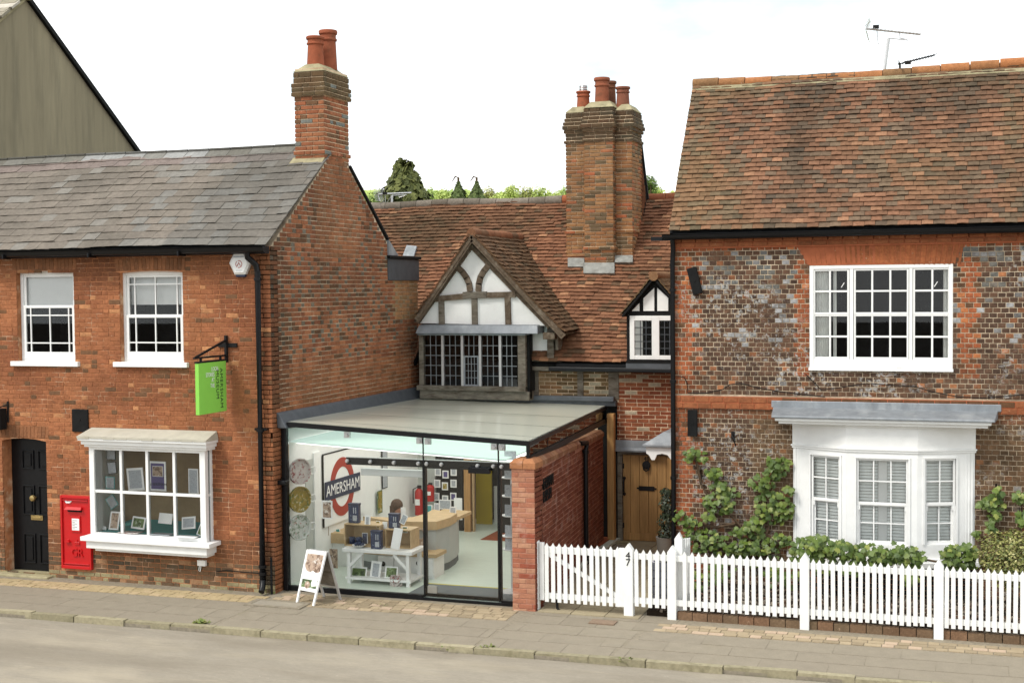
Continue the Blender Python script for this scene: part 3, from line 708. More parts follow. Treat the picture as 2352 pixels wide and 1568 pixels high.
# chimney on the gable
cx0, cx1, cy0, cy1 = -11.83, XL, 22.05, 23.05
m = MB(); m.box(cx0+.012, cx1-.006, cy0+.012, cy1, 6.9, 9.0); ch = m.build('chimney', 'mortar_pale', LH)
def ch_col(s, z, hd, r):
    c = mixc(A(168, 84, 52), A(186, 104, 66), r.random())
    if r.random() < .22: c = A(130, 84, 60)
    if z > 8.45: c = mixc(c, A(92, 80, 58), .85)
    if r.random() < .05: c = A(130, 135, 130)
    return c
def stack(par, x0, x1, y0, y1, z0, z1, colf, seed, bands=(), bond='stretcher', mort='mortar_pale', pool=None, sides='fr'):
    """brick faces of a chimney; bands (zlo, zhi, out) step outwards"""
    z = z0; lv = sorted({z0, z1}|{b[0] for b in bands}|{b[1] for b in bands})
    for a, b in zip(lv, lv[1:]):
        e = max([q[2] for q in bands if q[0] <= a+.001 and b <= q[1]+.001] or [0])
        if e:
            m = MB(); m.box(x0-e+.012, x1+e-.012, y0-e+.012, y1+e-.012, a, b-.004); o = m.build('corbel_course', mort, par)
        else: o = par
        faces = []
        if 'f' in sides: faces.append((frame((0, y0-e, 0), (1, 0, 0)), x0-e, x1+e))
        if 'r' in sides: faces.append((frame((x1+e, 0, 0), (0, 1, 0)), y0-e, y1+e))
        if 'l' in sides: faces.append((frame((x0-e, 0, 0), (0, -1, 0)), -y1-e, -y0+e))
        for k, (F, s0, s1) in enumerate(faces):
            zz = a; i = int(a*100); rr_ = random.Random(seed+k+i); R3 = F.to_3x3(); U, V, N = [R3.col[j].copy() for j in range(3)]
            n = max(1, round((b-a)/BC)); hh = (b-a)/n
            for j in range(n):
                s = s0-(.115 if (j+i) % 2 else 0)
                while s < s1-.01:
                    L = BL if rr_.random() > .2 else BH; p0, p1 = max(s0, s), min(s1, s+L); s += L+BJ
                    if s1-p1 < .05: p1 = s1; s = s1+1
                    if p1-p0 < .03: continue
                    M = Matrix((U*(p1-p0), V*(hh-.016), N*.03)).transposed().to_4x4(); M.translation = F @ Vector((p0, a+j*hh+.004, -.03+.006+(rr_.random()-.5)*.006))
                    pool.append((M, colf(p0, a+j*hh, False, rr_), o))
stack(ch, cx0, cx1, cy0, cy1, 7.3, 8.94, ch_col, 31, [(7.44, 7.52, .025), (8.50, 8.74, .045), (8.74, 8.94, .012)], pool=bricks)
m = MB(); m.hexa([(cx0-.03, cy0-.03, 8.94), (cx1+.03, cy0-.03, 8.94), (cx1+.03, cy1+.03, 8.94), (cx0-.03, cy1+.03, 8.94), (cx0+.16, cy0+.14, 9.10), (cx1-.16, cy0+.14, 9.10), (cx1-.16, cy1-.14, 9.10), (cx0+.16, cy1-.14, 9.10)])
m.build('flaunching', 'stone', ch, bev=.02)
m = MB(); m.hexa([(cx0-.09, cy0-.16, 7.20), (cx1, cy0-.16, 7.20), (cx1, cy0+.03, 7.34), (cx0-.09, cy0+.03, 7.34), (cx0-.09, cy0-.14, 7.25), (cx1, cy0-.14, 7.25), (cx1, cy0+.02, 7.40), (cx0-.05, cy0+.02, 7.40)]); m.build('chimney_fillet', 'stone', ch)
pot(ch, -11.55, 22.36, 9.06, .56, .16, A(200, 92, 58)); pot(ch, -11.50, 22.78, 9.06, .74, .165, A(192, 90, 60))
emit(bricks, 'brick', 'brick', LH, 'brick', 300, adj=(.79, .96))
# black lead-clad box and rooflight upstand behind the gable
lb = thing('lead_box', 'black lead-clad parapet box on top of the brick gable beside the tiled roof', 'roof box', (XL, 25.5, 5.3))
m = MB(); m.box(XL-.6, XL+.03, 24.74, 26.28, 5.16, 5.60); m.build('box_face', 'lead_dark', lb, bev=.01)
m = MB(); m.box(XL-.6, XL+.07, 24.7, 26.32, 5.602, 5.66); m.build('box_cap', 'black_matt', lb, bev=.01)
m = MB(); m.add([(XL+.04, 24.73, 5.665), (XL+.04, 25.2, 5.665), (XL+.04, 24.73, 5.97), (XL-.3, 24.73, 5.665), (XL-.3, 25.2, 5.665), (XL-.3, 24.73, 5.97)], [(0, 1, 2), (5, 4, 3), (0, 3, 4, 1), (1, 4, 5, 2), (2, 5, 3, 0)]); m.build('flashing', 'lead', lb)

# ------------------------------------------------------------------ grey rendered gable building behind
GB = thing('rendered_building', 'tall grey-brown rendered gable building rising behind the slate roof', 'building', (-27, 32, GZ))
XN = -20.6; ap = px(60, -4, X=XN); ev = px(318, 355, X=XN); sl_ = (ev.z-ap.z)/(ev.y-ap.y)
yf = ap.y-4.2; zf = ap.z+sl_*4.2; ye = ev.y+1.0; ze_ = ev.z+sl_*1.0
m = MB(); m.prism([(yf, -.4), (ye, -.4), (ye, ze_), (ap.y, ap.z), (yf, zf)], XN-9, XN, 0); m.build('gable_wall', 'render', GB)
m = MB(); m.bar((XN+.03, ap.y-.02, ap.z+.02), (XN+.03, ye+.2, ze_+sl_*.2+.02), .10, .12, (1, 0, 0)); m.build('verge', 'black_matt', GB)
m = MB(); m.bar((XN-4.5, ap.y, ap.z+.05), (XN-4.5, ye+.2, ze_+sl_*.2+.05), 9.0, .08, (0, 0, 1)); m.bar((XN-4.5, ap.y, ap.z+.02), (XN-4.5, yf-.3, zf+sl_*.3+.02), 9.1, .06, (0, 0, 1)); gr = m.build('roof', 'stone', GB)
q = []; td = Vector((0, -1, sl_)).normalized(); n0 = Vector((0, sl_, 1)).normalized()
for i in range(24):
    for j in range(4):
        M = Matrix((Vector((-.46, 0, 0)), td*-.34, n0*-.05 if False else Vector((0, -.03, .045)))).transposed().to_4x4(); M.translation = Vector((XN+.10-j*.47-(i % 2)*.05, ap.y, ap.z+.08))+td*(i*.22+.3); q.append((M, mixc(A(150, 142, 122), A(200, 192, 178), rs.random()**2), gr))
emit(q, 'slate', 'slate', GB, 'roof_tile', 300)
m = MB(); m.tube([(XN+.1, ap.y, ap.z+.06), (XN-9, ap.y, ap.z+.06)], .12, 8); m.build('ridge', 'stone', GB)

# ------------------------------------------------------------------ old timber-framed house in the middle
CH = thing('timber_framed_house', 'old tiled house with timber-framed gable, leaded window and tall clustered chimney', 'house', (-8, 26.2, GZ))
YC = 26.2; Fc = frame((0, YC, 0), (1, 0, 0)); cb = []; tl = []
def ch_wall(s, z, hd, r):
    c = mixc(A(150, 68, 44), A(176, 92, 60), r.random()); n = nz(s*1.3, z*1.3, 2)
    if s < -7.05:
        c = mixc(A(112, 92, 70), A(165, 120, 85), r.random())
        if r.random() < .15: c = A(196, 180, 158)
        if s < -8.2: c = mixc(A(170, 105, 65), A(205, 180, 150), r.random()*.6)
    elif r.random() < .07: c = A(205, 180, 160)
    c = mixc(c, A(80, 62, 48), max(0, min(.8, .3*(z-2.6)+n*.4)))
    return c
dl, drr, db, dt = -6.80, -5.62, GZ, 1.63
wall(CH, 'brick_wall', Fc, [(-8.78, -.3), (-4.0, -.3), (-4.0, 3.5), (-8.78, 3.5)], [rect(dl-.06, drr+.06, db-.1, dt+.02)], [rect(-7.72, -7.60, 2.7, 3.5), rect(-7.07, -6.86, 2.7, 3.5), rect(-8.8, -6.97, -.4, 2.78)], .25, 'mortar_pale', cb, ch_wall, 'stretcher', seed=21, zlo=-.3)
m = MB(Fc); m.box(-7.72, -7.60, 2.72, 3.5, -.05, .03).box(-7.07, -6.86, 2.74, 3.5, -.05, .03).box(-8.75, -8.55, 2.7, 3.3, -.05, .03).box(-8.8, -6.3, 3.28, 3.44, -.05, .05); m.build('wall_timbers', 'timber_grey', CH)
m = MB(); m.box(-14.5, -8.8, 26.3, 26.5, 2.65, 3.5).box(-14.5, -10.6, 26.3, 26.5, -.3, 2.65).box(-14.5, -3.2, 32.9, 33, -.3, 3.5).box(-14.6, -14.4, 26.3, 33, -.3, 3.5).box(-3.4, -3.2, 26.3, 33, -.3, 3.5); m.build('other_walls', 'dark_room', CH)
m = MB(Fc); m.box(-7.30, -6.90, GZ, 2.6, .0, .03); m.build('shade_strip', 'timber_black', CH)  # dark strip standing in for the shade beside the oak post
# oak plank door
m = MB(Fc); m.box(dl-.10, dl, db, dt+.06, -.12, .02).box(drr, drr+.1, db, dt+.06, -.12, .02).box(dl, drr, dt, dt+.06, -.12, .019); dfr = m.build('door_frame', 'timber_grey', CH, bev=.006)
m = MB(Fc); m.box(dl, drr, db, dt, -.09, -.05); od = m.build('oak_door', 'oak', CH)
xs = [dl+.01+(drr-dl-.02)*t for t in (0, .13, .29, .45, .60, .76, .89, 1)]
for a, b in zip(xs, xs[1:]):
    m = MB(Fc); m.box(a+.004, b-.004, db+.17, dt-.01, -.05, -.022-.004*rs.random()); m.build('plank', 'oak', od, bev=.004)
m = MB(Fc); m.box(dl+.01, drr-.01, db+.02, db+.17, -.05, -.012); m.build('weather_board', 'oak', od, bev=.006)
def fc(x, y, Y=26.18): return FX(x, y, Y)
m = MB(Fc)
x, z = fc(1484, 1122); m.box(x-.16, x+.16, z-.045, z+.045, -.03, -.012); m.box(x-.2, x+.2, z-.015, z+.015, -.03, -.014); m.build('letter_plate', 'iron', od)
m = MB(Fc); x, z = fc(1484, 1070); m.lathe([(.045, -.02), (.085, -.01), (.085, .01), (.05, .02)], (x, z+.02, 0), 14, 2); m.tube([(x-.06, z, .015), (x-.05, z-.07, .02), (x, z-.10, .02), (x+.05, z-.07, .02), (x+.06, z, .015)], .014, 6); m.build('knocker', 'iron', od, smooth=True)
m = MB(Fc); x, z = fc(1433, 1116); m.tube([(x, z+.16, -.01), (x, z+.08, .04), (x, z-.08, .04), (x, z-.16, -.01)], .016, 6); m.ball((x, z+.16, -.01), .035, .035, .02); m.ball((x, z-.16, -.01), .035, .035, .02)
m.build('door_handle', 'iron', od, smooth=True)
for yy in (1070, 1206): m = MB(Fc); x, z = fc(1431, yy); m.box(x-.015, x+.015, z-.05, z+.05, -.03, -.01); m.build('hinge', 'iron', od)
x, z = fc(1484, 1054); text(od, '48', Fc @ Matrix.Translation((x, z+.0, -.02)), .12, 'iron', .006, 'door_number')
m = MB(Fc); m.box(-6.97, -6.1, 1.72, 1.92, -.02, .06); m.hexa([(-6.97, 1.70, .0), (-6.0, 1.70, .0), (-6.0, 1.70, .16), (-6.97, 1.70, .16), (-6.97, 1.80, .0), (-6.0, 1.80, .0), (-6.0, 1.73, .17), (-6.97, 1.73, .17)]); m.build('lead_flashing', 'lead', CH)
m = MB(Fc); m.box(dl-.2, drr+.3, db-.2, db+.0, -.2, .35); m.build('doorstep', 'stone', CH, bev=.02)
# small lead-topped canopy with a shaped white bracket board
cp = thing('door_canopy', 'small lead-topped door canopy with shaped white boards beside the black downpipe', 'canopy', (-5.5, 24.6, 1.7))
YY = 24.2; a = px(1484, 1028, Y=YY); m = MB(); x0 = a.x
m.hexa([(x0-.06, YY-.06, a.z+.02), (-4.97, YY-.06, a.z+.02), (-4.97, YY+1.2, a.z+.02), (x0-.06, YY+1.2, a.z+.02), (x0-.06, YY-.06, a.z+.07), (-4.97, YY-.06, a.z+.07), (-4.97, YY+1.2, a.z+.09), (x0-.06, YY+1.2, a.z+.09)])
m.hexa([(x0-.04, YY-.04, a.z+.07), (-4.97, YY-.04, a.z+.07), (-4.97, YY+1.2, a.z+.09), (x0-.04, YY+1.2, a.z+.09), (x0+.26, YY+.25, a.z+.27), (-4.97, YY+.25, a.z+.27), (-4.97, YY+1.2, a.z+.27), (x0+.26, YY+1.2, a.z+.27)])
m.build('canopy_top', 'lead', cp, bev=.01)
m = MB(); pts = [(x0, a.z+.02), (x0, a.z-.10), (x0+.05, a.z-.13), (x0+.10, a.z-.22), (x0+.16, a.z-.22), (x0+.20, a.z-.12), (x0+.30, a.z-.10), (x0+.40, a.z-.12), (x0+.46, a.z-.20), (-4.97, a.z-.22), (-4.97, a.z+.02)]
m.prism(pts, YY, YY+.05, 1); m.build('bracket_board', 'white', cp)
m = MB(); m.box(x0, x0+.04, YY+.05, YY+1.1, a.z-.10, a.z+.02); m.build('side_board', 'white', cp)
# main roof: deck, tiles, ridge
pit = math.atan2(3.47, 3.55); O = Vector((-14.6, 25.93, 3.46)); T = Vector((0, math.cos(pit), math.sin(pit))); RL = 4.97
N = Vector((1, 0, 0)).cross(T); m = MB()
for xa, xb, ta, tb2 in ((0, 3.4, 0, 1.0), (5.8, 11.4, 0, 1.0), (0, 11.4, 1.0, RL)):
    q = [O+Vector((xa, 0, 0))+T*ta, O+Vector((xb, 0, 0))+T*ta, O+Vector((xb, 0, 0))+T*tb2, O+Vector((xa, 0, 0))+T*tb2]; m.hexa([p-N*.12 for p in q]+[p-N*.03 for p in q])
q = [O, O+Vector((11.4, 0, 0)), O+Vector((11.4, 0, 0))+T*RL, O+T*RL]; q2 = [Vector((p.x, 2*29.5-p.y, p.z)) for p in q]; m.hexa([p-Vector((0, 0, .12)) for p in q2]+[p-Vector((0, 0, .02)) for p in q2])
croof = m.build('roof', 'black_matt', CH)
def c_tile(s, t, r):
    n = nz(s*.6, t*.6, 7); c = mixc(A(146, 82, 56), A(172, 100, 68), r.random())
    if r.random() < .14: c = mixc(A(134, 86, 62), A(118, 82, 62), r.random())
    if r.random() < .05: c = A(198, 124, 86)
    c = mixc(c, A(96, 70, 50), max(0, min(.75, n*.9+.15)))
    return c
und = lambda s, t: .045*math.sin(s*1.15+1)*math.sin(t*.7+.3)+.03*nz(s*.9, t*.9)
tiles(croof, O, (1, 0, 0), T, [(0, 0), (3.4, 0), (3.4, 1.0), (5.8, 1.0), (5.8, 0), (11.4, 0), (11.4, RL), (0, RL)], .109, .185, .016, .054, c_tile, tl, 5, und, ragged=.02)
x = -14.6; zr = O.z+RL*math.sin(pit)
while x < -3.3:
    w = .40; m = MB(); left = x < -9.3; m.cur = mixc(A(104, 95, 84), A(150, 140, 128), rs.random()*.8) if left else mixc(A(190, 110, 72), A(160, 98, 70), rs.random())
    m.tube([(x, 29.5, zr+.02+.02*math.sin(x*2)), (x+w-.012, 29.5, zr+.02+.02*math.sin(x*2+.5))], .12, 10); m.build('ridge_tile', 'tile', croof, smooth=True); x += w
# gable: bargeboards, plaster, timbers
YG = 25.74; Fg2 = frame((0, YG, 0), (1, 0, 0))
def gp(x, y, Y=YG): p = px(x, y, Y=Y); return p.x, p.z
apx = gp(1083, 545); el = gp(958, 728); er = gp(1292, 766)
m = MB(Fg2); m.add([(*gp(1083, 560), 0), (*gp(962, 742), 0), (*gp(1256, 748), 0), (*gp(1083, 560), -.15), (*gp(962, 742), -.15), (*gp(1256, 748), -.15)], [(0, 1, 2), (5, 4, 3), (0, 3, 4, 1), (1, 4, 5, 2), (2, 5, 3, 0)])
gab = m.build('gable', 'plaster', CH)
def timber(name, pts, wpx, w=.035, mt='timber_brown', par=None, Y=YG):
    m = MB(); P = [px(x, y, Y=Y-w/2+.0) for x, y in pts]
    for a, b in zip(P, P[1:]):
        d = (b-a).normalized(); m.bar(a-d*.01, b+d*.01, w+.02, wpx*28/3096, (-d.z, 0, d.x))
    return m.build(name, mt, par or gab)
timber('principal_rafter', [(1083, 566), (960, 740)], 10, .03); timber('principal_rafter', [(1083, 566), (1262, 750)], 10, .028)
timber('collar_beam', [(998, 687), (1080, 679), (1184, 676)], 13, .045); timber('collar_plate', [(1065, 678), (1117, 677)], 15, .06, 'timber_grey')
timber('curved_brace', [(1050, 613), (1062, 624), (1072, 638), (1078, 652), (1080, 668)], 13, .04); timber('curved_brace', [(1122, 610), (1112, 622), (1104, 636), (1100, 652), (1099, 668)], 13, .038)
for xa, xb in ((1014, 1015), (1090, 1091), (1166, 1168)): timber('stud', [(xa, 684), (xb, 744)], 13, .042, 'timber_grey' if xa < 1160 else 'timber_brown')
# bargeboards under an overhang of tiles
m = MB(); YF = 25.52
ax, az = gp(1083, 541, YF); lx, lz = gp(957, 730, YF); rx, rz = gp(1294, 768, YF)
m.bar((ax, YF+.02, az-.05), (lx, YF+.02, lz-.05), .05, .12, (-(lz-az), 0, lx-ax)); m.build('bargeboard', 'timber_brown', gab)
m = MB(); m.bar((ax, YF+.02, az-.05), (rx, YF+.02, rz-.05), .05, .12, (-(rz-az), 0, rx-ax)); m.build('bargeboard', 'timber_brown', gab)
def mainY(z): return 25.93+(z-3.46)/math.tan(pit)
def gslope(sx, ex, ez, nm, seed, dark):
    """one slope of the gable roof, from its ridge down to the eaves at (ex, ez)"""
    dn = Vector((ex-ax, 0, ez-az)); Ls = dn.length; up = -dn.normalized()
    O_ = Vector((ex, YF-.02, ez+.03)); U_ = Vector((0, 1, 0)) if sx > 0 else Vector((0, -1, 0))
    yt, ye = mainY(az)-YF, mainY(ez)-YF
    po = [(0, 0), (ye+.12, 0), (yt+.12, Ls), (0, Ls)] if sx > 0 else [(-ye-.12, 0), (0, 0), (0, Ls), (-yt-.12, Ls)]
    m = MB(); q = [O_+U_*a+up*b for a, b in po]; Nn = U_.cross(up); m.hexa([p-Nn*.07 for p in q]+[p-Nn*.02 for p in q]); d = m.build(nm, 'timber_brown', CH)
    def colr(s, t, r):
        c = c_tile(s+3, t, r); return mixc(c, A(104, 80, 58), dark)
    tiles(d, O_, U_, up, po, .109, .18, .016, .052, colr, tl, seed, lambda s, t: .02*nz(s*1.5, t*1.5, 4)-.03*math.sin(math.pi*t/Ls), ragged=.02)
    return d
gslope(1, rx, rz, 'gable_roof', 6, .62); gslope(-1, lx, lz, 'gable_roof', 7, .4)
y = YF-.02
while y < mainY(az)+.1:
    m = MB(); m.cur = mixc(A(160, 104, 74), A(120, 92, 70), rs.random()); m.tube([(ax, y, az+.05), (ax, y+.37, az+.055)], .10, 10); m.build('ridge_tile', 'tile', gab, smooth=True); y += .385
# lead-covered hood and leaded window below the gable
YW = 25.66; Fw = frame((0, YW, 0), (1, 0, 0))
def wp(x, y): return FX(x, y, YW)
x0, z1 = wp(959, 744); x1, z0 = wp(1238, 766)
m = MB(Fw); m.hexa([(x0, z0, -.3), (x1+.02, z0, -.3), (x1+.02, z0, .14), (x0, z0, .14), (x0, z1, -.3), (x1+.02, z1, -.3), (x1-.02, z1-.02, .03), (x0+.04, z1-.02, .03)]); m.box(x0+.02, x1-.25, z0-.035, z0, -.2, .10); m.build('window_hood', 'lead', CH, bev=.03)
lights = [973, 1017, 1062, 1103, 1149, 1190]; zb_, zt_ = wp(1080, 886)[1], wp(1080, 767)[1]
X = [wp(x, 830)[0] for x in lights]; xl0, xr0 = wp(963, 830)[0], wp(1208, 830)[0]
m = MB(Fw); m.box(xl0, X[0], zb_, zt_, -.12, .02).box(X[-1], xr0, zb_-.05, zt_, -.12, .03).box(xl0-.05, xr0, zb_-.10, zb_, -.12, .05).box(X[0], X[-1], zt_-.03, zt_, -.12, .0)
lw = m.build('leaded_window', 'timber_grey', CH, bev=.008)
m = MB(Fw)
for x in X[1:-1]: m.box(x-.026, x+.026, zb_, zt_-.03, -.06, .015)
m.build('mullions', 'alu', lw)
m = MB(Fw); cells = []
for i, (a, b) in enumerate(zip(X, X[1:])):
    a += .03; b -= .03; cs = [a+(b-a)*k/3 for k in range(4)]; rws = [zb_+(zt_-.03-zb_)*k/5 for k in range(6)]
    if i == 2:
        zc = rws[3]; m.box(a+.0, a+.03, zb_, zc, -.02, .02).box(b-.03, b, zb_, zc, -.02, .02).box(a, b, zc-.03, zc, -.02, .021).box(a, b, zb_, zb_+.03, -.02, .021)
        cs2 = [a+.03+(b-a-.06)*k/4 for k in range(5)]; rs2 = [zb_+.03+(zc-zb_-.06)*k/4 for k in range(5)]
        for x in cs2[1:-1]: m.box(x-.005, x+.005, zb_+.03, zc-.03, -.012, .004)
        for z in rs2[1:-1]: m.box(a+.03, b-.03, z-.005, z+.005, -.011, .003)
        cells += [(p, q, r0, r1) for p, q in zip(cs2, cs2[1:]) for r0, r1 in zip(rs2, rs2[1:])]; rws = rws[3:]
    for x in cs[1:-1]: m.box(x-.006, x+.006, rws[0], rws[-1], -.024, -.008)
    for z in rws[1:-1]: m.box(a, b, z-.006, z+.006, -.023, -.009)
    cells += [(p, q, r0, r1) for p, q in zip(cs, cs[1:]) for r0, r1 in zip(rws, rws[1:])]
m.build('lead_cames', 'lead', lw); panes(lw, Fw, cells, -.016)
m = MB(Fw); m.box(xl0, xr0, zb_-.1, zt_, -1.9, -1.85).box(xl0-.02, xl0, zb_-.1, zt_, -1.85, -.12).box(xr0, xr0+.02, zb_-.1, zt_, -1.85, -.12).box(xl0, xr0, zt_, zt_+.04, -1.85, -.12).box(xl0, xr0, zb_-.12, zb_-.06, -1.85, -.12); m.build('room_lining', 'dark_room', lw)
m = MB(Fw); m.box(xr0+.002, xr0+.06, zb_-.25, zt_-.02, -.2, -.06); m.build('corner_post', 'timber_black', CH, bev=.01); m = MB(Fw); m.box(xl0, xr0+.06, zb_-.28, zb_-.1, -.3, .0); m.build('window_base', 'timber_grey', CH, bev=.01)
YP = 26.05; a = px(1216, 766, Y=YP); b = px(1258, 828, Y=YP); m = MB(); m.box(a.x, b.x, YP, YP+.15, b.z, a.z+.2); m.build('plaster_panel', 'plaster', CH)
m = MB(); a = px(1256, 760, Y=25.95); b = px(1272, 826, Y=25.95); m.box(a.x, b.x, 25.95, 26.2, b.z, a.z+.1); c = px(1284, 815, Y=25.95); m.box(b.x+.05, c.x, 25.9, 26.2, c.z+.1, a.z); a = px(1212, 826, Y=26); m.box(a.x, c.x+.05, 26.0, 26.2, a.z-.22, a.z+.02); m.build('wall_post', 'timber_grey', CH, bev=.01)
m = MB(); a = px(1250, 770, Y=25.8); m.box(a.x, a.x+.25, 25.7, 26.1, a.z-.08, a.z+.06); m.build('beam_end', 'timber_brown', CH, bev=.01)
# eaves gutter
a = px(1262, 846, Y=25.86); b = px(1549, 853, Y=25.86); m = MB(); m.bar((a.x, 25.84, a.z), (b.x+.5, 25.84, a.z-.02), .12, .09); m.box(a.x+.1, b.x+.5, 25.95, 26.15, a.z+.0, a.z+.1); m.build('gutter', 'black', CH, bev=.02)
# small dormer
YD = 25.84; Fd = frame((0, YD, 0), (1, 0, 0))
def dp(x, y): return FX(x, y, YD)
dx0, dz1 = dp(1447, 725); dx1, dz0 = dp(1562, 826); xa_, za_ = dp(1505, 640); xe, ze = dp(1437, 720); xe2 = 2*xa_-xe
m = MB(Fd); m.prism([(xe+.02, dp(1440, 836)[1]), (xe2, dp(1440, 836)[1]), (xe2, ze), (xa_, za_), (xe+.02, ze)], -.12, -.0, 2); dm = m.build('dormer', 'timber_black', CH)
m = MB(); zb0 = dp(1440, 836)[1]; m.box(xe+.03, xe+.09, YD+.1, 27.3, zb0, ze).box(xe2-.09, xe2-.03, YD+.1, 27.3, zb0, ze); m.build('dormer_cheek', 'timber_black', dm)
for pl_ in ([(1451, 714), (1469, 714), (1469, 696)], [(1478, 714), (1503, 714), (1503, 661), (1478, 685)], [(1510, 714), (1535, 714), (1535, 684), (1510, 661)], [(1544, 714), (1560, 714), (1544, 697)]):
    m = MB(Fd); m.prism([dp(*p) for p in pl_], -.01, .012, 2); m.build('plaster_panel', 'plaster', dm)
m = MB(Fd); m.box(dx0, dx1, dz0, dz1, -.04, .03); gl1 = [dp(1458, 736), dp(1498, 816), dp(1515, 736), dp(1551, 816)]
dw = MB(Fd); dw.box(dx0, gl1[0][0], dz0, dz1, -.04, .035).box(gl1[1][0], gl1[2][0], dz0, dz1, -.04, .035).box(gl1[3][0], dx1, dz0, dz1, -.04, .035)
for a, b in ((gl1[0], gl1[1]), (gl1[2], gl1[3])): dw.box(a[0], b[0], dz0, b[1], -.04, .034).box(a[0], b[0], a[1], dz1, -.04, .034)
dwo = dw.build('dormer_window', 'white', dm, bev=.006)
m = MB(Fd); cells = []
for a, b in ((gl1[0], gl1[1]), (gl1[2], gl1[3])):
    xs = [a[0]+(b[0]-a[0])*k/3 for k in range(4)]; zs = [b[1]+(a[1]-b[1])*k/5 for k in range(6)]
    for x in xs[1:-1]: m.box(x-.006, x+.006, zs[0], zs[-1], .012, .026)
    for z in zs[1:-1]: m.box(a[0], b[0], z-.006, z+.006, .013, .025)
    cells += [(p, q, r0, r1) for p, q in zip(xs, xs[1:]) for r0, r1 in zip(zs, zs[1:])]
m.build('lead_cames', 'lead_dark', dm); panes(dm, Fd, cells, .018)
m = MB(Fd); m.box(gl1[0][0], gl1[0][0]+.16, gl1[1][1], gl1[0][1], .002, .008); m.build('curtain', 'curtain', dm)
m = MB(Fd); a = dp(1439, 833); b = dp(1560, 849); m.box(a[0], b[0], b[1], a[1], -.05, .05); m.build('lead_apron', 'lead_dark', dm)
m = MB(Fd); m.box(xe+.02, xe2, a[1], a[1]+.05, -.05, .06); m.build('dormer_sill', 'timber_black', dm)
def dslope(sx, seed):
    ex = xa_-sx*(xa_-xe+.06)*-1 if sx > 0 else xa_-(xa_-xe+.06); ez = ze-.06
    dn = Vector((ex-xa_, 0, ez-za_-.03)); Ls = dn.length; up = -dn.normalized(); O_ = Vector((ex, YD-.14, ez+.03)); U_ = Vector((0, sx, 0))
    yt, ye = mainY(za_)-YD+.14, mainY(ez)-YD+.14
    po = [(0, 0), (ye+.1, 0), (yt+.1, Ls), (0, Ls)] if sx > 0 else [(-ye-.1, 0), (0, 0), (0, Ls), (-yt-.1, Ls)]
    m = MB(); q = [O_+U_*a+up*b for a, b in po]; Nn = U_.cross(up); m.hexa([p-Nn*.05 for p in q]+[p-Nn*.01 for p in q]); d = m.build('dormer_roof', 'timber_black', CH)
    tiles(d, O_, U_, up, po, .12, .19, .014, .026, lambda s, t, r: mixc(c_tile(s, t, r), A(120, 100, 72), .6), tl, seed)
dslope(1, 8); dslope(-1, 9)
m = MB(); m.cur = A(150, 115, 85); m.tube([(xa_, YD-.16, za_+.05), (xa_, mainY(za_)+.05, za_+.05)], .095, 10); m.build('ridge_tile', 'tile', dm, smooth=True)
# rooflight
pr = [px(934, 563, Y=27.3), px(957, 566, Y=27.3), px(950, 588, Y=27.0), px(925, 586, Y=27.0)]
rl_ = MB(); nn = Vector((0, -math.sin(pit), math.cos(pit)))
def onroof(x, y, off):
    r = _fw*FPX+_rt*(x-PW/2)-_up*(y-PH/2); k = (O+N*off-EYE).dot(N)/r.dot(N); return EYE+r*k
q = [onroof(x, y, .09) for x, y in ((925, 587), (950, 588), (957, 565), (934, 563))]
rl_.hexa([p-N*.12 for p in q]+q); rl_.build('rooflight', 'lead', croof)
c_ = sum(q, Vector())/4; m = MB(); m.add([c_+(p-c_)*.84+N*.006 for p in q], [(0, 1, 2, 3)]); m.build('rooflight_pane', 'shop_glass', croof)
# tall clustered chimney
def cc_col(s, z, hd, r):
    c = mixc(A(158, 92, 56), A(176, 116, 76), r.random())
    if r.random() < .25: c = mixc(A(120, 88, 66), A(104, 84, 66), r.random())
    if r.random() < .1: c = A(186, 92, 56)
    c = mixc(c, A(190, 150, 118), .12*max(0, nz(s*2, z*1.2, 4)+.3)*2)
    if z > 8.05: c = mixc(c, A(78, 68, 56), .85)
    return c
def cx(x, Y=28.08): return px(x, 400, Y=Y).x
zt0 = px(1380, 255, Y=28).z; zc = px(1380, 320, Y=28).z
m = MB(); xL, xM0, xM1, xR = cx(1300), cx(1342, 27.88), cx(1408, 27.88), cx(1452)
yb = 28.95
m.box(xL+.012, xR-.012, 28.08+.012, yb, 4.9, zt0+.0).box(xM0+.012, xM1-.012, 27.88+.012, 28.1, 4.9, zt0); cst = m.build('chimney', 'mortar_pale', CH)
Bm = [(zc-.06, zc+.01, .03), (zc+.01, zc+.16, .0), (zc+.16, zc+.24, .03), (zc+.24, zc+.33, .06), (zc+.33, zc+.41, .04), (zc+.41, zc+.49, .02)]
Bm = [b for b in Bm if b[2] > 0]; zb1 = px(1320, 537, Y=28.08).z; zb2 = px(1375, 573, Y=27.88).z
stack(cst, xL, xM0-.01, 28.08, yb, 5.3, zt0, cc_col, 41, Bm+[(zb1, zb1+.07, .03)], pool=cb, sides='fl')
stack(cst, xM1+.01, xR, 28.08, yb, 5.3, zt0, cc_col, 43, Bm+[(zb1, zb1+.07, .03)], pool=cb, sides='fr')
stack(cst, xM0, xM1, 27.88, yb, 5.0, zt0+.06, cc_col, 45, Bm+[(zb2, zb2+.07, .03)], pool=cb, sides='flr')
m = MB()
for (a, b, y0_, zz) in ((xL, xM0, 28.08, zt0), (xM0, xM1, 27.88, zt0+.06), (xM1, xR, 28.08, zt0)):
    m.hexa([(a-.02, y0_-.02, zz), (b+.02, y0_-.02, zz), (b+.02, yb, zz), (a-.02, yb, zz), (a+.1, y0_+.16, zz+.15), (b-.1, y0_+.16, zz+.15), (b-.1, yb-.1, zz+.15), (a+.1, yb-.1, zz+.15)])
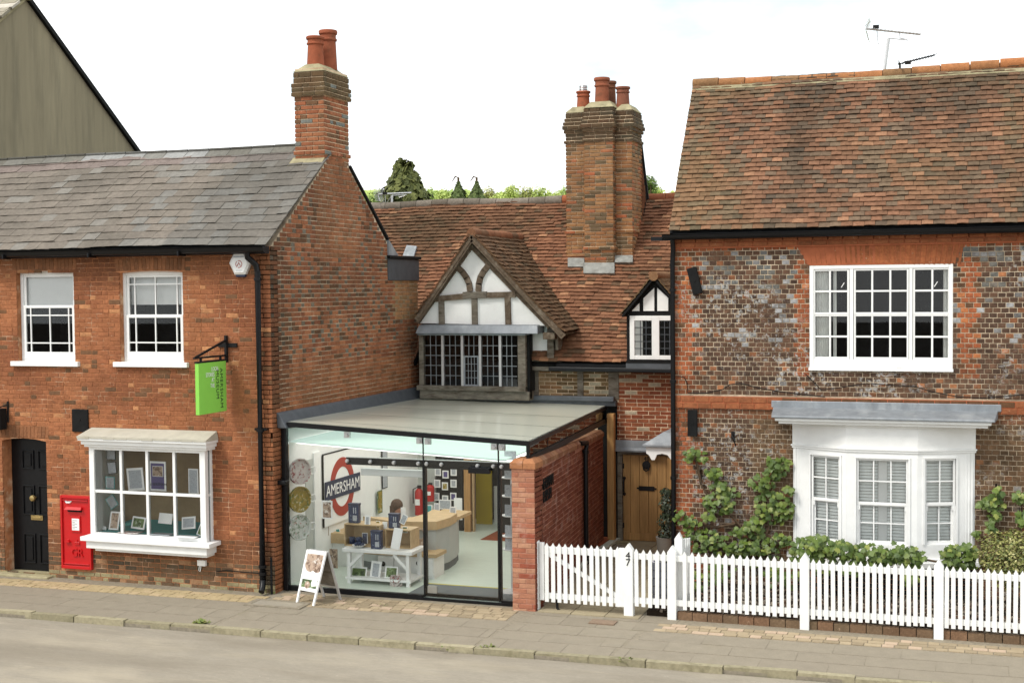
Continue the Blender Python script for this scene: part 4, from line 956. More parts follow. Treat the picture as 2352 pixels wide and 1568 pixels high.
m.build('flaunching', 'stone', cst, bev=.02)
m = MB()
for (xa2, xb2, ya2, yb2) in ((1304, 1342, 592, 612), (1340, 1411, 603, 627), (1412, 1453, 586, 602)):
    q = [onroof(x, y, .115) for x, y in ((xa2, yb2), (xb2, yb2), (xb2, ya2), (xa2, ya2))]; m.hexa([p-N*.05 for p in q]+q)
mat('lead_worn', A(150, 150, 144), .8, .25, 7, .3, 30, dirt=[(A(105, 100, 92), 5, .5, .7, .7)]); m.build('lead_flashing', 'lead_worn', cst)
def cpot(x, ytop, ybase, Y, r, col):
    b = px(x, ybase, Y=Y); t = px(x, ytop, Y=Y); return pot(cst, b.x, Y, b.z, t.z-b.z, r, col)
cpot(1340, 210, 258, 28.4, .15, A(205, 95, 60)); cpot(1383, 179, 256, 28.3, .165, A(190, 95, 68)); cpot(1402, 187, 250, 28.75, .13, A(150, 85, 65)); cpot(1431, 200, 253, 28.45, .15, A(175, 95, 78))
b = px(1340, 210, Y=28.4); m = MB()
for i in range(4): m.lathe([(.085, i*.035), (.095, i*.035+.012), (.085, i*.035+.03)], (b.x, 28.4, b.z-.01), 14)
m.build('flue_liner', 'steel', cst, smooth=True)
# tile-hung shoulder behind the stack
m = MB(); ps = [onroof(1456, 575, .05), onroof(1484, 462, .05)]
pA = px(1469, 330, Y=28.97); pB = px(1484, 458, Y=28.97); pC = px(1466, 560, Y=28.97)
m.add([(pA.x-.5, 28.98, pA.z), pA, pB, pC, (pA.x-.5, 28.98, pC.z), (pA.x-.5, 29.03, pA.z), (pA.x, 29.03, pA.z), (pB.x, 29.03, pB.z), (pC.x, 29.03, pC.z), (pA.x-.5, 29.03, pC.z)], [(0, 1, 2, 3, 4), (9, 8, 7, 6, 5), (1, 6, 7, 2), (2, 7, 8, 3), (0, 5, 6, 1)]); sh_ = m.build('tile_hung_shoulder', 'black_matt', CH)
tiles(sh_, (pA.x-.5, 28.96, pC.z), (1, 0, 0), (0, 0, 1), [(0, 0), (pC.x-pA.x+.5, 0), (pB.x-pA.x+.5, pB.z-pC.z), (.5, pA.z-pC.z), (0, pA.z-pC.z)], .128, .2, .014, .026, c_tile, tl, 12)
m = MB(); m.bar(pA+Vector((0.03, .0, .05)), pB+Vector((.04, .0, 0)), .05, .05, (0, 1, 0)); m.build('shoulder_trim', 'black_matt', CH)
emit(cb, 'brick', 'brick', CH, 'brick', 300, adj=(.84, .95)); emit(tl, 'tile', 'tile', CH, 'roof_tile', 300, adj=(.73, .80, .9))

# ------------------------------------------------------------------ right house: dark header brick, red tile roof, white bay
RH = thing('cottage', 'dark brick cottage with red tiled roof and white bay window behind the picket fence', 'house', (-2, 22.6, GZ))
YR = 22.6; XR = -4.93; XE = 2.8; Fr = frame((0, YR, 0), (1, 0, 0)); rb = []; rt_ = []
def rp(x, y, Y=YR): return FX(x, y, Y)
wu = (rp(1859, 730)[0], rp(2189, 730)[0], rp(2030, 848)[1], rp(2030, 608)[1])
bxa, bxd = rp(1822, 1100)[0], rp(2239, 1100)[0]
bz0, bz1 = .52, 2.75
bandz = (2.92, 3.13)
def rh_col(s, z, hd, r):
    n = nz(s*.8, z*1.1, 1.7); n2 = nz(s*2.1, z*2.1, 6.2)
    q = s < XR+(.30 if int(z/BC) % 2 else .44) or (wu[2]-.15 < z < wu[3]+.1 and (wu[0]-.30 < s < wu[0] or wu[1] < s < wu[1]+.32))
    if q or z > 5.60:
        c = mixc(A(168, 84, 50), A(198, 104, 62), r.random())
        if r.random() < .12: c = A(214, 122, 72)
        if r.random() < .15: c = A(120, 80, 58)
        return mixc(c, A(110, 66, 46), max(0, min(.6, n*.8+.1)))
    c = mixc(A(84, 62, 54), A(124, 86, 70), r.random())
    if r.random() < .07: c = A(158, 96, 66)
    if r.random() < .02: c = A(196, 120, 80)
    g = .03+n2*.35+(.08 if z > 3.9 else -.1)
    if r.random() < g: c = mixc(A(124, 119, 117), A(186, 185, 186), r.random())
    if z > 4.9 and r.random() < .35: c = mixc(c, A(120, 122, 118), .8)
    if z < 3.5: c = mixc(c, A(118, 88, 66), .15)
    if (bxa-.75 < s < bxa or bxd < s < bxd+.8) and z < 2.9: c = mixc(c, A(142, 110, 74), .25)
    if bandz[0]-.16 < z < bandz[0]: c = mixc(c, A(150, 84, 56), .5)
    if z < .6 and r.random() < .5: c = A(120, 74, 56)
    return c
arch_h = .40
arch = [(wu[0]+.0, wu[3]+.003), (wu[1], wu[3]+.003), (wu[1]+.26, wu[3]+arch_h), (wu[0]-.26, wu[3]+arch_h)]
fw_ = wall(RH, 'front_wall', Fr, [(XR, -.3), (XE, -.3), (XE, 5.86), (XR, 5.86)], [rect(*wu), rect(bxa+.1, bxd-.1, .5, 2.66)], [arch, rect(XR-.1, XE, *bandz)], .26, 'mortar_cream', rb, rh_col, 'header', seed=51, zlo=-.3)
ra_ = random.Random(8)
m = MB(Fr); m.prism([(wu[0]-.02, wu[3]+.004), (wu[1]+.02, wu[3]+.004), (wu[1]+.25, wu[3]+arch_h), (wu[0]-.25, wu[3]+arch_h)], .0, .003, 2); mat('arch_joint', A(176, 100, 66), .95, .15, 9); m.build('arch_bed', 'arch_joint', RH)
ro = []
soldier(ro, fw_, Fr, wu[0]-.12, wu[1]+.12, wu[3]+.006, arch_h-.016, lambda s, z, h, r: mixc(A(186, 96, 54), A(168, 88, 52), r.random()), ra_, .13, proud=.004)
# projecting band and corbelled eaves course
def course_run(par, F, s0, s1, z0, h, w, colf, seed, L=BL, pool=ro):
    r = random.Random(seed); R3 = F.to_3x3(); U, V, N = [R3.col[i].copy() for i in range(3)]; s = s0-r.random()*.2
    while s < s1:
        a, b = max(s0, s), min(s1, s+L); s += L+BJ
        if b-a < .03: continue
        M = Matrix((U*(b-a), V*(h-BJ), N*(w+.02))).transposed().to_4x4(); M.translation = F @ Vector((a, z0+.004, -.02)); pool.append((M, colf(a, z0, False, r), par))
m = MB(Fr); m.box(XR-.02, XE, *bandz, -.01, .035).box(XR-.01, XE, 5.62, 5.80, -.01, .03); bo = m.build('band_course', 'arch_joint', RH)
bcol = lambda s, z, h, r: mixc(mixc(A(172, 88, 54), A(196, 104, 64), r.random()), A(104, 72, 54), (.75 if (z > 3.1 or -3.3 < s < .3) and z < 4 else .15)+.2*r.random())
for k in range(2): course_run(bo, Fr, XR-.03, XE, bandz[0]+k*.105, .105, .042, bcol, 60+k)
for k in range(2): course_run(bo, Fr, XR-.02, XE, 5.64+k*.08, .08, .045+.02*k, bcol, 64+k)
m = MB(); m.box(XR, XR+.25, YR+.26, 26.5, -.3, 5.8).box(XE-.25, XE, YR+.26, 26.5, -.3, 5.8).box(XR+.25, XE-.25, 26.3, 26.5, -.3, 5.8).prism([(YR+.05, 5.75), (26.5, 5.75), (24.58, 8.55)], XR+.02, XR+.25, 0).box(XR+.25, XE-.25, YR+.27, 26.3, 3.1, 3.2); m.build('side_walls', 'mortar', RH)
# roof
O = Vector((XR-.05, 22.44, 5.90)); rp_ = math.atan2(8.68-5.90, 24.56-22.44); T = Vector((0, math.cos(rp_), math.sin(rp_))); RL = 3.50; Lx = XE-XR+.1
N = Vector((1, 0, 0)).cross(T); m = MB(); q = [O, O+Vector((Lx, 0, 0)), O+Vector((Lx, 0, 0))+T*RL, O+T*RL]
m.hexa([p-N*.10 for p in q]+[p-N*.02 for p in q]); q2 = [Vector((p.x, 2*24.56-p.y, p.z)) for p in q]; m.hexa([p-Vector((0, 0, .12)) for p in q2]+[p-Vector((0, 0, .02)) for p in q2]); rro = m.build('roof', 'black_matt', RH)
def r_tile(s, t, r):
    n = nz(s*.5, t*.5, 3); n2 = nz(s*1.3, t*.5, 8); c = mixc(A(142, 84, 58), A(170, 98, 66), r.random())
    k = r.random()
    if k < .32: c = mixc(A(142, 104, 84), A(128, 90, 72), r.random())
    elif k < .40: c = mixc(A(104, 80, 68), A(120, 86, 70), r.random())
    elif k < .45: c = A(184, 110, 74)
    c = mixc(c, A(136, 112, 64), max(0, min(.3, n*.6-.05+(.2 if t > 3.0 or s > 5.2 or s < .5 else 0))))
    c = mixc(c, A(84, 66, 56), max(0, min(.6, n2*1.2-.05+(.25 if 3.8 < s < 5.2 and t > .8 else 0))))
    return c
undr = lambda s, t: .025*math.sin(s*.9+.6)*math.sin(t*.9)+.018*nz(s*1.1, t*1.1, 2)
tiles(rro, O, (1, 0, 0), T, [(0, 0), (Lx, 0), (Lx, RL), (0, RL)], .1035, .178, .014, .046, r_tile, rt_, 14, undr, ragged=.012)
x = XR-.06; zr = O.z+RL*math.sin(rp_)
while x < XE+.2:
    w = .48; m = MB(); sag = -.05*math.sin((x-XR)/4.2*math.pi) if x < XR+4.2 else (x-XR-4.2)*.03; m.cur = desat(mixc(A(206, 122, 78), A(156, 112, 84), rs.random()), .9, .82)
    m.tube([(x, 24.56, zr+sag-.02), (x+w-.014, 24.56, zr+sag-.02)], .108, 10); m.build('ridge_tile', 'tile', rro, smooth=True); x += w
m = MB(); m.tube([(XR-.05, 24.46, zr-.14), (XE, 24.46, zr-.14)], .07, 6); m.build('ridge_bedding', 'stone', rro)
# gutter, downpipe
m = MB(); m.prism([(22.40-.065*math.cos(a)+.0, 5.85-.08*math.sin(a)) for a in [i*math.pi/8 for i in range(9)]]+[(22.48, 5.86), (22.32, 5.86)], XR-.16, XE, 0)
m.box(XR, XE, 22.47, 22.57, 5.78, 5.89); m.box(XR-.36, XR+.0, 22.4, 22.5, 5.76, 5.83); m.build('gutter', 'black', RH)
m = MB(); m.tube([(XR-.0, 22.44, 5.80), (XR-.0, 22.50, 5.6), (XR-.02, 22.53, 5.4), (XR-.02, 22.53, GZ)], .042, 10)
for z in (4.9, 3.35, 1.7): m.lathe([(.055, z), (.055, z+.05)], (XR-.02, 22.53, 0), 10)
m.build('downpipe', 'black', RH, smooth=True)
# upper window: fixed sash beside two side casements
def rx_(x): return rp(x, 730)[0]
def rz_(y): return rp(2030, y)[1]
a, b, c, d = wu; W = -.02
m = MB(Fr); bs = rz_(826)
m.box(a, a+.07, c, d, -.16, W+.02).box(b-.07, b, c, d, -.16, W+.02).box(a+.07, b-.07, d-.06, d, -.16, W+.019).box(a+.07, b-.07, c, bs, -.16, W+.019).box(a-.01, b+.01, c-.03, c+.02, -.1, .05)
m.box(rx_(1951), rx_(1960), bs, d-.06, -.1, W+.015).box(rx_(2088), rx_(2096), bs, d-.06, -.1, W+.015); win = m.build('window', 'white', RH, bev=.006)
rz4 = [bs+.0, rz_(773), rz_(722), rz_(668), d-.06]
def xs_of(l): return [rx_(v) for v in l]
for nm, X_ in (('left_casement', [1868, 1906, 1950]), ('sash', [1961, 2003, 2044.5, 2087]), ('right_casement', [2097, 2141, 2182])):
    xx = xs_of(X_); sash(win, nm, Fr, xx, [rz4[0], rz4[1], rz4[2]], W-.0, .03, .03, bot=.04, bname='lower_sash'); sash(win, nm, Fr, xx, [rz4[2]-.0, rz4[3], rz4[4]], W+.005, .03, .03, bot=.035, bname='upper_sash')
m = MB(Fr)
for (xa, xb, n_) in ((1868, 1904, 7), (2166, 2182, 3), (1912, 1920, 1)):
    x0, x1 = rx_(xa), rx_(xb); p = []
    for i in range(n_*4+1): p.append((x0+(x1-x0)*i/(n_*4), -.10+.015*math.sin(i*math.pi/2)))
    for (u0, w0_), (u1, w1_) in zip(p, p[1:]): m.add([(u0, bs, w0_), (u1, bs, w1_), (u1, d-.05, w1_), (u0, d-.05, w0_)], [(0, 1, 2, 3)])
m.build('curtain', 'curtain', win)
m = MB(Fr); m.box(a-.1, b+.1, c-.1, d+.1, -1.6, -1.55).box(a-.8, a-.75, c, d, -1.55, -.27); m.build('room_lining', 'dark_room', win)
m = MB(Fr)
for x in (1936, 2150): p = (rx_(x), rz_(655)); m.bar((p[0]-.03, p[1]-.03, -.035), (p[0]+.02, p[1]+.05, -.035), .012, .012, (0, 0, 1))
m.build('window_stay', 'white', win)
# bay window: three facets under a lead-topped cornice
zs0, zs1 = .62, 2.72
pA_, pD_ = (bxa, YR-.02), (bxd, YR-.02); YBf = YR-.36
pB_, pC_ = (px(1944, 1100, Y=YBf).x, YBf), (px(2107, 1100, Y=YBf).x, YBf)
P4 = [pA_, pB_, pC_, pD_]
bayo = MB()
def facets(mb, z0, z1, off, Ps=P4):
    """a strip that follows the three facets, standing out by off"""
    o = [(Ps[0][0]-off, YR+.02), (Ps[0][0]-off, Ps[0][1]-off*.6), (Ps[1][0]-off*.3, Ps[1][1]-off), (Ps[2][0]+off*.3, Ps[2][1]-off), (Ps[3][0]+off, Ps[3][1]-off*.6), (Ps[3][0]+off, YR+.02)]
    mb.prism(o, z0, z1, 2)
facets(bayo, zs0-.14, zs0-.05, .10); facets(bayo, zs0-.05, zs0, .06); rbay = bayo.build('bay_window', 'white', RH, bev=.008)
m = MB(); facets(m, 2.36, zs1, .012); m.build('bay_frieze', 'white', rbay, bev=.006)
m = MB(); facets(m, 2.335, 2.36, .035); facets(m, 2.30, 2.335, .02); facets(m, zs1-.02, zs1+.02, .04); m.build('bay_moulding', 'white', rbay, bev=.004)
slats = []
for i, (wl_, wr_, cols, lab) in enumerate(((1861, 1931, 2, 'left'), (1965, 2088, 3, 'mid'), (2122, 2197, 2, 'right'))):
    p, q = Vector((*P4[i], 0)), Vector((*P4[i+1], 0)); F = frame(p, q-p); Lf = (q-p).length
    Fi = F.inverted()
    def sx_(x, y=1150):
        r = _fw*FPX+_rt*(x-PW/2)-_up*(y-PH/2); n_ = F.to_3x3().col[2]; k = (p-EYE).dot(n_)/r.dot(n_); return Fi @ (EYE+r*k)
    x0, x1 = sx_(wl_).x, sx_(wr_).x; zt_w = sx_((wl_+wr_)/2, 1046 if i == 0 else 1053).y; zb_w = sx_((wl_+wr_)/2, 1250 if i else 1244).y; zm_w = sx_((wl_+wr_)/2, 1148 if i == 0 else 1158).y
    m = MB(F); m.box(0, x0, zs0, 2.36, -.12, 0).box(x1, Lf, zs0, 2.36, -.12, 0).box(x0, x1, zt_w, 2.36, -.12, -.002).box(x0, x1, zs0, zb_w, -.12, -.002)
    pan = m.build('bay_facet', 'white', rbay, bev=.003)
    m = MB(F); t = .028
    m.box(x0-.02, x0+.012, zb_w, zt_w+.02, -.0, .018).box(x1-.012, x1+.02, zb_w, zt_w+.02, -.0, .018).box(x0-.02, x1+.02, zt_w, zt_w+.025, -.0, .019); m.build('architrave', 'white', rbay)
    cx_ = [x0+.012+(x1-x0-.024)*k/cols for k in range(cols+1)]
    sash(rbay, 'u', F, cx_, [zm_w-.02, (zm_w+zt_w)/2, zt_w], -.015, .036, .02, bot=.05, bname='upper_sash')
    lo = [v for v in cx_]; lo[0] += .03; lo[-1] -= .03
    sash(rbay, 'l', F, lo, [zb_w, (zm_w+zb_w)/2+.01, zm_w-.01], -.05, .03, .02, bot=.05, bname='lower_sash')
    m = MB(F); m.box(x0+.0, x0+.045, zb_w, zm_w-.02, -.06, -.012).box(x1-.045, x1, zb_w, zm_w-.02, -.06, -.012).box(x0+.005, x0+.07, zm_w-.10, zm_w-.02, -.055, -.02).box(x1-.07, x1-.005, zm_w-.10, zm_w-.02, -.055, -.02); m.build('sash_box', 'white', rbay)
    m = MB(F); m.box(x0-.05, x1+.05, zb_w-.1, zt_w+.1, -.5, -.48); m.build('room_lining', 'dim_room', rbay)
    segs = [(x0+.02, x1-.02)] if cols == 2 else [(x0+.02, (x0+x1)/2-.075), ((x0+x1)/2+.075, x1-.02)]
    if cols == 3: m = MB(F); m.box((x0+x1)/2-.07, (x0+x1)/2+.07, zb_w, zt_w, -.15, -.115); m.build('shutter_stile', 'white', rbay)
    R3 = F.to_3x3(); U, V, Nn = [R3.col[j].copy() for j in range(3)]
    n_s = 26
    for (s0, s1) in segs:
        for k in range(n_s):
            z = zb_w+.02+(zt_w-zb_w-.05)*k/n_s
            D = (V*.043+Nn*-.016); M = Matrix((U*(s1-s0), D, Nn*.006+V*.003)).transposed().to_4x4(); M.translation = F @ Vector((s0, z, -.105)); slats.append((M, (.80, .82, .80), rbay))
mat('slat', (1, 1, 1), .5, .03, 9, objcol=True)
emit(slats, 'box', 'slat', RH, 'shutter_slat', 300, variants=1)
m = MB()                                         # fluted pilasters at the bay's ends
for x, sg in ((bxa, 1), (bxd, -1)):
    for k in range(4): m.box(x+sg*(.03+k*.045), x+sg*(.055+k*.045), YR-.05-.012*k, YR, zs0, 2.3)
m.build('pilaster', 'white', rbay)
m = MB(); ca, cb_ = rp(1767, 960)[0]+.12, rp(2300, 960)[0]-.1
m.box(ca+.10, cb_-.10, YBf-.14, YR, zs1+.02, zs1+.07).box(ca+.05, cb_-.05, YBf-.20, YR, zs1+.07, zs1+.12); m.build('bay_cornice', 'white', rbay, bev=.01)
m = MB(); m.hexa([(ca, YBf-.24, zs1+.12), (cb_, YBf-.24, zs1+.12), (cb_+.05, YR+.0, zs1+.12), (ca-.05, YR+.0, zs1+.12), (ca, YBf-.24, zs1+.16), (cb_, YBf-.24, zs1+.16), (cb_+.05, YR-.02, zs1+.26), (ca-.05, YR-.02, zs1+.26)])
m.box(ca-.08, cb_+.10, YR-.05, YR+.0, zs1+.24, zs1+.36); m.build('bay_lead_roof', 'lead', rbay, bev=.012)
m = MB(); facets(m, -.3, zs0-.14, -.03); bw = m.build('bay_plinth', 'mortar', rbay)
rq = random.Random(2)
for i in range(3):
    p, q = Vector((*P4[i], 0)), Vector((*P4[i+1], 0)); F = frame(p+Vector((0, .03, 0)), q-p)
    for k in range(8): course_run(bw, F, 0, (q-p).length, -.14+k*BC, BC, .01, lambda s, z, h, r: mixc(A(104, 66, 50), A(84, 60, 48), r.random()) if z > .36 else A(26, 25, 25), 70+k+i*9)
emit(ro, 'brick', 'brick', RH, 'brick', 90, 'brickwork', adj=(.86, .9)); emit(rb, 'brick', 'brick_old', RH, 'brick', 205, adj=(.88, .90, .7)); emit(rt_, 'tile', 'tile', RH, 'roof_tile', 300, adj=(.65, .84, .9))
# wall fittings
def plate(x, y, w, h, rot, lab):
    p = px(x, y, Y=YR-.05); t = thing('wall_lamp', lab, 'wall lamp', (p.x, YR-.03, p.z)); F = frame((p.x, YR, p.z), (1, 0, 0)) @ Matrix.Rotation(rot, 4, 'Z')
    m = MB(F); m.box(-w/2, w/2, -h/2, h/2, .03, .09); m.build('lamp_body', 'black_matt', t, bev=.01)
    m = MB(F); m.box(-.05, .05, -.06, .06, 0, .03).lathe([(.02, .09), (.02, .1)], (0, 0, 0), 8, 2); m.build('bracket', 'black_matt', t)
plate(1596, 645, .165, .46, R(14), 'tilted black rectangular fitting high on the dark brick wall')
plate(1591, 971, .165, .45, 0, 'upright black rectangular fitting below the brick band of the cottage')
hk = thing('wall_hook', 'curved black iron hook on the brick wall left of the bay window', 'hook', (-3.9, YR, 2.4)); p = px(1688, 1004, Y=YR)
m = MB(); m.tube([(p.x-.03, YR, p.z+.04), (p.x-.03, YR-.10, p.z+.05), (p.x+.0, YR-.13, p.z-.02), (p.x+.03, YR-.08, p.z-.14)], [.014, .016, .014, .010], 8); m.build('hook', 'iron', hk, smooth=True)
m = MB(); m.box(p.x-.06, p.x, YR-.02, YR+.0, p.z-.02, p.z+.10); m.build('wall_plate', 'iron', hk)
def cable(name, pts, Y, r, lab):
    m = MB(); m.tube([px(x, y, Y=Y) for x, y in pts], r, 6); return tag(m.build(name, 'black_matt', None, smooth=True), lab, 'cable')
cable('cable', [(1556, 864), (1572, 866), (1578, 880), (1580, 902), (1620, 903), (1660, 894), (1676, 883), (1700, 880), (1740, 890), (1790, 899), (1840, 905), (1895, 911)], YR-.05, .009, 'black cable looping over the brick band on the left of the cottage')
cable('cable', [(1850, 859), (1872, 880), (1886, 895), (1930, 890), (1990, 880), (2060, 885), (2100, 887), (2140, 899), (2200, 911), (2260, 914), (2352, 906)], YR-.05, .008, 'thin black cable sagging across the wall above the bay roof')

# ------------------------------------------------------------------ glass-fronted museum entrance
GX = thing('glass_extension', 'single-storey glass shop front with a flat glass roof between the two brick houses', 'glass building', (-9, 20.3, GZ))
YG_ = 20.30
def gxp(x, y, Y=YG_): return px(x, y, Y=Y)
FLc, FRc = gxp(660, 968, 20.22), gxp(1213, 1012, 20.22); BRc = px(1392, 943, Y=26.1); BLc = Vector((XL+.03, 26.1, 2.70)); BRc = Vector((BRc.x, 26.1, 2.62))
def rpt(u, v, dz=0):
    p = FLc.lerp(FRc, u).lerp(BLc.lerp(BRc, u), v); return p+Vector((0, 0, dz))
vv = [0, .085, .33, .60, 1.0]
for a, b in zip(vv, vv[1:]):
    m = MB(); e = .0022; q = [rpt(0, a+e), rpt(1, a+e), rpt(1, b-e), rpt(0, b-e)]; m.hexa([p-Vector((0, 0, .03)) for p in q]+q); m.build('roof_pane', 'opal', GX)
m = MB(); m.bar(FLc+Vector((0, -.01, -.045)), FRc+Vector((.02, -.01, -.045)), .05, .075); m.bar(FRc+Vector((0, 0, -.05)), BRc+Vector((0, 0, -.05)), .05, .07)
fs0 = FRc+Vector((0, 0, -.30)); fs1 = BRc+Vector((0, 0, -.30)); m.bar(fs0, fs1, .07, .10); m.bar(fs0, FRc+Vector((0, 0, -.05)), .05, .06, (0, 1, 0)); m.build('roof_beam', 'black', GX)
Fsd = frame(fs0, fs1-fs0); Ls = (fs1-fs0).xy.length; cells = [Ls*t for t in (.01, .2, .42, .66, .88, .99)]
panes(GX, Fsd, [(a+.01, b-.01, .05, .22) for a, b in zip(cells, cells[1:])], -.0, 'clere_glass', .012)
m = MB(Fsd); [m.box(c-.008, c+.008, .04, .24, -.015, .015) for c in cells]; m.build('glazing_joint', 'black', GX)
# lead flashings along the two walls
m = MB(); m.hexa([(XL+.02, 20.12, 2.66), (XL+.20, 20.12, 2.66), (XL+.20, 26.15, 2.66), (XL+.02, 26.15, 2.66), (XL+.0, 20.12, 2.93), (XL+.06, 20.12, 2.90), (XL+.06, 26.15, 2.90), (XL+.0, 26.15, 2.93)]); m.build('lead_flashing', 'lead_dark', GX, bev=.015)
m = MB(); m.box(XL+.05, BRc.x+.22, 26.02, 26.18, 2.60, 2.72); m.box(XL+.05, BRc.x+.2, 25.94, 26.10, 2.70, 2.80); m.build('lead_flashing', 'lead_dark', GX, bev=.015)
# glazing
gz0, gz1 = -.07, 2.58
def gX(x, y=1180): return gxp(x, y).x
xa, xb_, xc, xd = gX(664), gX(974), gX(1146), gX(1196)
def topz(x): t = (x-FLc.x)/(FRc.x-FLc.x); return FLc.z+(FRc.z-FLc.z)*t-.09
for a, b in ((xa, xb_), (xb_+.0, xc), (xc, xd)):
    m = MB(); m.hexa([(a+.012, YG_-.006, gz0), (b-.012, YG_-.006, gz0), (b-.012, YG_+.006, gz0), (a+.012, YG_+.006, gz0), (a+.012, YG_-.006, topz(a)), (b-.012, YG_-.006, topz(b)), (b-.012, YG_+.006, topz(b)), (a+.012, YG_+.006, topz(a))]); m.build('glass_pane', 'shop_glass', GX)
m = MB(); zt1 = gxp(1060, 1070).z
for x in (xb_, xc): m.box(x-.010, x+.010, YG_-.012, YG_+.012, gz0, topz(x))
m.build('glazing_joint', 'black', GX)
m = MB(); m.box(xb_-.03, xb_+.035, YG_+.02, YG_+.07, gz0, zt1-.02).box(xc-.035, xc+.03, YG_+.02, YG_+.07, gz0, zt1-.02).box(xb_+.035, xc-.035, YG_+.02, YG_+.07, zt1-.06, zt1-.02).box(xb_+.035, xc-.035, YG_+.02, YG_+.07, gz0, gz0+.06); m.build('door_frame', 'black', GX)
m = MB(); m.box(xb_+.036, xb_+.20, YG_+.025, YG_+.065, gz0+.06, gz0+.18); m.build('door_foot', 'steel', GX)
m = MB(); m.box(xa, xb_-.03, YG_-.03, YG_+.05, gz0-.05, gz0+.03).box(xb_-.03, xd, YG_-.03, YG_+.03, gz0-.05, gz0-.01).box(xc+.03, xd, YG_-.02, YG_+.04, gz0-.01, gz0+.03); m.build('sill_rail', 'black', GX)
tz0, tz1 = gxp(900, 1068, 20.36).z, gxp(900, 1053, 20.36).z
m = MB(); m.box(px(797, 1058, Y=20.36).x, px(1186, 1068, Y=20.36).x, 20.33, 20.38, tz0-.01, tz1).box(px(1080, 1068, Y=20.3).x, px(1128, 1068, Y=20.3).x, 20.2, 20.29, tz0-.06, tz0+.03); m.build('track_beam', 'black', GX)
m = MB(); m.box(px(797, 1058, Y=20.36).x, px(1186, 1068, Y=20.36).x, 20.325, 20.385, tz1, tz1+.012)
for x in (798, 851, 905, 961, 980, 1014, 1097, 1133, 1152): p = px(x, 1060, Y=20.3); m.lathe([(.03, -.03), (.034, .0), (.02, .01)], (p.x, 20.30, (tz0+tz1)/2), 10, 1); m.lathe([(.03, .03), (.034, .0), (.02, -.03)], (p.x, 20.285, (tz0+tz1)/2), 10, 1)
m.build('track_bolts', 'steel', GX, smooth=True)
m = MB(); 
for x in (798, 964, 983, 1135, 1153): q = px(x, 1004, Y=20.3); z = topz(q.x)-.06; m.box(q.x-.05, q.x+.05, 20.27, 20.33, z-.05, z+.05); m.lathe([(.03, -.02), (.03, .02)], (q.x, 20.26, z), 10, 1)
m.build('glass_clamps', 'steel', GX)
m = MB(); m.box(px(828, 1085, Y=20.5).x, px(975, 1085, Y=20.5).x, 20.5, 20.62, px(900, 1094, Y=20.5).z, px(900, 1078, Y=20.5).z); m.build('door_operator', 'inside_white', GX, bev=.01)
m = MB(); m.box(gX(653), gX(664.5), 20.22, 20.34, -.12, 2.74).box(gX(643), gX(668), 20.12, 20.26, gxp(655, 1105).z-.04, gxp(655, 1105).z+.04); m.build('corner_post', 'black', GX, bev=.02)
# inside: floor, white left wall, ceiling panel given an added glow
FZ = -.06
m = MB(); m.box(XL+.02, -6.85, YG_+.02, 27.6, FZ-.05, FZ); m.build('shop_floor', 'floor_mint', GX)
m = MB(); a = px(978, 1340, Z=FZ); b = px(1180, 1348, Z=FZ); m.box(a.x, -6.9, YG_+.05, a.y, FZ, FZ+.006); m.build('entrance_matting', 'mat_grey', GX)
m = MB(); m.box(a.x, -6.9, a.y, a.y+.05, FZ, FZ+.008); m.build('mat_edge', 'yellow', GX)
m = MB(); m.box(XL+.015, XL+.04, YG_+.04, 26.1, FZ, 2.62); iw = m.build('inner_wall', 'inside_white', GX)
m = MB(); q = (px(701, 1050, X=XL+.05), px(719, 1290, X=XL+.05)); m.box(XL+.04, XL+.05, q[0].y, q[0].y+.28, q[1].z, 2.0); m.build('grey_recess', 'inside_grey', iw)
m = MB(); m.box(XL+.04, XL+.08, px(722, 1100, X=XL+.08).y-.0, px(738, 1100, X=XL+.08).y, FZ, 2.1); m.build('column', 'inside_white', iw)
pz = px(668, 1013, Y=20.45).z
m = MB(); ps = [px(667, 1012, Y=20.45), px(1160, 1056, Y=20.45)]; m.hexa([ps[0]-Vector((0, 0, .02)), ps[1]-Vector((0, 0, .02)), Vector((ps[1].x-.15, 25.6, ps[1].z+.03)), Vector((ps[0].x, 25.6, ps[0].z-.02)), ps[0], ps[1], Vector((ps[1].x-.15, 25.6, ps[1].z+.05)), Vector((ps[0].x, 25.6, ps[0].z+.0))])
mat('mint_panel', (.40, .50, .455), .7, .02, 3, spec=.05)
_b = MATS['mint_panel'].node_tree.nodes['Principled BSDF']; _b.inputs['Emission Color'].default_value = (.78, 1, .90, 1); _b.inputs['Emission Strength'].default_value = .26  # emission added so the panel glows and brightens the shop
m.build('glow_ceiling_panel', 'mint_panel', GX)
mat('added_fill_glow', (.8, .8, .8), .5, 0); _b = MATS['added_fill_glow'].node_tree.nodes['Principled BSDF']; _b.inputs['Emission Color'].default_value = (1, 1, .95, 1); _b.inputs['Emission Strength'].default_value = .95
m = MB(); m.v = []; dz = Vector((0, 0, .05)); rc = Vector((0, .22, 0)); m.hexa([ps[0]-dz*1.4+rc, ps[1]-dz*1.4+rc, Vector((ps[1].x-.15, 25.6, ps[1].z-.04)), Vector((ps[0].x, 25.6, ps[0].z-.09)), ps[0]-dz+rc, ps[1]-dz+rc, Vector((ps[1].x-.15, 25.6, ps[1].z-.02)), Vector((ps[0].x, 25.6, ps[0].z-.07))]); m.build('added_fill_sheet', 'added_fill_glow', GX)  # unseen glowing sheet added under the panel to brighten the interior
YB_ = 26.05
def bw_(name, x0, x1, y0, y1, m_, Y=YB_, th=.06, par=None):
    p, q = px(x0, y0, Y=Y), px(x1, y1, Y=Y); mb = MB(); mb.box(p.x, q.x, Y, Y+th, min(p.z, q.z), max(p.z, q.z)); return mb.build(name, m_, par or GX)
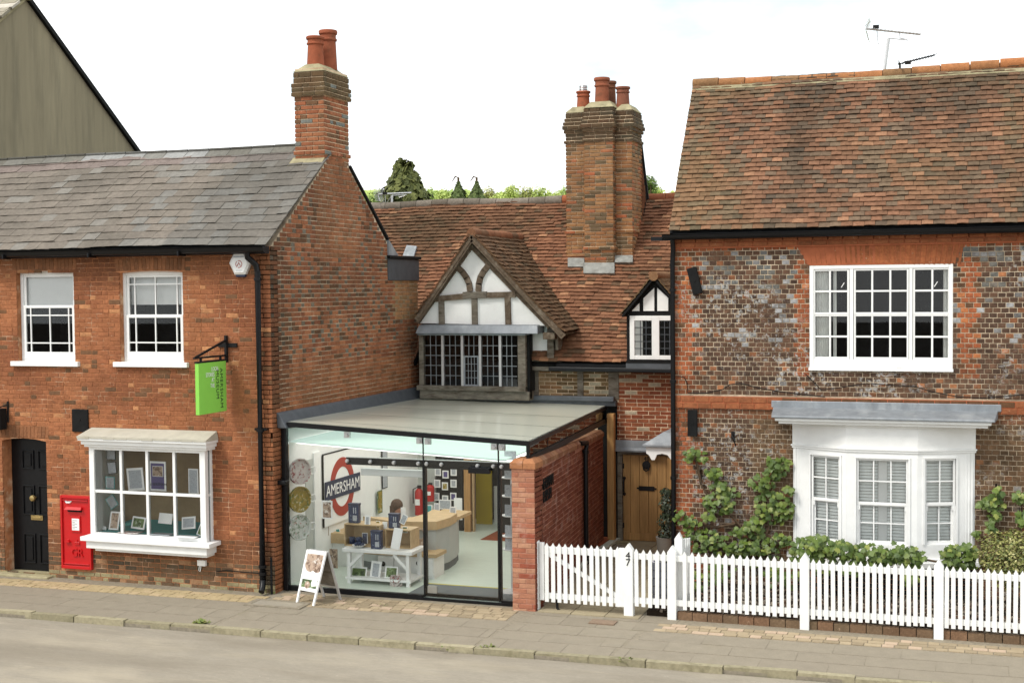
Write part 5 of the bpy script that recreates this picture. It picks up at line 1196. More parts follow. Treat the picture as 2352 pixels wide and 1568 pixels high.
bw_('back_wall', 958, 1002, 985, 1290, 'inside_grey'); bw_('back_wall', 1002, 1064, 985, 1290, 'dark_room', 26.03); bw_('oak_post', 1064, 1081, 985, 1252, 'oak', 25.95, .16)
bw_('oak_post', 1084, 1089, 1040, 1250, 'oak_pale', 26.0, .1); bw_('passage_end', 1078, 1260, 985, 1290, 'dark_room', 27.5); bw_('yellow_panel', 1092, 1130, 1040, 1226, 'yellow_panel', 26.9, .05); bw_('panel_foot', 1092, 1130, 1214, 1228, 'oak_pale', 26.85, .05); bw_('white_panel', 1134, 1157, 1116, 1214, 'inside_white', 27.2, .05)
m = MB(); a = px(1078, 1252, Z=FZ); m.box(a.x, -7.0, 25.2, 27.5, FZ, FZ+.01); m.build('passage_floor', 'rust_floor', GX)
bw_('dark_side', 1152, 1215, 1040, 1275, 'dark_room', 26.0)
bw_('oak_post', 1394, 1411, 950, 1250, 'oak', 25.92, .15)

def card(x, y, w, h, Y, lab, cat='card', face='paper', border='paper', tilt=0.0, lean=0.0, name='card', group=None, inset=.12, X=None, yaw=0):
    """a printed card or framed sheet: board and printed face"""
    p = px(x, y, Y=Y) if X is None else px(x, y, X=X); s = (p-EYE).dot(_fw)/FPX
    t = thing(name, lab, cat, p, group); t.matrix_basis = Matrix.Translation(p)
    F = (frame(p, (1, 0, 0)) if X is None else frame(p, (0, 1, 0))) @ Matrix.Rotation(yaw, 4, 'Y') @ Matrix.Rotation(lean, 4, 'X') @ Matrix.Rotation(tilt, 4, 'Z'); W, Hh = w*s, h*s
    if X is not None: W = w*s*2.6
    m = MB(F); m.box(-W/2, W/2, -Hh/2, Hh/2, -.012, 0); m.build('board', border, t)
    m = MB(F); i = min(W, Hh)*inset; m.box(-W/2+i, W/2-i, -Hh/2+i, Hh/2-i, 0, .003); m.build('print', face, t)
    return t, F, W, Hh
# roundel station sign leaning on the left wall
Xs = XL+.07; tl_, br_ = px(741, 1062, X=Xs), px(838, 1215, X=Xs)
rs_ = thing('station_sign', 'large white station sign board with a red ring and a dark blue name bar', 'sign', (Xs, 22.5, .3)); Fs = frame((Xs, 0, 0), (0, 1, 0))
cc = px(787, 1112, X=Xs+.03); ry0, ry1 = px(745, 1150, X=Xs).y-.0, px(832, 1150, X=Xs).y
zt_s, zb_s = px(787, 1048, X=Xs).z, px(787, 1182, X=Xs).z; Rz = (zt_s-zb_s)/2; zc_ = (zt_s+zb_s)/2; yc_ = cc.y
m = MB(Fs); m.box(ry0-.06, ry1+.12, zb_s-.1, zt_s+.12, 0, .02); m.build('sign_board', 'inside_white', rs_)
m = MB(Fs); e = .012
m.box(ry0-.08, ry0-.06, zb_s-.1, zt_s+.12, 0, .03).box(ry0-.06, ry1+.12, zt_s+.12, zt_s+.14, 0, .03); m.build('board_edge', 'black_matt', rs_)
m = MB(Fs); n = 40; v = []; f = []
for k in range(n):
    ca, sa = math.cos(2*math.pi*k/n), math.sin(2*math.pi*k/n); v += [(yc_+Rz*.92*ca, zc_+Rz*sa, .02), (yc_+Rz*.62*ca, zc_+Rz*.68*sa, .02), (yc_+Rz*.92*ca, zc_+Rz*sa, .03), (yc_+Rz*.62*ca, zc_+Rz*.68*sa, .03)]
for k in range(n): a, b = 4*k, 4*((k+1) % n); f += [(a+2, a+3, b+3, b+2), (a, b, b+1, a+1), (a, a+2, b+2, b), (a+1, b+1, b+3, a+3)]
m.add(v, f); m.build('ring', 'ring_red', rs_)
m = MB(Fs); m.box(yc_-.72, yc_+.72, zc_-.17, zc_+.17, .03, .045); m.build('name_bar', 'navy', rs_)
text(rs_, 'AMERSHAM', Fs @ Matrix.Translation((yc_, zc_-.01, .046)), .29, 'paper', .002, sx=.92)
pf = card(884, 1072, 11, 98, 0, 'tall black-framed notice on the white wall behind the station sign', 'framed notice', 'print_grey', 'black_matt', X=XL+.07, name='framed_notice', inset=.07)
card(873, 1152, 10, 52, 0, 'green and orange illustrated bag hanging on the white wall by the counter', 'bag', 'print_mustard', 'print_green', X=XL+.1, name='hanging_bag', inset=.1)
# round printed trays on the left
for (y, fm, lab) in ((1082, 'print_rose', 'red and white round tray, topmost of the three on the shop wall'), (1146, 'print_mustard', 'yellow patterned round tray, middle of the three on the shop wall'), (1210, 'print_floral', 'green floral round tray, lowest of the three on the shop wall')):
    p = px(687, y, X=XL+.20); t = thing('round_tray', lab, 'tray', p, 'trays hanging on the shop wall'); F = frame(p, (.42, .9, 0)); r = .225
    m = MB(F); m.lathe([(r, .0), (r, .05), (r*.93, .05), (r*.9, .012)], (0, 0, 0), 20, 2); m.build('tray', fm, t, smooth=True)
    for sg in (1,): m = MB(F); m.tube([(sg*r, .05, .03), (sg*(r+.09), .05, .03), (sg*(r+.10), -.02, .03), (sg*(r+.06), -.07, .03), (sg*r, -.06, .03)], .010, 6); m.build('handle', 'paper', t, smooth=True)
# white display table
YT = 20.78; ta, tb = px(786, 1262, Y=YT), px(946, 1262, Y=YT); zt_t = ta.z+.03
tb_ = thing('display_table', 'white painted two-tier display table just inside the shop window', 'table', (-9.6, 21, FZ))
m = MB(); m.box(ta.x, tb.x, YT, YT+.62, zt_t-.06, zt_t); m.build('table_top', 'white', tb_, bev=.006)
zs = px(850, 1328, Y=YT).z; m = MB(); m.box(ta.x+.04, tb.x-.04, YT+.03, YT+.58, zs-.04, zs); m.build('lower_shelf', 'white', tb_)
for x in (ta.x+.07, tb.x-.13):
    for y in (YT+.04, YT+.52): m = MB(); m.box(x, x+.06, y, y+.06, FZ, zt_t-.06); m.build('leg', 'white', tb_)
m = MB(); m.bar((ta.x+.12, YT+.06, zt_t-.30), (ta.x+.36, YT+.06, zt_t-.07), .05, .05, (0, 1, 0)); m.bar((tb.x-.12, YT+.06, zt_t-.30), (tb.x-.36, YT+.06, zt_t-.07), .05, .05, (0, 1, 0)); m.build('brace', 'white', tb_)
def crate(x0, x1, y0, y1, Y, lab):
    p, q = px(x0, y1, Y=Y), px(x1, y0, Y=Y); t = thing('wooden_crate', lab, 'crate', (p.x, Y, zt_t), 'wooden crates on the display table'); z0, z1 = zt_t+.002, q.z
    m = MB(); m.box(p.x, p.x+.02, Y, Y+.36, z0, z1).box(q.x-.02, q.x, Y, Y+.36, z0, z1); m.build('side', 'oak_pale', t)
    m = MB(); m.box(p.x+.02, q.x-.02, Y, Y+.36, z1-.02, z1).box(p.x+.02, q.x-.02, Y, Y+.36, z0, z0+.02); m.build('top_board', 'oak_pale', t)
    m = MB(); m.box(p.x+.02, q.x-.02, Y+.34, Y+.36, z0+.02, z1-.02); m.build('back_panel', 'oak_pale', t); return z1
z1a = crate(791, 873, 1206, 1255, 20.98, 'wooden crate on its side holding navy mugs, left on the table'); z1b = crate(885, 944, 1217, 1258, 21.02, 'wooden crate on its side behind the leaning white leaflet')
def tin(x0, x1, y0, y1, Y, lab, name='gift_tin', mt='navy_tin', z=None, cat='tin', d=.10):
    p, q = px(x0, y1, Y=Y), px(x1, y0, Y=Y); z0 = p.z if z is None else z; t = thing(name, lab, cat, (p.x, Y, z0), 'navy gift tins' if name == 'gift_tin' else None)
    m = MB(); m.box(p.x, q.x, Y, Y+d, z0, z0+(q.z-p.z)*.96); m.build('tin_body', mt, t, bev=.01); m = MB(); m.box(p.x-.004, q.x+.004, Y-.004, Y+d+.004, z0+(q.z-p.z)*.9, z0+(q.z-p.z)); m.build('tin_lid', 'navy', t, bev=.006)
    m = MB(); w = q.x-p.x; h = q.z-p.z; m.box(p.x+w*.45, q.x-w*.15, Y-.006, Y, z0+h*.12, z0+h*.4).box(p.x+w*.5, p.x+w*.58, Y-.006, Y, z0+h*.5, z0+h*.8).box(p.x+w*.7, p.x+w*.78, Y-.006, Y, z0+h*.5, z0+h*.8); m.build('tin_print', 'print_grey', t)
tin(800, 823, 1164, 1208, 21.05, 'navy gift tin standing upright on the left crate', z=z1a)
tin(851, 874, 1214, 1255, 20.86, 'navy gift tin standing on the table in front of the left crate', z=zt_t)
tin(892, 915, 1184, 1217, 21.08, 'navy gift tin standing on the right crate in front of the seated person', z=z1b)
for x in (803, 818): 
    p = px(x, 1250, Y=21.05); t = thing('mug', 'navy and blue mug inside the left crate, %s of the pair' % ('nearer the glass edge' if x == 803 else 'second from the crate side'), 'mug', (p.x+.03, 21.1, zt_t), 'mugs in the crate'); m = MB(); m.lathe([(.05, .022), (.055, .03), (.055, .14), (.048, .14), (.045, .05)], (p.x+.03, 21.1, zt_t), 14); m.build('mug_body', 'navy_tin', t, smooth=True)
    m = MB(); m.tube([(p.x+.085, 21.1, zt_t+.12), (p.x+.12, 21.1, zt_t+.10), (p.x+.12, 21.1, zt_t+.06), (p.x+.085, 21.1, zt_t+.045)], .01, 6); m.build('mug_handle', 'navy', t)
bwl = thing('bowl', 'small blue and white heap of keyrings in a dish at the table edge', 'dish', px(820, 1258, Y=20.84)); p = px(822, 1254, Y=20.86); m = MB(); m.lathe([(.05, zt_t+.002), (.12, zt_t+.05), (.11, zt_t+.05), (.05, zt_t+.015)], (p.x, 20.9, 0), 16); m.build('dish', 'paper', bwl, smooth=True); m = MB(); [m.ball((p.x+rs.uniform(-.07, .07), 20.9+rs.uniform(-.06, .06), zt_t+.05+rs.random()*.03), .025, n=6, m=4) for _ in range(10)]; m.build('contents', 'navy_tin', bwl)
card(844, 1195, 14, 24, 21.02, 'small white price card standing on the left crate', lean=-.1, face='print_grey', inset=.25)
card(911, 1236, 22, 48, 20.82, 'tall white leaflet leaning against the right crate', 'leaflet', 'paper', tilt=-.12, lean=-.2)
card(927, 1192, 14, 22, 21.1, 'white leaflet leaning on top of the right crate', 'leaflet', 'print_grey', tilt=-.4, lean=-.2)
card(751, 1170, 27, 42, 20.36, 'white poster with two bottle photographs fixed inside the shop glass', 'poster', 'print_brown', name='poster')
card(824, 1315, 40, 28, 20.95, 'open picture book with green landscape photos on the lower shelf, left', 'book', 'print_green', lean=-.25, name='picture_book')
card(863, 1308, 26, 40, 20.95, 'white text sheet standing on the lower shelf between two picture books', 'leaflet', 'print_grey', lean=-.2, tilt=-.06, inset=.2)
card(899, 1314, 32, 28, 20.95, 'picture book with a green photo on the lower shelf behind the wicker heart', 'book', 'print_green', lean=-.25, name='picture_book')
t = thing('heart_decoration', 'round pale pink wicker heart decoration at the end of the lower shelf', 'decoration', px(910, 1338, Y=20.8)); p = px(910, 1336, Y=20.86); m = MB()
for k in range(9): a = k*.7; m.tube([(p.x+.11*math.cos(u+a)*(.7+.3*math.cos(k)), 20.86+.05*math.sin(a*2+u), p.z+.12*math.sin(u)*(.75+.25*math.sin(k))) for u in [i*math.pi/5 for i in range(11)]], .012, 5, caps=False)
m.build('wicker', 'print_rose', t)
# white cupboard with round finger holes, wood-topped counter
YC_ = 21.5; a, b = px(868, 1285, Y=YC_), px(1002, 1352, Y=YC_)
cb2 = thing('cupboard', 'low white cupboard with round finger holes and a wooden top behind the display table', 'cupboard', (a.x, YC_, FZ)); zc2 = px(950, 1278, Y=YC_).z
m = MB(); m.box(a.x, b.x-.05, YC_+.03, YC_+.5, FZ, zc2); m.build('cupboard_body', 'white', cb2); m = MB(); m.box(a.x-.3, b.x, YC_, YC_+.5, zc2, zc2+.06); m.build('cupboard_top', 'oak_pale', cb2)
xm = px(905, 1300, Y=YC_).x
for u0, u1, hx in ((a.x, xm-.01, 866), (xm+.01, b.x-.06, 961)):
    m = MB(); m.box(u0, u1, YC_, YC_+.03, FZ+.06, zc2-.02); d_ = m.build('door_panel', 'white', cb2, bev=.004); p = px(hx, 1293, Y=YC_); m = MB(); m.lathe([(.045, -.002), (.045, .004)], (max(p.x, u0+.1), YC_, p.z), 16, 1); m.build('finger_hole', 'black_matt', d_)
# curved grey counter
ct = thing('counter', 'curved grey reception counter with a broad wooden top', 'counter', (-9, 22.5, FZ)); pts = []
c0_, c1_ = px(1002, 1318, Z=FZ), px(1055, 1285, Z=FZ)
A_ = Vector((c0_.x, c0_.y, 0)); B_ = Vector((c1_.x+.0, c1_.y, 0))
arc = [A_+Vector((-.9, -.15, 0)), A_+Vector((-.4, -.12, 0)), A_, A_.lerp(B_, .35)+Vector((.10, 0, 0)), A_.lerp(B_, .7)+Vector((.08, 0, 0)), B_]
bk = [p+Vector((-.75, .35, 0)) for p in arc][::-1]
hz = px(1030, 1205, Y=c0_.y+.5).z
m = MB(); m.prism([(p.x, p.y) for p in arc+bk], FZ+.14, hz, 2); m.build('counter_front', 'counter_grey', ct)
m = MB(); m.prism([(p.x-.03, p.y+.03) for p in arc+bk], FZ, FZ+.14, 2); m.build('plinth', 'mat_grey', ct)
arc2 = [p+Vector((.03, -.03, 0)) for p in arc[:-1]]; bk2 = [p+Vector((-.6, .3, 0)) for p in arc2][::-1]
m = MB(); m.prism([(p.x, p.y) for p in arc2+bk2], hz, hz+.15, 2); m.build('counter_top', 'oak_pale', ct)
m = MB(); m.prism([(B_.x-.5, B_.y-.6), (B_.x+.1, B_.y-.25), (B_.x+.1, B_.y+.4), (B_.x-.5, B_.y+.5)], hz+.002, hz+.06, 2); m.build('end_shelf', 'oak_pale', ct)
bsk = thing('basket', 'dark wicker basket of goods standing by the counter', 'basket', px(958, 1270, Y=21.8)); p = px(958, 1272, Y=21.7); m = MB(); m.lathe([(.12, zc2+.06), (.17, zc2+.30), (.15, zc2+.30), (.10, zc2+.08)], (p.x, 21.72, 0), 14); m.build('basket_body', 'print_brown', bsk, smooth=True); m = MB(); m.tube([(p.x-.16, 21.72, zc2+.29), (p.x-.1, 21.72, zc2+.45), (p.x+.1, 21.72, zc2+.45), (p.x+.16, 21.72, zc2+.29)], .012, 6); m.build('basket_handle', 'print_brown', bsk)
bn = thing('bench', 'warm wooden bench-top against the white wall behind the roundel', 'bench', (-11, 22.3, FZ)); p0, p1 = px(738, 1222, Y=22.0), px(792, 1248, Y=22.0); m = MB(); m.box(p0.x, p1.x+.5, 22.0, 22.6, p1.z, p0.z); m.build('bench_top', 'oak_pale', bn); m = MB(); m.box(p0.x, p1.x+.5, 22.06, 22.5, FZ, p1.z); m.build('bench_base', 'inside_white', bn)
for x, nm, lb_ in ((757, 'print_grey', 'folded leaflet propped on the wooden bench-top'), (776, 'print_teal', 'green booklet lying on the wooden bench-top')): card(x, 1210 if x == 757 else 1218, 10, 26 if x == 757 else 8, 22.15, lb_, 'leaflet', nm, tilt=.2)
# boxes and cards on the counter
k = 0
for (x, y, w, h, f_, lb_) in ((985, 1172, 16, 26, 'print_teal', 'teal card box nearest the door frame on the counter'), (1003, 1170, 14, 30, 'print_grey', 'grey leaflet holder on the counter'), (1020, 1184, 12, 14, 'print_green', 'small green box on the counter'), (1040, 1176, 16, 26, 'print_grey', 'framed photo card at the far end of the counter')): card(x, y, w, h, 23.2, lb_, 'card', f_, lean=-.15)
n_ = 0
ordn = ('first', 'second', 'third')
for ci, x in enumerate((1004, 1022, 1041)):
    for ri, y in enumerate((1083, 1110, 1140)):
        card(x+rs.uniform(-2, 2), y+ci % 2*6, 15, 18, 25.9, '%s greetings card on the dark wall, %s column, %s row from the top' % (('white', 'grey', 'pale')[ci], ordn[ci], ordn[ri]), 'card', ('print_grey', 'print_purple', 'print_grey', 'print_mustard', 'print_grey')[(ci+ri*2) % 5], group='cards on the dark rack wall', inset=.18)
# smaller goods that fill the shop
for (x, y, w, h, Y, f_, lb_, nm, ct_) in ((766, 1282, 20, 44, 21.6, 'print_brown', 'brown patterned paper bag hanging by the table in the shop window', 'paper_bag', 'bag'), (752, 1216, 9, 26, 21.9, 'print_brown', 'brown bottle-shaped card at the left end of the bench-top', 'card', 'card'), (884, 1206, 12, 16, 21.12, 'paper', 'small white tag between the two crates', 'tag', 'tag'), (930, 1216, 12, 14, 21.14, 'print_green', 'small green card at the right end of the right crate', 'card', 'card'), (868, 1204, 9, 16, 21.2, 'print_mustard', 'small mustard jar label card on the left crate', 'card', 'card'), (1022, 1158, 30, 22, 24.4, 'print_grey', 'wide grey leaflet display above the counter end', 'leaflet display', 'leaflets'), (1052, 1168, 20, 50, 25.0, 'paper', 'tall white notice board beside the oak post', 'notice_board', 'board'), (1010, 1192, 14, 16, 22.6, 'print_teal', 'teal leaflet stack on the curved counter top', 'leaflet_stack', 'leaflets'), (700, 1330, 14, 24, 20.5, 'paper', 'white folded leaflet low by the left glass edge', 'leaflet', 'leaflet'), (838, 1238, 14, 30, 21.15, 'navy_tin', 'dark blue gift box inside the left crate', 'gift_box', 'box'), (985, 1128, 12, 30, 25.7, 'paper', 'white instruction notice above the extinguishers', 'notice', 'notice')):
    card(x, y, w, h, Y, lb_, ct_, f_, name=nm.replace(' ', '_'), inset=.1, border='print_brown' if 'bag' in nm else 'paper')
# fire extinguishers
for x, y0, y1, lab in ((963, 1114, 1182, 'red fire extinguisher standing left of the black door frame'), (988, 1108, 1150, 'red fire extinguisher hung higher, right of the black door frame')):
    p = px(x, y1, Y=25.6); q = px(x, y0, Y=25.6); t = thing('fire_extinguisher', lab, 'extinguisher', p, 'fire extinguishers'); h = q.z-p.z
    m = MB(); m.lathe([(.085, 0), (.09, .02), (.09, h*.78), (.06, h*.86), (.03, h*.9)], p, 14); m.build('cylinder', 'extinguisher', t, smooth=True); m = MB(); m.box(p.x-.03, p.x+.05, 25.58, 25.62, q.z-h*.1, q.z); m.tube([(p.x, 25.6, q.z-.02), (p.x-.11, 25.55, q.z-.08), (p.x-.10, 25.53, p.z+h*.4)], .012, 6); m.build('valve', 'black', t)
    m = MB(); m.box(p.x-.05, p.x+.05, 25.505, 25.52, p.z+h*.35, p.z+h*.55); m.build('label_sticker', 'paper', t)
# leaflet rack by the brick pier
rk = thing('leaflet_rack', 'white leaflet rack with curved tiers standing beside the brick pier', 'rack', (-7.2, 20.9, FZ)); pr_ = px(1176, 1270, Y=20.95); m = MB(); m.box(pr_.x-.02, pr_.x+.02, 20.95, 21.0, FZ, 2.2); m.lathe([(.22, FZ), (.22, FZ+.02)], (pr_.x, 20.98, 0), 16); m.build('rack_pole', 'alu', rk)
for k, y in enumerate((1062, 1098, 1140, 1185, 1232, 1262)):
    z = px(1170, y, Y=20.9).z; m = MB(); m.lathe([(.16, z), (.17, z+.015)], (pr_.x, 20.95, 0), 14); m.build('tier', 'paper', rk)
    m = MB(); m.tube([(pr_.x-.17, 20.9, z-.02), (pr_.x-.19, 20.86, z-.12), (pr_.x-.16, 20.86, z-.22)], .008, 5); m.build('wire', 'alu', rk); m = MB(); m.box(pr_.x-.08, pr_.x+.12, 20.84, 20.86, z+.01, z+.2); m.build('leaflet_stack', 'print_grey', rk)
# person seated behind the counter
pn = px(912, 1166, Y=22.9); hd = Vector((pn.x, 22.9, pn.z))
def skin_body(name, verts, edges, radii, m_, parent=None, sub=2):
    me = bpy.data.meshes.new(name); me.from_pydata(verts, edges, []); me.materials.append(MATS[m_]); o = link(name, me, parent)
    o.modifiers.new('skin', 'SKIN'); s = o.modifiers.new('sub', 'SUBSURF'); s.levels = s.render_levels = sub
    for v, r in zip(me.skin_vertices[0].data, radii): v.radius = r if isinstance(r, tuple) else (r, r)
    me.skin_vertices[0].data[0].use_root = True; return o
H = lambda x, y, z: tuple(hd+Vector((x, y, z)))
per = thing('person', 'person with short brown hair seated behind the shop counter, seen in profile', 'person', (hd.x, hd.y, FZ))
skin_body('body', [H(-.02, 0, -.88), H(0, 0, -.62), H(.01, 0, -.36), H(.01, 0, -.22), H(.015, 0, -.12), H(.02, 0, 0), H(.03, 0, .08), H(-.04, .19, -.34), H(.02, .25, -.58), H(.22, .20, -.68), H(-.04, -.19, -.34), H(.02, -.25, -.58), H(.22, -.20, -.68), H(.36, .1, -.9), H(.38, .1, -1.3), H(.36, -.1, -.9), H(.38, -.1, -1.3)],
          [(0, 1), (1, 2), (2, 3), (3, 4), (4, 5), (5, 6), (2, 7), (7, 8), (8, 9), (2, 10), (10, 11), (11, 12), (0, 13), (13, 14), (0, 15), (15, 16)], [.15, .15, .13, .065, .055, .092, .08, .075, .05, .04, .075, .05, .04, .085, .06, .085, .06], 'skin', per)
skin_body('jumper', [H(-.02, 0, -.80), H(0, 0, -.6), H(.01, 0, -.36), H(.01, 0, -.27), H(-.04, .19, -.34), H(.02, .25, -.58), H(.19, .21, -.67), H(-.04, -.19, -.34), H(.02, -.25, -.58), H(.19, -.21, -.67)], [(0, 1), (1, 2), (2, 3), (2, 4), (4, 5), (5, 6), (2, 7), (7, 8), (8, 9)], [.175, .17, .15, .09, .095, .07, .055, .095, .07, .055], 'cloth_dark', per)
m = MB(); m.ball(H(-.005, 0, .055), .118, .105, .12, 14, 8); m.box(hd.x-.11, hd.x-.02, hd.y-.09, hd.y+.09, hd.z-.08, hd.z+.05); m.build('hair', 'hair', per, smooth=True)
m = MB(); m.prism([(hd.x+.10, hd.z+.02), (hd.x+.14, hd.z-.02), (hd.x+.10, hd.z-.03)], hd.y-.015, hd.y+.015, 1); m.ball(H(.085, -.035, .02), .014, n=6, m=4); m.ball(H(.085, .035, .02), .014, n=6, m=4); m.box(hd.x+.09, hd.x+.105, hd.y-.03, hd.y+.03, hd.z-.06, hd.z-.05); m.build('face', 'skin', per)
card(926, 1178, 12, 26, 22.6, 'white sheet held up in front of the seated person', 'paper sheet', 'paper', name='sheet')

# ------------------------------------------------------------------ red brick pier and wing wall
GW = thing('garden_wall', 'red brick wing wall with a square end pier and a sloped brick coping', 'wall', (-6.9, 20.1, GZ)); gb = []
pa, pb = px(1178, 1390, Y=20.08), px(1230, 1390, Y=20.08); zpt = px(1204, 1076, Y=20.08).z
wr0 = Vector((pb.x, 20.40, 0)); wr1 = Vector((px(1389, 1200, Y=25.9).x, 25.9, 0))
def pier_col(s, z, hd, r): return mixc(A(184, 92, 72), A(206, 138, 116), r.random()) if r.random() > .2 else A(176, 78, 58)
def shaded_side_col(s, z, hd, r): return mixc(mixc(A(124, 54, 40), A(146, 70, 52), r.random()), A(170, 104, 84), .35 if r.random() < .2 else 0)  # side faces darker than the pier front: their shade is put into the colour
zt_w1 = px(1388, 1002, Y=25.9).z
wall(GW, 'pier_front', frame((0, 20.08, 0), (1, 0, 0)), rect(pa.x, pb.x, -.25, zpt), [], [], .4, 'mortar_new', gb, pier_col, 'flemish', seed=81, zlo=-.25)
Fp = frame((pb.x, 0, 0), (0, 1, 0)); wall(GW, 'pier_side', Fp, rect(20.085, 20.48, -.25, zpt), [], [], .05, 'mortar_new', gb, shaded_side_col, 'flemish', seed=82, zlo=-.25)
Fwg = frame(wr0+Vector((-.03, 0, 0)), wr1-wr0); Lw = (wr1-wr0).length; FwM = Fwg
wg = wall(GW, 'wing_wall', Fwg, [(0, -.25), (Lw, -.25), (Lw, zt_w1), (0, zpt)], [], [], .22, 'mortar_new', gb, shaded_side_col, 'stretcher', seed=83, zlo=-.25)
m = MB(Fwg); q = [(0, 0), (Lw, 0)]
r9 = random.Random(4); nC = 62
for i in range(nC):
    s0, s1 = Lw*i/nC, Lw*(i+1)/nC-.008; z = zpt+(zt_w1-zpt)*i/nC; m = MB(Fwg); m.cur = desat(mixc(A(190, 122, 90), A(160, 88, 66), r9.random()), .8, .72); m.prism([(s0, 0), (s1, 0), (s1, 1), (s0, 1)], 0, 0, 2) if False else None
    m.v, m.f, m.c, m.mi = [], [], [], []
    m.hexa([(s0, z, .03), (s1, z, .03), (s1, z, -.25), (s0, z, -.25), (s0, z+.075, .03), (s1, z+.075, .03), (s1, z+.075, -.25), (s0, z+.075, -.25)]); m.hexa([(s0, z+.075, .03), (s1, z+.075, .03), (s1, z+.075, -.25), (s0, z+.075, -.25), (s0, z+.13, -.03), (s1, z+.13, -.03), (s1, z+.13, -.19), (s0, z+.13, -.19)]); m.build('coping_brick', 'brick_new', GW)
for j in range(2):
    x0, x1 = pa.x-.02+(pb.x-pa.x+.05)*j/2, pa.x-.02+(pb.x-pa.x+.05)*(j+1)/2-.008; m = MB(); m.cur = desat(A(200, 122, 84), .85, .8)
    m.box(x0, x1, 20.05, 20.44, zpt, zpt+.09); e0, e1 = (.06, 0) if j == 0 else (0, .06); m.hexa([(x0, 20.05, zpt+.09), (x1, 20.05, zpt+.09), (x1, 20.44, zpt+.09), (x0, 20.44, zpt+.09), (x0+e0, 20.11, zpt+.15), (x1-e1, 20.11, zpt+.15), (x1-e1, 20.44, zpt+.15), (x0+e0, 20.44, zpt+.15)]); m.build('coping_brick', 'brick_new', GW)
emit(gb, 'brick', 'brick_new', GW, 'brick', 300, adj=(.82, .9))
def on_wing(x, y):
    r = _fw*FPX+_rt*(x-PW/2)-_up*(y-PH/2); n_ = Fwg.to_3x3().col[2]; k = (Fwg.translation-EYE).dot(n_)/r.dot(n_); return Fwg.inverted() @ (EYE+r*k)
ws = thing('wall_lettering', 'two short lines of dark raised letters on the shaded face of the wing wall', 'sign', (-6.7, 21, 1.7))
for body, x0, x1, y in (('AMERSHAM', 1236, 1271, 1109), ('MUSEUM', 1240, 1266, 1138)):
    a, b = on_wing(x0, y), on_wing(x1, y); text(ws, body, Fwg @ Matrix.Translation(((a.x+b.x)/2, (on_wing((x0+x1)/2, y)).y, .01)), .27, 'black_matt', .012, sx=(b.x-a.x)/(.27*.72*len(body)))
p = on_wing(1337, 1100); m = MB(Fwg); zt9 = on_wing(1337, 1020).y
m.tube([(p.x-.25, zt9+.05, .02), (p.x-.0, zt9+.03, .10), (p.x, zt9-.10, .07), (p.x, -.15, .07)], .045, 10); m.lathe([(.06, zt9-.16), (.06, zt9-.1)], (p.x, 0, .07), 10, 1); m.build('downpipe', 'black', GW, smooth=True)

# ------------------------------------------------------------------ post box set into the left house
pbY = 19.93; p0, p1 = px(141, 1304, Y=pbY), px(206, 1140, Y=pbY); PBw, PBh = p1.x-p0.x, p1.z-p0.z
pbo = thing('post_box', 'red wall post box with a white collection plate and raised royal cypher', 'post box', (p0.x, 19.95, p0.z)); Fp_ = frame((p0.x, pbY, p0.z), (1, 0, 0))
m = MB(Fp_); m.box(0, PBw, 0, PBh, -.25, -.03); m.box(0, .035, 0, PBh, -.03, 0).box(PBw-.035, PBw, 0, PBh, -.03, 0).box(.035, PBw-.035, PBh-.05, PBh, -.03, -.001).box(.035, PBw-.035, 0, .06, -.03, -.001).box(.05, PBw-.05, PBh-.09, PBh-.075, -.03, .006).box(.05, PBw-.05, .085, .10, -.03, .004); m.build('box_body', 'red', pbo, bev=.006)
m = MB(Fp_); hx0, hx1 = PBw*.18, PBw*.74; zs_ = PBh*.835; m.hexa([(hx0, zs_-.03, -.02), (hx1, zs_-.03, -.02), (hx1, zs_-.03, .05), (hx0, zs_-.03, .05), (hx0+.02, zs_+.02, -.02), (hx1-.02, zs_+.02, -.02), (hx1-.02, zs_+.02, .0), (hx0+.02, zs_+.02, .0)]); m.build('hood', 'red', pbo, bev=.004)
m = MB(Fp_); m.box(hx0+.03, hx1-.03, zs_-.075, zs_-.035, -.04, -.022); m.build('slot', 'black_matt', pbo)
m = MB(Fp_); m.box(PBw*.38-.02, PBw*.62+.02, PBh*.52-.02, PBh*.70+.03, -.03, -.01); fr_ = m.build('plate_frame', 'red', pbo, bev=.004); m = MB(Fp_); m.box(PBw*.38, PBw*.62, PBh*.53, PBh*.69, -.01, -.006); m.build('collection_plate', 'paper', fr_)
m = MB(Fp_)
for i in range(6): m.box(PBw*.40, PBw*(.55 if i % 2 else .48), PBh*(.55+.022*i), PBh*(.555+.022*i), -.006, -.005)
m.build('plate_print', 'ink', fr_)
text(pbo, 'GR', Fp_ @ Matrix.Translation((PBw*.52, PBh*.22, -.025)), .21, 'red', .016, 'cypher', sx=.9)
m = MB(Fp_); cxx, czz = PBw*.52, PBh*.33
m.box(cxx-.05, cxx+.05, czz, czz+.02, -.03, -.012); [m.ball((cxx+k*.035, czz+.035, -.022), .022, .022, .012, 8, 5) for k in (-1, 0, 1)]; m.box(cxx-.006, cxx+.006, czz+.05, czz+.09, -.03, -.014).box(cxx-.018, cxx+.018, czz+.066, czz+.078, -.03, -.013); m.build('crown', 'red', pbo)
m = MB(Fp_); m.lathe([(.035, -.03), (.03, .0)], (PBw*.22, PBh*.375, 0), 12, 2); m.box(PBw*.15, PBw*.30, PBh*.36, PBh*.375, -.03, .02); m.build('lock', 'red', pbo)
m = MB(Fp_); m.tube([(PBw*.16, PBh*.925, -.026), (PBw*.20, PBh*.905, -.024), (PBw*.30, PBh*.905, -.024), (PBw*.36, PBh*.925, -.026)], [.016, .022, .022, .014], 6); m.build('chipped_paint', 'paper', pbo)

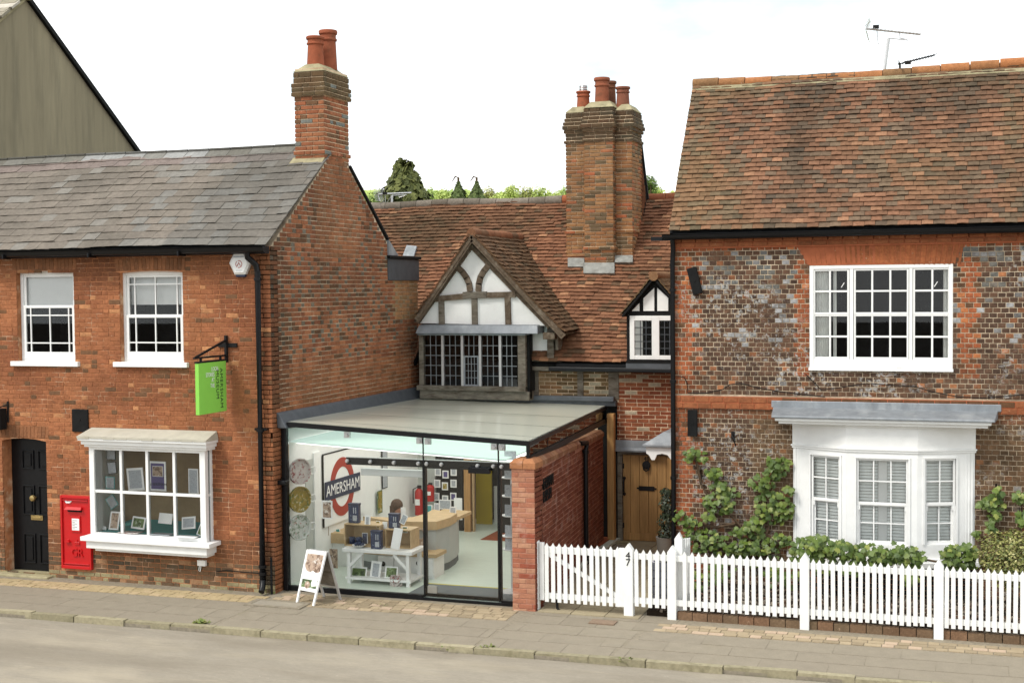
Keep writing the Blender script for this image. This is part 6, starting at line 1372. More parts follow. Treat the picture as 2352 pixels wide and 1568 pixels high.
# ------------------------------------------------------------------ hanging sign
Yw = 19.98; Xg = px(519, 900, Y=19.86).x; sg = thing('hanging_sign', 'bright green museum sign hanging from a black iron bracket on the red brick wall', 'sign', (Xg, 19.9, 3))
def gq(x, y): return px(x, y, X=Xg)
tR, bR, tL, bL = gq(519, 829), gq(519, 945), gq(456, 833), gq(456, 952); y0, y1 = tL.y, tR.y; z0, z1 = (bR.z+bL.z)/2, (tR.z+tL.z)/2
m = MB(); m.box(Xg-.07, Xg, y0, y1, z0, z1); m.build('sign_board', 'green_sign', sg, bev=.006); m = MB(); m.box(Xg-.075, Xg+.004, y0-.01, y1, z1, z1+.025); m.build('sign_cap', 'iron', sg)
zb = gq(490, 826).z+.05; m = MB(); yw = Yw; bt = px(527, 778, X=Xg).z
m.box(Xg-.055, Xg-.015, yw-.06, yw, zb-.12, bt+.06); m.bar((Xg-.035, yw, zb), (Xg-.035, y0-.08, zb), .035, .03); m.bar((Xg-.035, yw-.03, bt-.02), (Xg-.035, y0-.04, zb+.01), .025, .035); m.box(Xg-.20, Xg+.16, yw-.02, yw+.02, bt-.14, bt-.07)
for y in (y0+.12, y1-.12): m.box(Xg-.05, Xg-.02, y-.015, y+.015, z1+.02, zb)
m.build('bracket', 'iron', sg)
Fsg = frame((Xg+.001, 0, 0), (0, 1, 0)); Wd = y1-y0; Hh = z1-z0; rot = Matrix.Rotation(-math.pi/2, 4, 'Z')
text(sg, 'AMERSHAM', Fsg @ Matrix.Translation((y1-.19*Wd, z0+Hh*.47, .002)) @ rot, .118, 'ink', .001, space=1.15); text(sg, 'MUSEUM', Fsg @ Matrix.Translation((y1-.335*Wd, z0+Hh*.55, .002)) @ rot, .118, 'ink', .001, space=1.1)
for i, w_ in enumerate(('LOCAL', 'STORIES', 'AT', 'THE')): text(sg, w_, Fsg @ Matrix.Translation((y0+Wd*(.72 if i == 0 else .56), z0+Hh*(.86-.108*i), .002)), .10, 'paper', .001, align='RIGHT', sx=.72)
# alarm box
ax_, az_ = FX(552, 604, 19.95); al = thing('alarm_box', 'white hexagonal alarm box under the gutter beside the downpipe', 'alarm box', (ax_, 20, az_)); Fa = frame((ax_, 20.0, az_), (1, 0, 0)); r = .20
hexp = lambda r: [(r*math.cos(i*math.pi/3), r*math.sin(i*math.pi/3)*1.12) for i in range(6)]
m = MB(Fa); a, b = hexp(r), hexp(r*.8); m.add([(*p, 0) for p in a]+[(*p, .07) for p in a]+[(*p, .10) for p in b], [(i, (i+1) % 6, 6+(i+1) % 6, 6+i) for i in range(6)]+[(6+i, 6+(i+1) % 6, 12+(i+1) % 6, 12+i) for i in range(6)]+[tuple(range(12, 18))]); m.build('alarm_cover', 'white', al)
m = MB(Fa); m.box(-.09, .09, -.235, -.17, .0, .06); m.build('strobe', 'navy', al, bev=.01)
m = MB(Fa); n = 20
for k in range(n):
    if k % 7 == 6: continue
    a0, a1 = 2*math.pi*k/n, 2*math.pi*(k+1)/n; m.add([(.065*math.cos(a0), .065*math.sin(a0)-.02, .101), (.065*math.cos(a1), .065*math.sin(a1)-.02, .101), (.052*math.cos(a1), .052*math.sin(a1)-.02, .101), (.052*math.cos(a0), .052*math.sin(a0)-.02, .101)], [(0, 1, 2, 3)])
m.tube([(-.03, -.05, .101), (.0, .01, .101), (.03, -.05, .101)], .008, 5); m.build('badge', 'ring_red', al)
for q_ in ((-.10, .10, .09, .12), (-.06, .06, -.13, -.12)): m = MB(Fa); m.box(*q_, .1, .102); m.build('badge_line', 'print_grey', al)
# black boxes on the left wall
x, z = FX(182, 966, 19.95); t = thing('wall_box', 'square black box on the brick wall above the post box', 'wall box', (x, 20, z)); F = frame((x, 20.0, z), (1, 0, 0)); m = MB(F); m.box(-.17, .17, -.20, .20, 0, .035); m.build('box_plate', 'black_matt', t, bev=.008); m = MB(F); m.lathe([(.02, .035), (.012, .05)], (.0, .02, 0), 10, 2); m.build('box_knob', 'iron', t)
x, z = FX(2, 955, 19.9); t = thing('wall_lantern', 'black lantern at the very edge of the brick wall above the front door', 'lantern', (x, 20, z)); F = frame((x, 20.0, z), (1, 0, 0)); m = MB(F); m.box(-.14, .10, -.24, .14, .06, .24); m.build('lantern_body', 'black_matt', t, bev=.01); m = MB(F); m.tube([(.09, .26, .02), (.09, -.12, .02)], .02, 6); m.bar((.09, .2, .02), (-.02, .15, .15), .02, .02, (0, 1, 0)); m.build('lantern_bracket', 'iron', t)
x, z = FX(464, 1292, 19.97); t = thing('meter_box', 'small pale box with a wire loop under the shop bay window', 'box', (x, 20, z)); F = frame((x, 20, z), (1, 0, 0)); m = MB(F); m.box(-.08, .08, -.05, .05, 0, .06); m.build('box_cover', 'white', t, bev=.006); m = MB(F); m.tube([(-.05, -.05, .03), (-.07, -.13, .03), (-.04, -.15, .03), (-.02, -.05, .03)], .008, 5); m.build('wire_loop', 'white', t)
cable('cable', [(497, 1312), (520, 1309), (560, 1313), (604, 1316)], 19.97, .009, 'thin black cable along the base of the brick wall beside the downpipe')
# posters and cards in the bay window
card(362, 1093, 44, 68, 20.0, 'framed poster with a purple mount and two photographs, in the bay window', 'poster', 'print_purple', name='poster', inset=.10)
p = px(362, 1086, Y=19.99)
card(362, 1082, 28, 24, 19.985, 'photo print on the purple mount of the framed poster', 'print', 'print_brown', name='photo_print', inset=.04)
p = px(362, 1112, Y=19.99); t = thing('poster_caption', 'grey AMERSHAM caption line on the framed poster in the bay window', 'caption', p); text(t, 'AMERSHAM', frame(p, (1, 0, 0)), .07, 'navy', .001)
card(311, 1100, 44, 52, 20.05, 'white framed sheet with a red band, tilted, in the bay window', 'framed sheet', 'print_grey', tilt=.09, name='framed_sheet', inset=.12)
card(444, 1105, 26, 58, 20.05, 'tall white sheet with two black bars at the right of the bay window', 'sheet', 'print_grey', name='sheet', inset=.1)
for (x, y, tl_a, fc_, lb_) in ((255, 1042, .0, 'print_grey', 'topmost grey framed sheet on the white side of the bay window'), (257, 1074, .12, 'print_grey', 'tilted grey framed sheet second from the top on the side of the bay window'), (253, 1108, 0, 'print_teal', 'teal-edged framed sheet on the side of the bay window'), (257, 1152, .6, 'print_grey', 'diamond-turned map sheet low on the side of the bay window')): card(x, y, 24, 28, 20.12, lb_, 'framed sheet', 'print_grey', 'print_teal' if y > 1100 else 'ink', tilt=tl_a, name='framed_sheet', inset=.07)
for (x, y, w, h, f_, tlt, lb_) in ((263, 1195, 26, 42, 'print_brown', 0, 'card with a street photo standing at the left of the bay window'), (318, 1200, 36, 28, 'print_green', -.07, 'landscape photo card standing on the teal cloth'), (380, 1190, 36, 24, 'paper', -.03, 'plain white card raised over the teal cloth'), (433, 1200, 36, 28, 'print_grey', .12, 'greyish photo card leaning at the right of the bay window'), (463, 1216, 18, 28, 'print_green', -.3, 'small green photo card in the right corner of the bay window'), (236, 1214, 18, 12, 'paper', 0, 'small white notice at the left foot of the bay window')): card(x, y, w, h, 19.98, lb_, 'card', f_, tilt=tlt, lean=-.25, inset=.14)
for (x, y, f_, lb_) in ((300, 1222, 'print_rose', 'red-edged leaflet lying on the teal cloth'), (372, 1226, 'print_grey', 'grey leaflet lying on the teal cloth at its middle'), (430, 1232, 'paper', 'white leaflet lying on the teal cloth at the right')):
    p = px(x, y, Z=bz(1237)+.075); t = thing('leaflet', lb_, 'leaflet', p); m = MB(); m.box(p.x-.2, p.x+.2, p.y-.1, p.y+.1, p.z, p.z+.006); m.build('sheet', f_, t)
m = MB()
# ------------------------------------------------------------------ folding sign on the pavement
ab = thing('folding_sign', 'white-framed folding sign board with food photographs standing on the pavement', 'sign', (-10.3, 19.7, GZ)); zA = gz(-10.3, 19.5)
f0, f1 = px(681, 1383, Z=zA), px(721, 1391, Z=zA); b0, b1 = px(743, 1369, Z=zA+.02), px(783, 1376, Z=zA+.02)
f1 = f0+(f1-f0)*1.0; mid0, mid1 = (f0+b0)/2, (f1+b1)/2; t0 = px(706, 1262, Y=mid0.y); t1 = px(750, 1268, Y=mid1.y)
def leaf_panel(a0, a1, c0, c1, face, nm, par):
    U = (c1-c0); nrm = (a0-c0).cross(U).normalized()
    P = lambda u, v: c0.lerp(c1, u).lerp(a0.lerp(a1, u), v)
    m = MB(); 
    for u in (.03, .97): m.bar(P(u, 0), P(u, 1), .035, .03, nrm)
    m.bar(P(0, .99), P(1, .99), .035, .03, nrm); m.bar(P(0, .26), P(1, .26), .03, .03, nrm); o = m.build(nm+'_frame', 'alu' if nm == 'back' else 'white', par)
    m = MB(); q = [P(.05, .28), P(.95, .28), P(.95, .97), P(.05, .97)]; m.hexa([p-nrm*.006 for p in q]+[p+nrm*.006 for p in q]); m.build(nm+'_panel', face, par); return P, nrm
P, nrm = leaf_panel(t0, t1, f0, f1, 'paper', 'front', ab); leaf_panel(t1+Vector((.02, .03, 0)), t0+Vector((.02, .03, 0)), b1, b0, 'timber_grey', 'back', ab)
sgn = 1 if nrm.dot(EYE-f0) > 0 else -1
def decal(u0, u1, v0, v1, mt, nm):
    m = MB(); q = [P(u0, v0), P(u1, v0), P(u1, v1), P(u0, v1)]; m.hexa([p+nrm*sgn*.006 for p in q]+[p+nrm*sgn*.009 for p in q]); m.build(nm, mt, ab)
decal(.09, .91, .72, .94, 'print_brown', 'food_photo'); decal(.09, .91, .31, .46, 'print_green', 'garden_photo')
m = MB()
for i in range(5): q = [P(.14, .52+.03*i), P(.7+.05*(i % 3), .52+.03*i), P(.7+.05*(i % 3), .53+.03*i), P(.14, .53+.03*i)]; m.add([p+nrm*sgn*.0075 for p in q], [(0, 1, 2, 3)])
m.build('print_lines', 'print_grey', ab)
for (u, v, r_, mt) in ((.35, .74, .12, 'print_brown'), (.72, .75, .13, 'print_brown'), (.75, .40, .07, 'paper'), (.4, .36, .06, 'print_brown')):
    m = MB(); c = P(u, v)+nrm*sgn*.0095; e1 = (P(1, v)-P(0, v)).normalized(); e2 = nrm.cross(e1); m.add([c+e1*r_*math.cos(k*.4488)+e2*r_*math.sin(k*.4488) for k in range(14)], [tuple(range(14))]); m.build('plate_photo', mt, ab)

# ------------------------------------------------------------------ picket gate and fence
FYy = 20.22
def fpx(x, y): return px(x, y, Y=FYy)
rf0 = random.Random(19)
def picket(par, x, z0, z1, w=.062, th=.022, y=FYy-.03, name='picket', tip=.055):
    m = MB(); ln = rf0.uniform(-.007, .007); m.prism([(x-w/2, z0), (x+w/2, z0), (x+w/2+ln, z1-tip+rf0.uniform(-.006, .006)), (x+ln, z1), (x-w/2+ln, z1-tip)], y, y+th, 1); return m.build(name, 'fence_white', par)
def post(par, x, z0, z1, w=.125, y=FYy-.055, d=.12, name='post'):
    m = MB(); h = .10; m.prism([(x-w/2, z0), (x+w/2, z0), (x+w/2, z1-h), (x, z1), (x-w/2, z1-h)], y, y+d, 1); return m.build(name, 'fence_white', par, bev=.006)
gt = thing('picket_gate', 'white picket gate with a diagonal brace next to the brick pier', 'gate', (-6, FYy, GZ))
zt_, zb_p = fpx(1340, 1250).z, fpx(1340, 1386).z; rT0, rT1, rB0, rB1 = fpx(1340, 1274).z, fpx(1340, 1259).z, fpx(1340, 1379).z, fpx(1340, 1366).z
for x in (1256.5, 1271.3, 1285.5, 1299.6, 1314.2, 1329.3, 1344.5, 1359.7, 1373.5, 1388.3, 1403.8, 1418.6): picket(gt, fpx(x, 1300).x, zb_p, zt_)
xg0, xg1 = fpx(1240, 1300).x, fpx(1434, 1300).x
m = MB(); m.box(xg0, xg0+.075, FYy-.03, FYy+.03, zb_p+.02, zt_-.0).box(xg1-.08, xg1, FYy-.03, FYy+.03, zb_p+.0, zt_-.02); m.build('stile', 'fence_white', gt, bev=.005)
for a, b in ((rT0, rT1), (rB0, rB1)): m = MB(); m.box(xg0+.02, xg1-.02, FYy-.006, FYy+.03, a, b); m.build('rail', 'fence_white', gt)
m = MB(); m.bar((xg0+.08, FYy+.012, rT0+.02), (xg1-.08, FYy+.012, rB1+.0), .03, .065, (0, 0, 1)); m.build('brace', 'fence_white', gt)
m = MB(); x = fpx(1279, 1390).x; m.tube([(x, FYy+.02, zb_p+.1), (x, FYy+.02, GZ+.04), (x+.03, FYy+.02, GZ+.0)], .022, 8); m.build('drop_bolt', 'iron', gt)
fe = thing('picket_fence', 'long white picket fence with pointed posts in front of the cottage garden', 'fence', (-3, FYy, GZ))
def zat(y, x=1700): return fpx(x, y).z
ztp, zbp = fpx(1649, 1270).z, fpx(1649, 1404).z; fT0, fT1, fB0, fB1 = fpx(1649, 1294).z, fpx(1649, 1281).z, fpx(1649, 1397).z, fpx(1649, 1384).z
gp_ = post(gt, fpx(1233, 1300).x, GZ-.1, fpx(1233, 1231).z, .075, name='gate_post')
p47 = post(fe, fpx(1444.5, 1300).x, GZ-.1, fpx(1444, 1247).z, .145, name='numbered_post')
pz_ = fpx(1444, 1270).z; F47 = frame((fpx(1444.5, 1300).x, FYy-.056, 0), (1, 0, 0))
for c, y in (('4', 1274), ('7', 1290)): text(p47, c, F47 @ Matrix.Translation((0, fpx(1444, y).z, .002)), .155, 'black_matt', .004, 'house_number')
x47, x1_, x2_, x3_ = fpx(1444.5, 1300).x, fpx(1544, 1300).x, fpx(1848.5, 1300).x, fpx(2156.6, 1300).x
for x, y in ((1544, 1252), (1848.5, 1269), (2156.6, 1284)): post(fe, fpx(x, 1300).x, GZ-.15, fpx(x, y).z, .135)
pk = [1463.1, 1478.3, 1493.8, 1509.6, 1524.4]
c1_ = [195, 234, 272, 310, 347, 384, 422, 461, 499, 538, 577, 616, 655, 692, 731, 770, 808, 905, 942, 978, 1017, 1055, 1092, 1130, 1168, 1206, 1244, 1282, 1320, 1358, 1397, 1436, 1473, 1510, 1550, 1645, 1683, 1722, 1760, 1798, 1836, 1875, 1912, 1950, 1988, 2027, 2066, 2104, 2142]
rq = random.Random(6)
for x in pk+[1492.9+c*.41428 for c in c1_]: picket(fe, fpx(x, 1330).x, zbp+rq.uniform(-.006, .006), ztp+rq.uniform(-.008, .008), .06)
xx = fpx(2392, 1330).x
while xx < 2.6: picket(fe, xx, zbp, ztp, .06); xx += .105
for a, b in ((x47, x1_), (x1_, x2_), (x2_, x3_), (x3_, 2.7)):
    for c, d in ((fT0, fT1), (fB0, fB1)): m = MB(); m.box(a+.03, b-.03, FYy-.007, FYy+.03, c+rq.uniform(-.004, .004), d); m.build('rail', 'fence_white', fe)
post(fe, 1.42, GZ-.15, fpx(2156.6, 1284).z, .135)
# brick edging under the fence
eg = thing('brick_edging', 'row of red-brown edging bricks under the picket fence', 'edging', (-3, FYy, GZ)); x = x1_+.08; q = []
while x < 2.7:
    L = .235; M = Matrix((Vector((L-.012, 0, 0)), Vector((0, 0, .17)), Vector((0, -.11, 0)))).transposed().to_4x4(); M.translation = Vector((x, FYy+.10, GZ-.06+rq.uniform(-.006, .006))); q.append((M, mixc(A(150, 98, 74), A(134, 100, 78), rq.random()), eg)); x += L
emit(q, 'box', 'brick', eg, 'edging_brick', 300, adj=(.7, .85), variants=1)
# second gate standing open behind the fence, seen edge-on
og = thing('open_gate', 'tall white pointed gate standing open edge-on behind the picket fence', 'gate', (-4.4, 20.6, GZ)); xo = px(1560, 1300, Y=20.35).x; zo = px(1560, 1222, Y=20.35).z
m = MB(); m.prism([(xo-.07, GZ+.1), (xo+.055, GZ+.1), (xo+.055, zo-.12), (xo, zo), (xo-.07, zo-.10)], 20.33, 20.42, 1); m.build('gate_post', 'white', og, bev=.006)
m = MB(); m.box(xo+.0, xo+.04, 20.42, 20.95, GZ+.2, GZ+.3).box(xo+.0, xo+.04, 20.42, 20.95, zo-.35, zo-.25); [m.box(xo+.04, xo+.06, 20.45+.13*k, 20.52+.13*k, GZ+.15, zo-.12-.02*k) for k in range(4)]; m.build('gate_frame', 'white', og)
# garden and path
m = MB(); m.box(-4.9, 2.8, 20.33, 22.6, -.5, -.04); tag(m.build('garden_bed', 'soil'), kind='structure')
q = []; rg = random.Random(12)
for i in range(2600):
    x, y = 2.7-7.5*rg.random()**1.5, rg.uniform(20.36, 22.3); s = rg.uniform(.03, .06); Rm = Matrix.Rotation(rg.random()*6.28, 4, 'Z') @ Matrix.Rotation(rg.uniform(-.5, .5), 4, 'X'); M = Matrix.Translation((x, y, -.05+rg.random()*.02)) @ Rm @ Matrix.Diagonal((s, s*.7, s*.6, 1)); q.append((M, mixc(A(105, 92, 80), A(160, 150, 136), rg.random()) if rg.random() > .3 else A(98, 74, 60), None))
gv = bpy.data.objects.new('gravel', bpy.data.meshes.new('gravel_ref')); emit(q, 'brick', 'gravel', None, 'stone', 0, 'gravel')
pth = MB(); pth.box(-6.62, -4.95, 20.05, 26.2, -.5, GZ-.003); pth = tag(pth.build('path', 'joint'), kind='structure'); q = []; y = 20.0
while y < 26:
    x = -6.6
    while x < -5.0:
        M = Matrix((Vector((.535, 0, 0)), Vector((0, .43, 0)), Vector((0, 0, .03)))).transposed().to_4x4(); M.translation = Vector((x, y+.04, GZ-.03+.012)); q.append((M, mixc(A(176, 162, 132), A(160, 148, 124), rg.random()), pth)); x += .55
    y += .445
emit(q, 'slab', 'paving', pth, 'path_slab', 300, variants=1)

# ------------------------------------------------------------------ plants
def leaf_tmpl():
    pts = [(0, 0), (.22, .02), (.48, .12), (.36, .30), (.62, .52), (.32, .56), (.30, .72), (0, 1.0), (-.30, .72), (-.32, .56), (-.62, .52), (-.36, .30), (-.48, .12), (-.22, .02)]
    v = [(0, .42, .0)]+[(x, y, -.16*abs(x)-.10*(y-.4)**2) for x, y in pts]; return v, [(0, i, i % 14+1) for i in range(1, 15)]
LEAF['vine_leaf'] = leaf_tmpl()
LEAF['small_leaf'] = ([(0, 0, 0), (.3, .45, -.05), (0, 1, -.12), (-.3, .45, -.05)], [(0, 1, 2), (0, 2, 3)])
LEAF['spray'] = ([(0, 0, 0), (.35, .3, -.05), (.12, .5, .03), (.3, .8, -.1), (0, 1, -.1), (-.3, .8, -.1), (-.12, .5, .03), (-.35, .3, -.05)], [(0, 1, 2), (2, 3, 4), (4, 5, 6), (6, 7, 0), (0, 2, 4), (0, 4, 6)])
def leaf_M(p, s, nrm, rr, spread=.6, droop=.5):
    n = (Vector(nrm)+Vector((rr.uniform(-1, 1), rr.uniform(-1, 1), rr.uniform(-.6, 1)))*spread).normalized()
    d = Vector((rr.uniform(-.8, .8), rr.uniform(-.4, .4), -droop+rr.uniform(-.6, .6))); d = (d-n*d.dot(n)).normalized(); x = d.cross(n)
    M = Matrix((x*s, d*s, n*s)).transposed().to_4x4(); M.translation = p; return M
def vine(name, lab, clusters, depthf, seed, stems, green, size=(.07, .115)):
    rr = random.Random(seed); t = thing(name, lab, 'climbing plant', depthf(clusters[0][0], clusters[0][1], 0)); q = []
    m = MB()
    for pts in stems:
        P_ = [depthf(x, y, -.02)+Vector((rr.uniform(-.02, .02), 0, rr.uniform(-.02, .02))) for x, y in pts]; m.tube(P_, [.022*(1-.6*i/len(P_))+.005 for i in range(len(P_))], 6)
    m.build('stem', 'bark', t, smooth=True)
    for (x, y, r, n) in clusters:
        for k in range(int(n*1.15)):
            a = rr.random()*6.28; d = rr.random()**.6*r*1.12; bulge = (1-(d/r)**2)*.16+.03; p = depthf(x+d*math.cos(a), y+d*math.sin(a)*.8, bulge*rr.random())
            c = mixc(green[0], green[1], rr.random()); 
            if rr.random() < .2: c = mixc(c, green[2], rr.random())
            q.append((leaf_M(p, rr.uniform(*size), (0, -1, .45), rr), c, t))
    emit(q, 'vine_leaf', 'leaf', t, 'leaf', 300, 'foliage', variants=1); return t
GR = (A(70, 92, 36), A(104, 124, 48), A(142, 150, 72))
wallD = lambda x, y, d: px(x, y, Y=22.52-d)
vine('climbing_vine', 'climbing vine trained up the dark brick wall left of the bay window', [(1586, 1043, 17, 22), (1617, 1049, 8, 6), (1638, 1085, 19, 20), (1652, 1113, 14, 14), (1658, 1146, 36, 54), (1630, 1184, 13, 10), (1570, 1186, 24, 20), (1592, 1205, 13, 10), (1783, 1070, 30, 46), (1752, 1105, 24, 34), (1812, 1122, 9, 8), (1775, 1163, 43, 84), (1725, 1209, 32, 48), (1800, 1235, 19, 22), (1621, 1242, 33, 54), (1680, 1258, 36, 56), (1741, 1262, 40, 60), (1580, 1225, 16, 10)], wallD, 21, [[(1740, 1380), (1745, 1300), (1720, 1230), (1680, 1185), (1640, 1160), (1612, 1110), (1610, 1075)], [(1745, 1310), (1760, 1230), (1775, 1170), (1760, 1110), (1785, 1070)], [(1690, 1200), (1640, 1210), (1580, 1190)], [(1612, 1110), (1600, 1060), (1588, 1045)], [(1745, 1300), (1700, 1270), (1630, 1245)]], GR)
frontD = lambda x, y, d: px(x, y, Y=21.85-d)
vine('low_vine', 'low leafy vine spreading along the bay window sill behind the pickets', [(1857, 1264, 38, 110), (1886, 1250, 26, 46), (1932, 1268, 32, 76), (1990, 1272, 30, 66), (2025, 1277, 24, 50), (2073, 1272, 29, 66), (2102, 1280, 20, 30), (2205, 1277, 36, 100), (1800, 1316, 36, 40), (1890, 1304, 20, 24), (1650, 1312, 26, 26), (1605, 1333, 26, 30), (2093, 1325, 18, 12), (1960, 1300, 24, 22)], frontD, 22, [[(1840, 1400), (1850, 1330), (1870, 1280), (1960, 1272), (2080, 1275), (2160, 1290), (2210, 1275)], [(1830, 1400), (1800, 1330), (1780, 1280)]], GR)
vine('wall_vine', 'sparse vine shoots on the brick wall right of the bay window', [(2284, 1150, 22, 28), (2258, 1157, 10, 8), (2288, 1178, 15, 14), (2276, 1209, 11, 8), (2243, 1221, 9, 8), (2344, 1142, 17, 20), (2350, 1188, 14, 14), (2300, 1125, 12, 8)], wallD, 23, [[(2330, 1380), (2320, 1300), (2290, 1210), (2285, 1150), (2290, 1110)], [(2320, 1290), (2350, 1190), (2345, 1140)]], GR)
def bush(name, lab, c, rx, ry, rz, n, cols, size, m_='leaf', seed=1, kind='small_leaf', cat='shrub', fill=.55, stem=True):
    rr = random.Random(seed); t = thing(name, lab, cat, (c[0], c[1], GZ)); q = []; c = Vector(c)
    for k in range(n):
        v = Vector((rr.gauss(0, 1), rr.gauss(0, 1), rr.gauss(0, 1))).normalized(); r = (rr.random()**(fill*.6))*(1+.18*nz(v.x*2.3+seed, v.y*2.3, v.z*2.3)); p = c+Vector((v.x*rx*r, v.y*ry*r, v.z*rz*r))
        if p.z < GZ+.03: continue
        q.append((leaf_M(p, rr.uniform(*size), v+Vector((0, 0, .5)), rr, .9, .1), mixc(*rr.choice(cols), rr.random()), t))
    emit(q, kind, m_, t, 'leaf', 0, 'foliage', variants=1)
    if stem:
        m = MB(); [m.tube([(c.x, c.y, GZ), (c.x+rr.uniform(-.5, .5)*rx, c.y+rr.uniform(-.5, .5)*ry, c.z+rr.uniform(0, .5)*rz)], [.03, .01], 6) for _ in range(6)]; m.build('stem', 'bark', t)
    return t
cs = px(2338, 1282, Y=21.5)
bush('variegated_shrub', 'rounded yellow-green variegated shrub at the right end of the fence', cs, .60, .5, .46, 5200, [(A(120, 125, 60), A(150, 150, 82)), (A(186, 180, 120), A(160, 155, 90)), (A(88, 100, 48), A(112, 118, 58))], (.035, .065), seed=31)
pb0 = px(1531, 1262, Y=24.4); bz0_ = pb0.z
t = thing('potted_shrub', 'dark evergreen shrub in a round grey pot beside the oak door', 'potted plant', (pb0.x, 24.4, GZ)); zc9 = px(1531, 1232, Y=24.4).z
m = MB(); m.lathe([(.15, GZ), (.19, zc9-.03), (.20, zc9), (.17, zc9), (.16, zc9-.05)], (pb0.x, 24.4, 0), 20); m.build('plant_pot', 'pot_grey', t, smooth=True)
q = []; r8 = random.Random(5); zt8 = px(1540, 1122, Y=24.4).z
for k in range(1500):
    u = r8.random(); z = zc9+(zt8-zc9)*u; rad = (.17+.05*nz(u*5, 2)+.04*math.sin(u*20))*(1-u*.25); a = r8.random()*6.28; rr_ = r8.random()**.4*rad; q.append((leaf_M(Vector((pb0.x+.03+rr_*math.cos(a), 24.4+rr_*math.sin(a), z)), r8.uniform(.04, .07), (math.cos(a), math.sin(a), .4), r8), mixc(A(38, 48, 36), A(66, 80, 56), r8.random()), t))
emit(q, 'small_leaf', 'leaf', t, 'leaf', 0, 'foliage', variants=1); m = MB(); m.tube([(pb0.x, 24.4, zc9-.1), (pb0.x+.02, 24.4, zt8-.1)], [.02, .008], 6); m.build('stem', 'bark', t)
t = thing('planter', 'grey slatted planter with small flowers behind the picket gate', 'planter', (-4.9, 21.3, GZ)); a, b = px(1496, 1300, Y=21.2), px(1537, 1300, Y=21.2); zt7 = px(1515, 1292, Y=21.2).z
m = MB(); m.box(a.x+.02, b.x-.02, 21.23, 21.6, GZ, zt7-.02); m.build('planter_body', 'black_matt', t)
n7 = 5
for k in range(n7): m = MB(); h = (zt7-GZ)/n7; m.box(a.x, b.x, 21.2, 21.23, GZ+h*k+.006, GZ+h*(k+1)-.006); m.build('slat', 'planter_grey', t)
q = [(leaf_M(Vector((r8.uniform(a.x, b.x), r8.uniform(21.22, 21.5), zt7+r8.uniform(-.02, .12))), .05, (0, -.3, 1), r8, .9), r8.choice([A(200, 198, 205), A(96, 88, 150), A(90, 110, 60), A(80, 100, 52)]), t) for _ in range(150)]
emit(q, 'small_leaf', 'leaf', t, 'flower', 0, 'flowers', variants=1)
q = []                                           # weeds along the kerb and in the gullies
for (x, y, n, s) in ((462, 1434, 60, .10), (1118, 1490, 34, .07), (1435, 1520, 34, .07), (640, 1358, 40, .06), (875, 1393, 14, .05), (1030, 1492, 16, .05), (612, 1366, 24, .06)):
    for k in range(n):
        b = px(x+r8.uniform(-16, 16), y+r8.uniform(-2, 2), Z=-.15 if y < 1400 else -.18); q.append((leaf_M(b+Vector((0, 0, r8.random()*.05)), r8.uniform(.5, 1.1)*s, (0, -.2, 1), r8, 1.0, -.7), mixc(A(100, 118, 52), A(140, 140, 80), r8.random()), None))
emit(q, 'small_leaf', 'leaf', None, 'weed', 0, 'kerb_weeds', variants=1)

# ------------------------------------------------------------------ aerials
def aerial(lab, base, top, b0, b1, refl, Y, elems, r=.03, cradle=True):
    t = thing('aerial', lab, 'aerial', px(*base, Y=Y)); m = MB(); B_, T_ = px(*base, Y=Y), px(*top, Y=Y); m.tube([B_-Vector((0, 0, .3)), T_], r, 8); m.build('mast', 'alu' if cradle else 'iron', t, smooth=True)
    a, b = px(*b0, Y=Y-.1), px(*b1, Y=Y+.3); m = MB(); m.tube([a, b], r*.7, 6); m.build('boom', 'alu' if cradle else 'iron', t); d = (b-a).normalized(); m = MB()
    pr = Vector((0, 1, 0)).cross(d).normalized(); sidev = d.cross(pr)
    for k in range(elems): p = a.lerp(b, .12+.86*k/(elems-1)); m.tube([p-sidev*.11, p+sidev*.11], .005, 5)
    m.build('directors', 'alu' if cradle else 'iron', t); m = MB(); m.box(a.x+.12, a.x+.22, a.y-.03, a.y+.03, a.z-.01, a.z+.045); m.build('dipole_box', 'iron', t)
    m = MB()
    for (x0, y0, x1, y1) in refl: m.tube([px(x0, y0, Y=Y-.1), px(x1, y1, Y=Y-.1)], .010, 5); 
    for k in range(6):
        for (x0, y0, x1, y1) in refl: p = px(x0, y0, Y=Y-.1).lerp(px(x1, y1, Y=Y-.1), k/5); m.tube([p-Vector((0, .25, 0)), p+Vector((0, .25, 0))], .005, 4)
    m.build('reflector', 'alu' if cradle else 'iron', t)
    if cradle: m = MB(); c = T_; m.tube([a.lerp(b, .2), a.lerp(b, .22)-Vector((0, 0, .25)), c, c+d*.35, a.lerp(b, .62)-Vector((0, 0, .1)), a.lerp(b, .62)], .010, 6); m.build('cradle', 'alu', t)
aerial('tall leaning aerial with a mesh reflector on the cottage roof', (2024, 178), (2041, 88), (1989, 66), (2114, 79), [(1990, 63), (1998, 46)], 24.56, 14) if False else aerial('tall leaning aerial with an open reflector on the red tile roof', (2024, 178), (2041, 88), (1989, 66), (2114, 79), [(1990, 64), (1998, 47), (1990, 72), (1995, 90)][0:2] and [(1990, 64, 1998, 47), (1990, 72, 1995, 92)], 24.6, 14)
aerial('small dark aerial pointing up to the right on the cottage ridge', (2067, 176), (2067, 146), (2062, 148), (2147, 127), [(2066, 144, 2066, 152)], 24.6, 12, .018, False)
aerial('small white aerial on the ridge of the old tiled house before the conifer', (899, 482), (900, 449), (869, 446), (945, 443), [(868, 444, 872, 432), (868, 448, 873, 462)], 29.6, 9, .03)

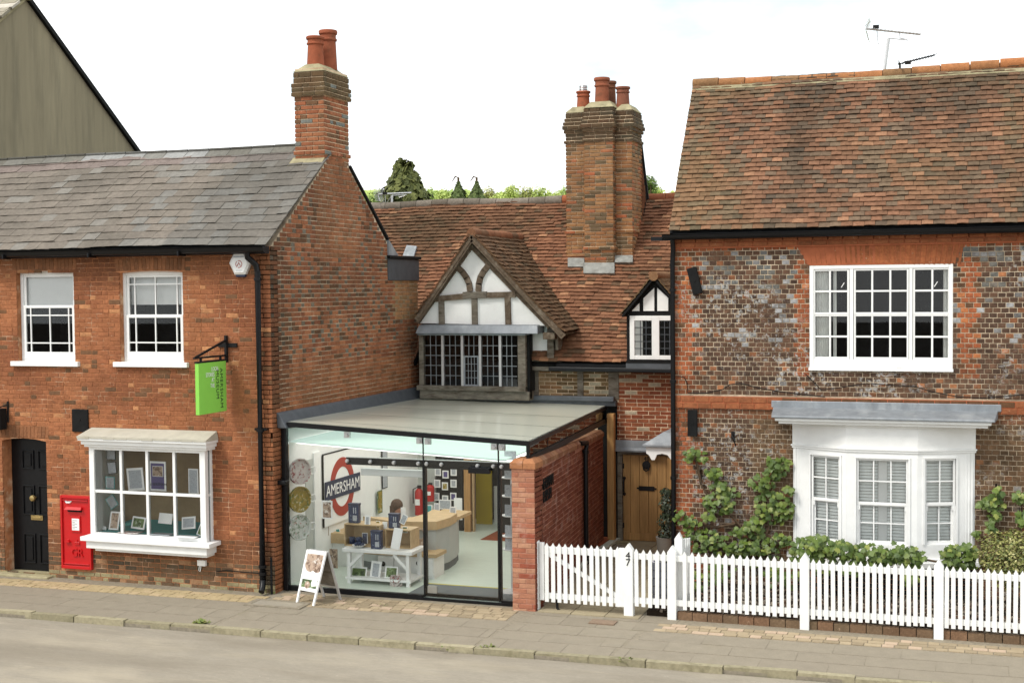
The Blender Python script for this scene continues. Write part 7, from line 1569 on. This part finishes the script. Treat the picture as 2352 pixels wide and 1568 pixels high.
# ------------------------------------------------------------------ hill and trees behind
m = MB(); v = []; f = []; NX, NY = 40, 14
for j in range(NY):
    for i in range(NX):
        x = -330+i*14; y = 70+j*20; z = -.4+24*(max(0, (y-90)/240))**1.2+2.0*nz(x*.012, y*.012)*(j/NY); v.append((x, y, z))
for j in range(NY-1):
    for i in range(NX-1): a = j*NX+i; f.append((a, a+1, a+NX+1, a+NX))
m.add(v, f); tag(m.build('hill', 'grass_far', smooth=True), kind='structure')
def hz_(x, y): return -.4+24*(max(0, (y-90)/240))**1.2
def tree(lab, x, ytop, ybot, wpx, Y, cols, seed, n=900, name='broadleaf_tree', group='trees on the far hillside', shape='round', size=None):
    rr = random.Random(seed); T_, B_ = px(x, ytop, Y=Y), px(x, ybot, Y=Y); s = (T_-EYE).dot(_fw)/FPX; R_ = wpx*s/2; g = hz_(T_.x, Y); H_ = T_.z-g
    t = thing(name, lab, 'tree', (T_.x, Y, g), group); base = Vector((T_.x, Y, g)); q = []; size = size or (R_*.10, R_*.2)
    m = MB(); rt0 = max(.12, H_*.022); m.tube([base-Vector((0, 0, .3)), base+Vector((.1, 0, H_*.4)), base+Vector((0, .1, H_*.85))], [rt0, rt0*.7, rt0*.2], 8)
    if shape == 'round':
        cz = T_.z-min(H_*.5, R_*.85); vz = T_.z-cz; lobes = [(Vector((T_.x+rr.uniform(-.55, .55)*R_, Y+rr.uniform(-.5, .5)*R_, cz+rr.uniform(-.6, .55)*vz)), R_*rr.uniform(.35, .6)) for _ in range(9)]+[(Vector((T_.x, Y, T_.z-R_*.45)), R_*.45)]
        for c, r_ in lobes: m.tube([base+Vector((0, 0, H_*.35)), c], [rt0*.4, rt0*.1], 5)
        for k in range(n):
            c, r_ = rr.choice(lobes); d = Vector((rr.gauss(0, 1), rr.gauss(0, 1), rr.gauss(0, 1))).normalized(); p = c+d*r_*rr.random()**.3*(1+.25*nz(*(d*3+c*.1))); q.append((leaf_M(p, rr.uniform(*size), d+Vector((0, 0, .4)), rr, .7, .3), mixc(*cols, rr.random()), t))
    else:
        Hc = H_*.93
        for k in range(n):
            u = rr.random()**1.7; ph = rr.random()*6.28; lay = math.floor(u*16)/16; rad = R_*(u**(.75 if shape == 'cone' else 1.0))*(.84+.62*nz(math.cos(ph)*2.6+lay*9, math.sin(ph)*2.6, seed)+.14*((u*16) % 1)); r_ = rad*rr.random()**.35*(1.22 if rr.random() < .12 else 1)
            if shape == 'droop': rad *= .9
            p = Vector((T_.x+r_*math.cos(ph), Y+r_*math.sin(ph), T_.z-u*Hc-.1*r_)); q.append((leaf_M(p, rr.uniform(*size)*(min(1, .4+u*6) if shape == 'droop' else 1), (math.cos(ph), math.sin(ph), .5), rr, .5, .5 if shape == 'cone' else 1.1), mixc(*cols, rr.random()), t))
    if shape == 'droop': m.tube([T_-Vector((0, 0, 1.2)), T_+Vector((0, 0, .25)), T_+Vector((-.25, 0, .35)), T_+Vector((-.5, 0, 0))], [.12, .09, .06, .03], 6)
    m.build('trunk', 'bark', t)
    emit(q, 'spray', 'needle', t, 'spray', 0, 'crown', variants=1); return t
tree('large dark conifer rising behind the ridge of the old tiled house', 928, 380, 475, 500, 62, (A(70, 78, 42), A(116, 120, 66)), 51, 10000, 'conifer', None, 'cone', (.28, .6))
tree('round green bush-like tree left of the large conifer', 864, 438, 480, 84, 66, (A(96, 122, 60), A(130, 150, 78)), 52, 1300, 'broadleaf_tree', None, 'round')
tree('narrow dark drooping conifer, left one of the pair near the tall chimney', 1053, 416, 470, 380, 95, (A(76, 92, 50), A(102, 116, 66)), 53, 6000, 'drooping_conifer', 'pair of drooping conifers', 'droop', (.28, .55))
tree('narrow dark drooping conifer, right one of the pair near the tall chimney', 1095, 416, 470, 400, 95, (A(74, 90, 50), A(104, 116, 66)), 54, 6000, 'drooping_conifer', 'pair of drooping conifers', 'droop', (.28, .55))
tree('dark green tree just right of the tall chimney', 1487, 402, 455, 60, 80, (A(86, 112, 58), A(120, 142, 74)), 55, 1500, 'broadleaf_tree', None, 'round')
far = [(985, 432, 50), (1018, 430, 60), (1080, 440, 60), (1128, 434, 52), (1150, 440, 50), (1175, 424, 42), (1205, 432, 56), (1240, 431, 54), (1275, 440, 44), (1300, 428, 50), (1330, 432, 52), (1365, 428, 56), (1400, 430, 56), (1435, 428, 50), (1510, 428, 46)]
desc = ('just right of the large conifer', 'left of the drooping pair', 'behind the left drooping conifer', 'just right of the right drooping conifer', 'second right of the drooping pair', 'tallest dome of the line', 'beside the tallest dome', 'midway from the dome to the tall chimney', 'left of the pale gap before the tall chimney', 'just left of the tall chimney', 'partly hidden by the tall chimney\'s left edge', 'behind the tall chimney', 'behind the middle of the tall chimney', 'behind the tall chimney\'s right edge', 'right of the tall chimney')
rf = random.Random(77)
for i, (x, y, w) in enumerate(far):
    cA = (A(176, 194, 100), A(208, 220, 136)) if i % 3 else (A(150, 176, 98), A(190, 206, 126))
    if i in (6, 3): cA = (A(158, 158, 98), A(178, 180, 112))
    tree('%s far tree, %s' % ('dull olive' if i in (3, 6) else 'pale yellow-green' if i % 3 else 'soft green', desc[i]), x, y-3, 470, w*1.35, 205+rf.uniform(-12, 12), cA, 60+i, 1000, 'broadleaf_tree', 'trees on the far hillside', 'round')
q = []                                           # the hillside wood that reads as one mass
for k in range(6000):
    x = rf.uniform(820, 1580); Y = 225+rf.uniform(-8, 14); yb = 452+6*nz(x*.02, 3); p = px(x, rf.uniform(440+5*nz(x*.035, 1)+(8 if x > 1100 else 0), 500), Y=Y); q.append((leaf_M(p, rf.uniform(.9, 1.9), (0, -1, .6), rf, .8, .3), mixc(A(150, 176, 96), A(196, 210, 126), max(0, min(1, .5+nz(x*.03, p.z*.4)))), None))
emit(q, 'spray', 'needle', None, 'spray', 0, 'woodland', variants=1)

# ------------------------------------------------------------------ lettering becomes mesh
dg_ = bpy.context.evaluated_depsgraph_get(); dg_.update()
for o in TEXTS:
    me = bpy.data.meshes.new_from_object(o.evaluated_get(dg_)); n_ = link('text_tmp', me, o.parent); n_.matrix_parent_inverse = o.matrix_parent_inverse.copy(); n_.matrix_basis = o.matrix_basis.copy()
    nm_ = o.name; bpy.data.objects.remove(o); n_.name = nm_
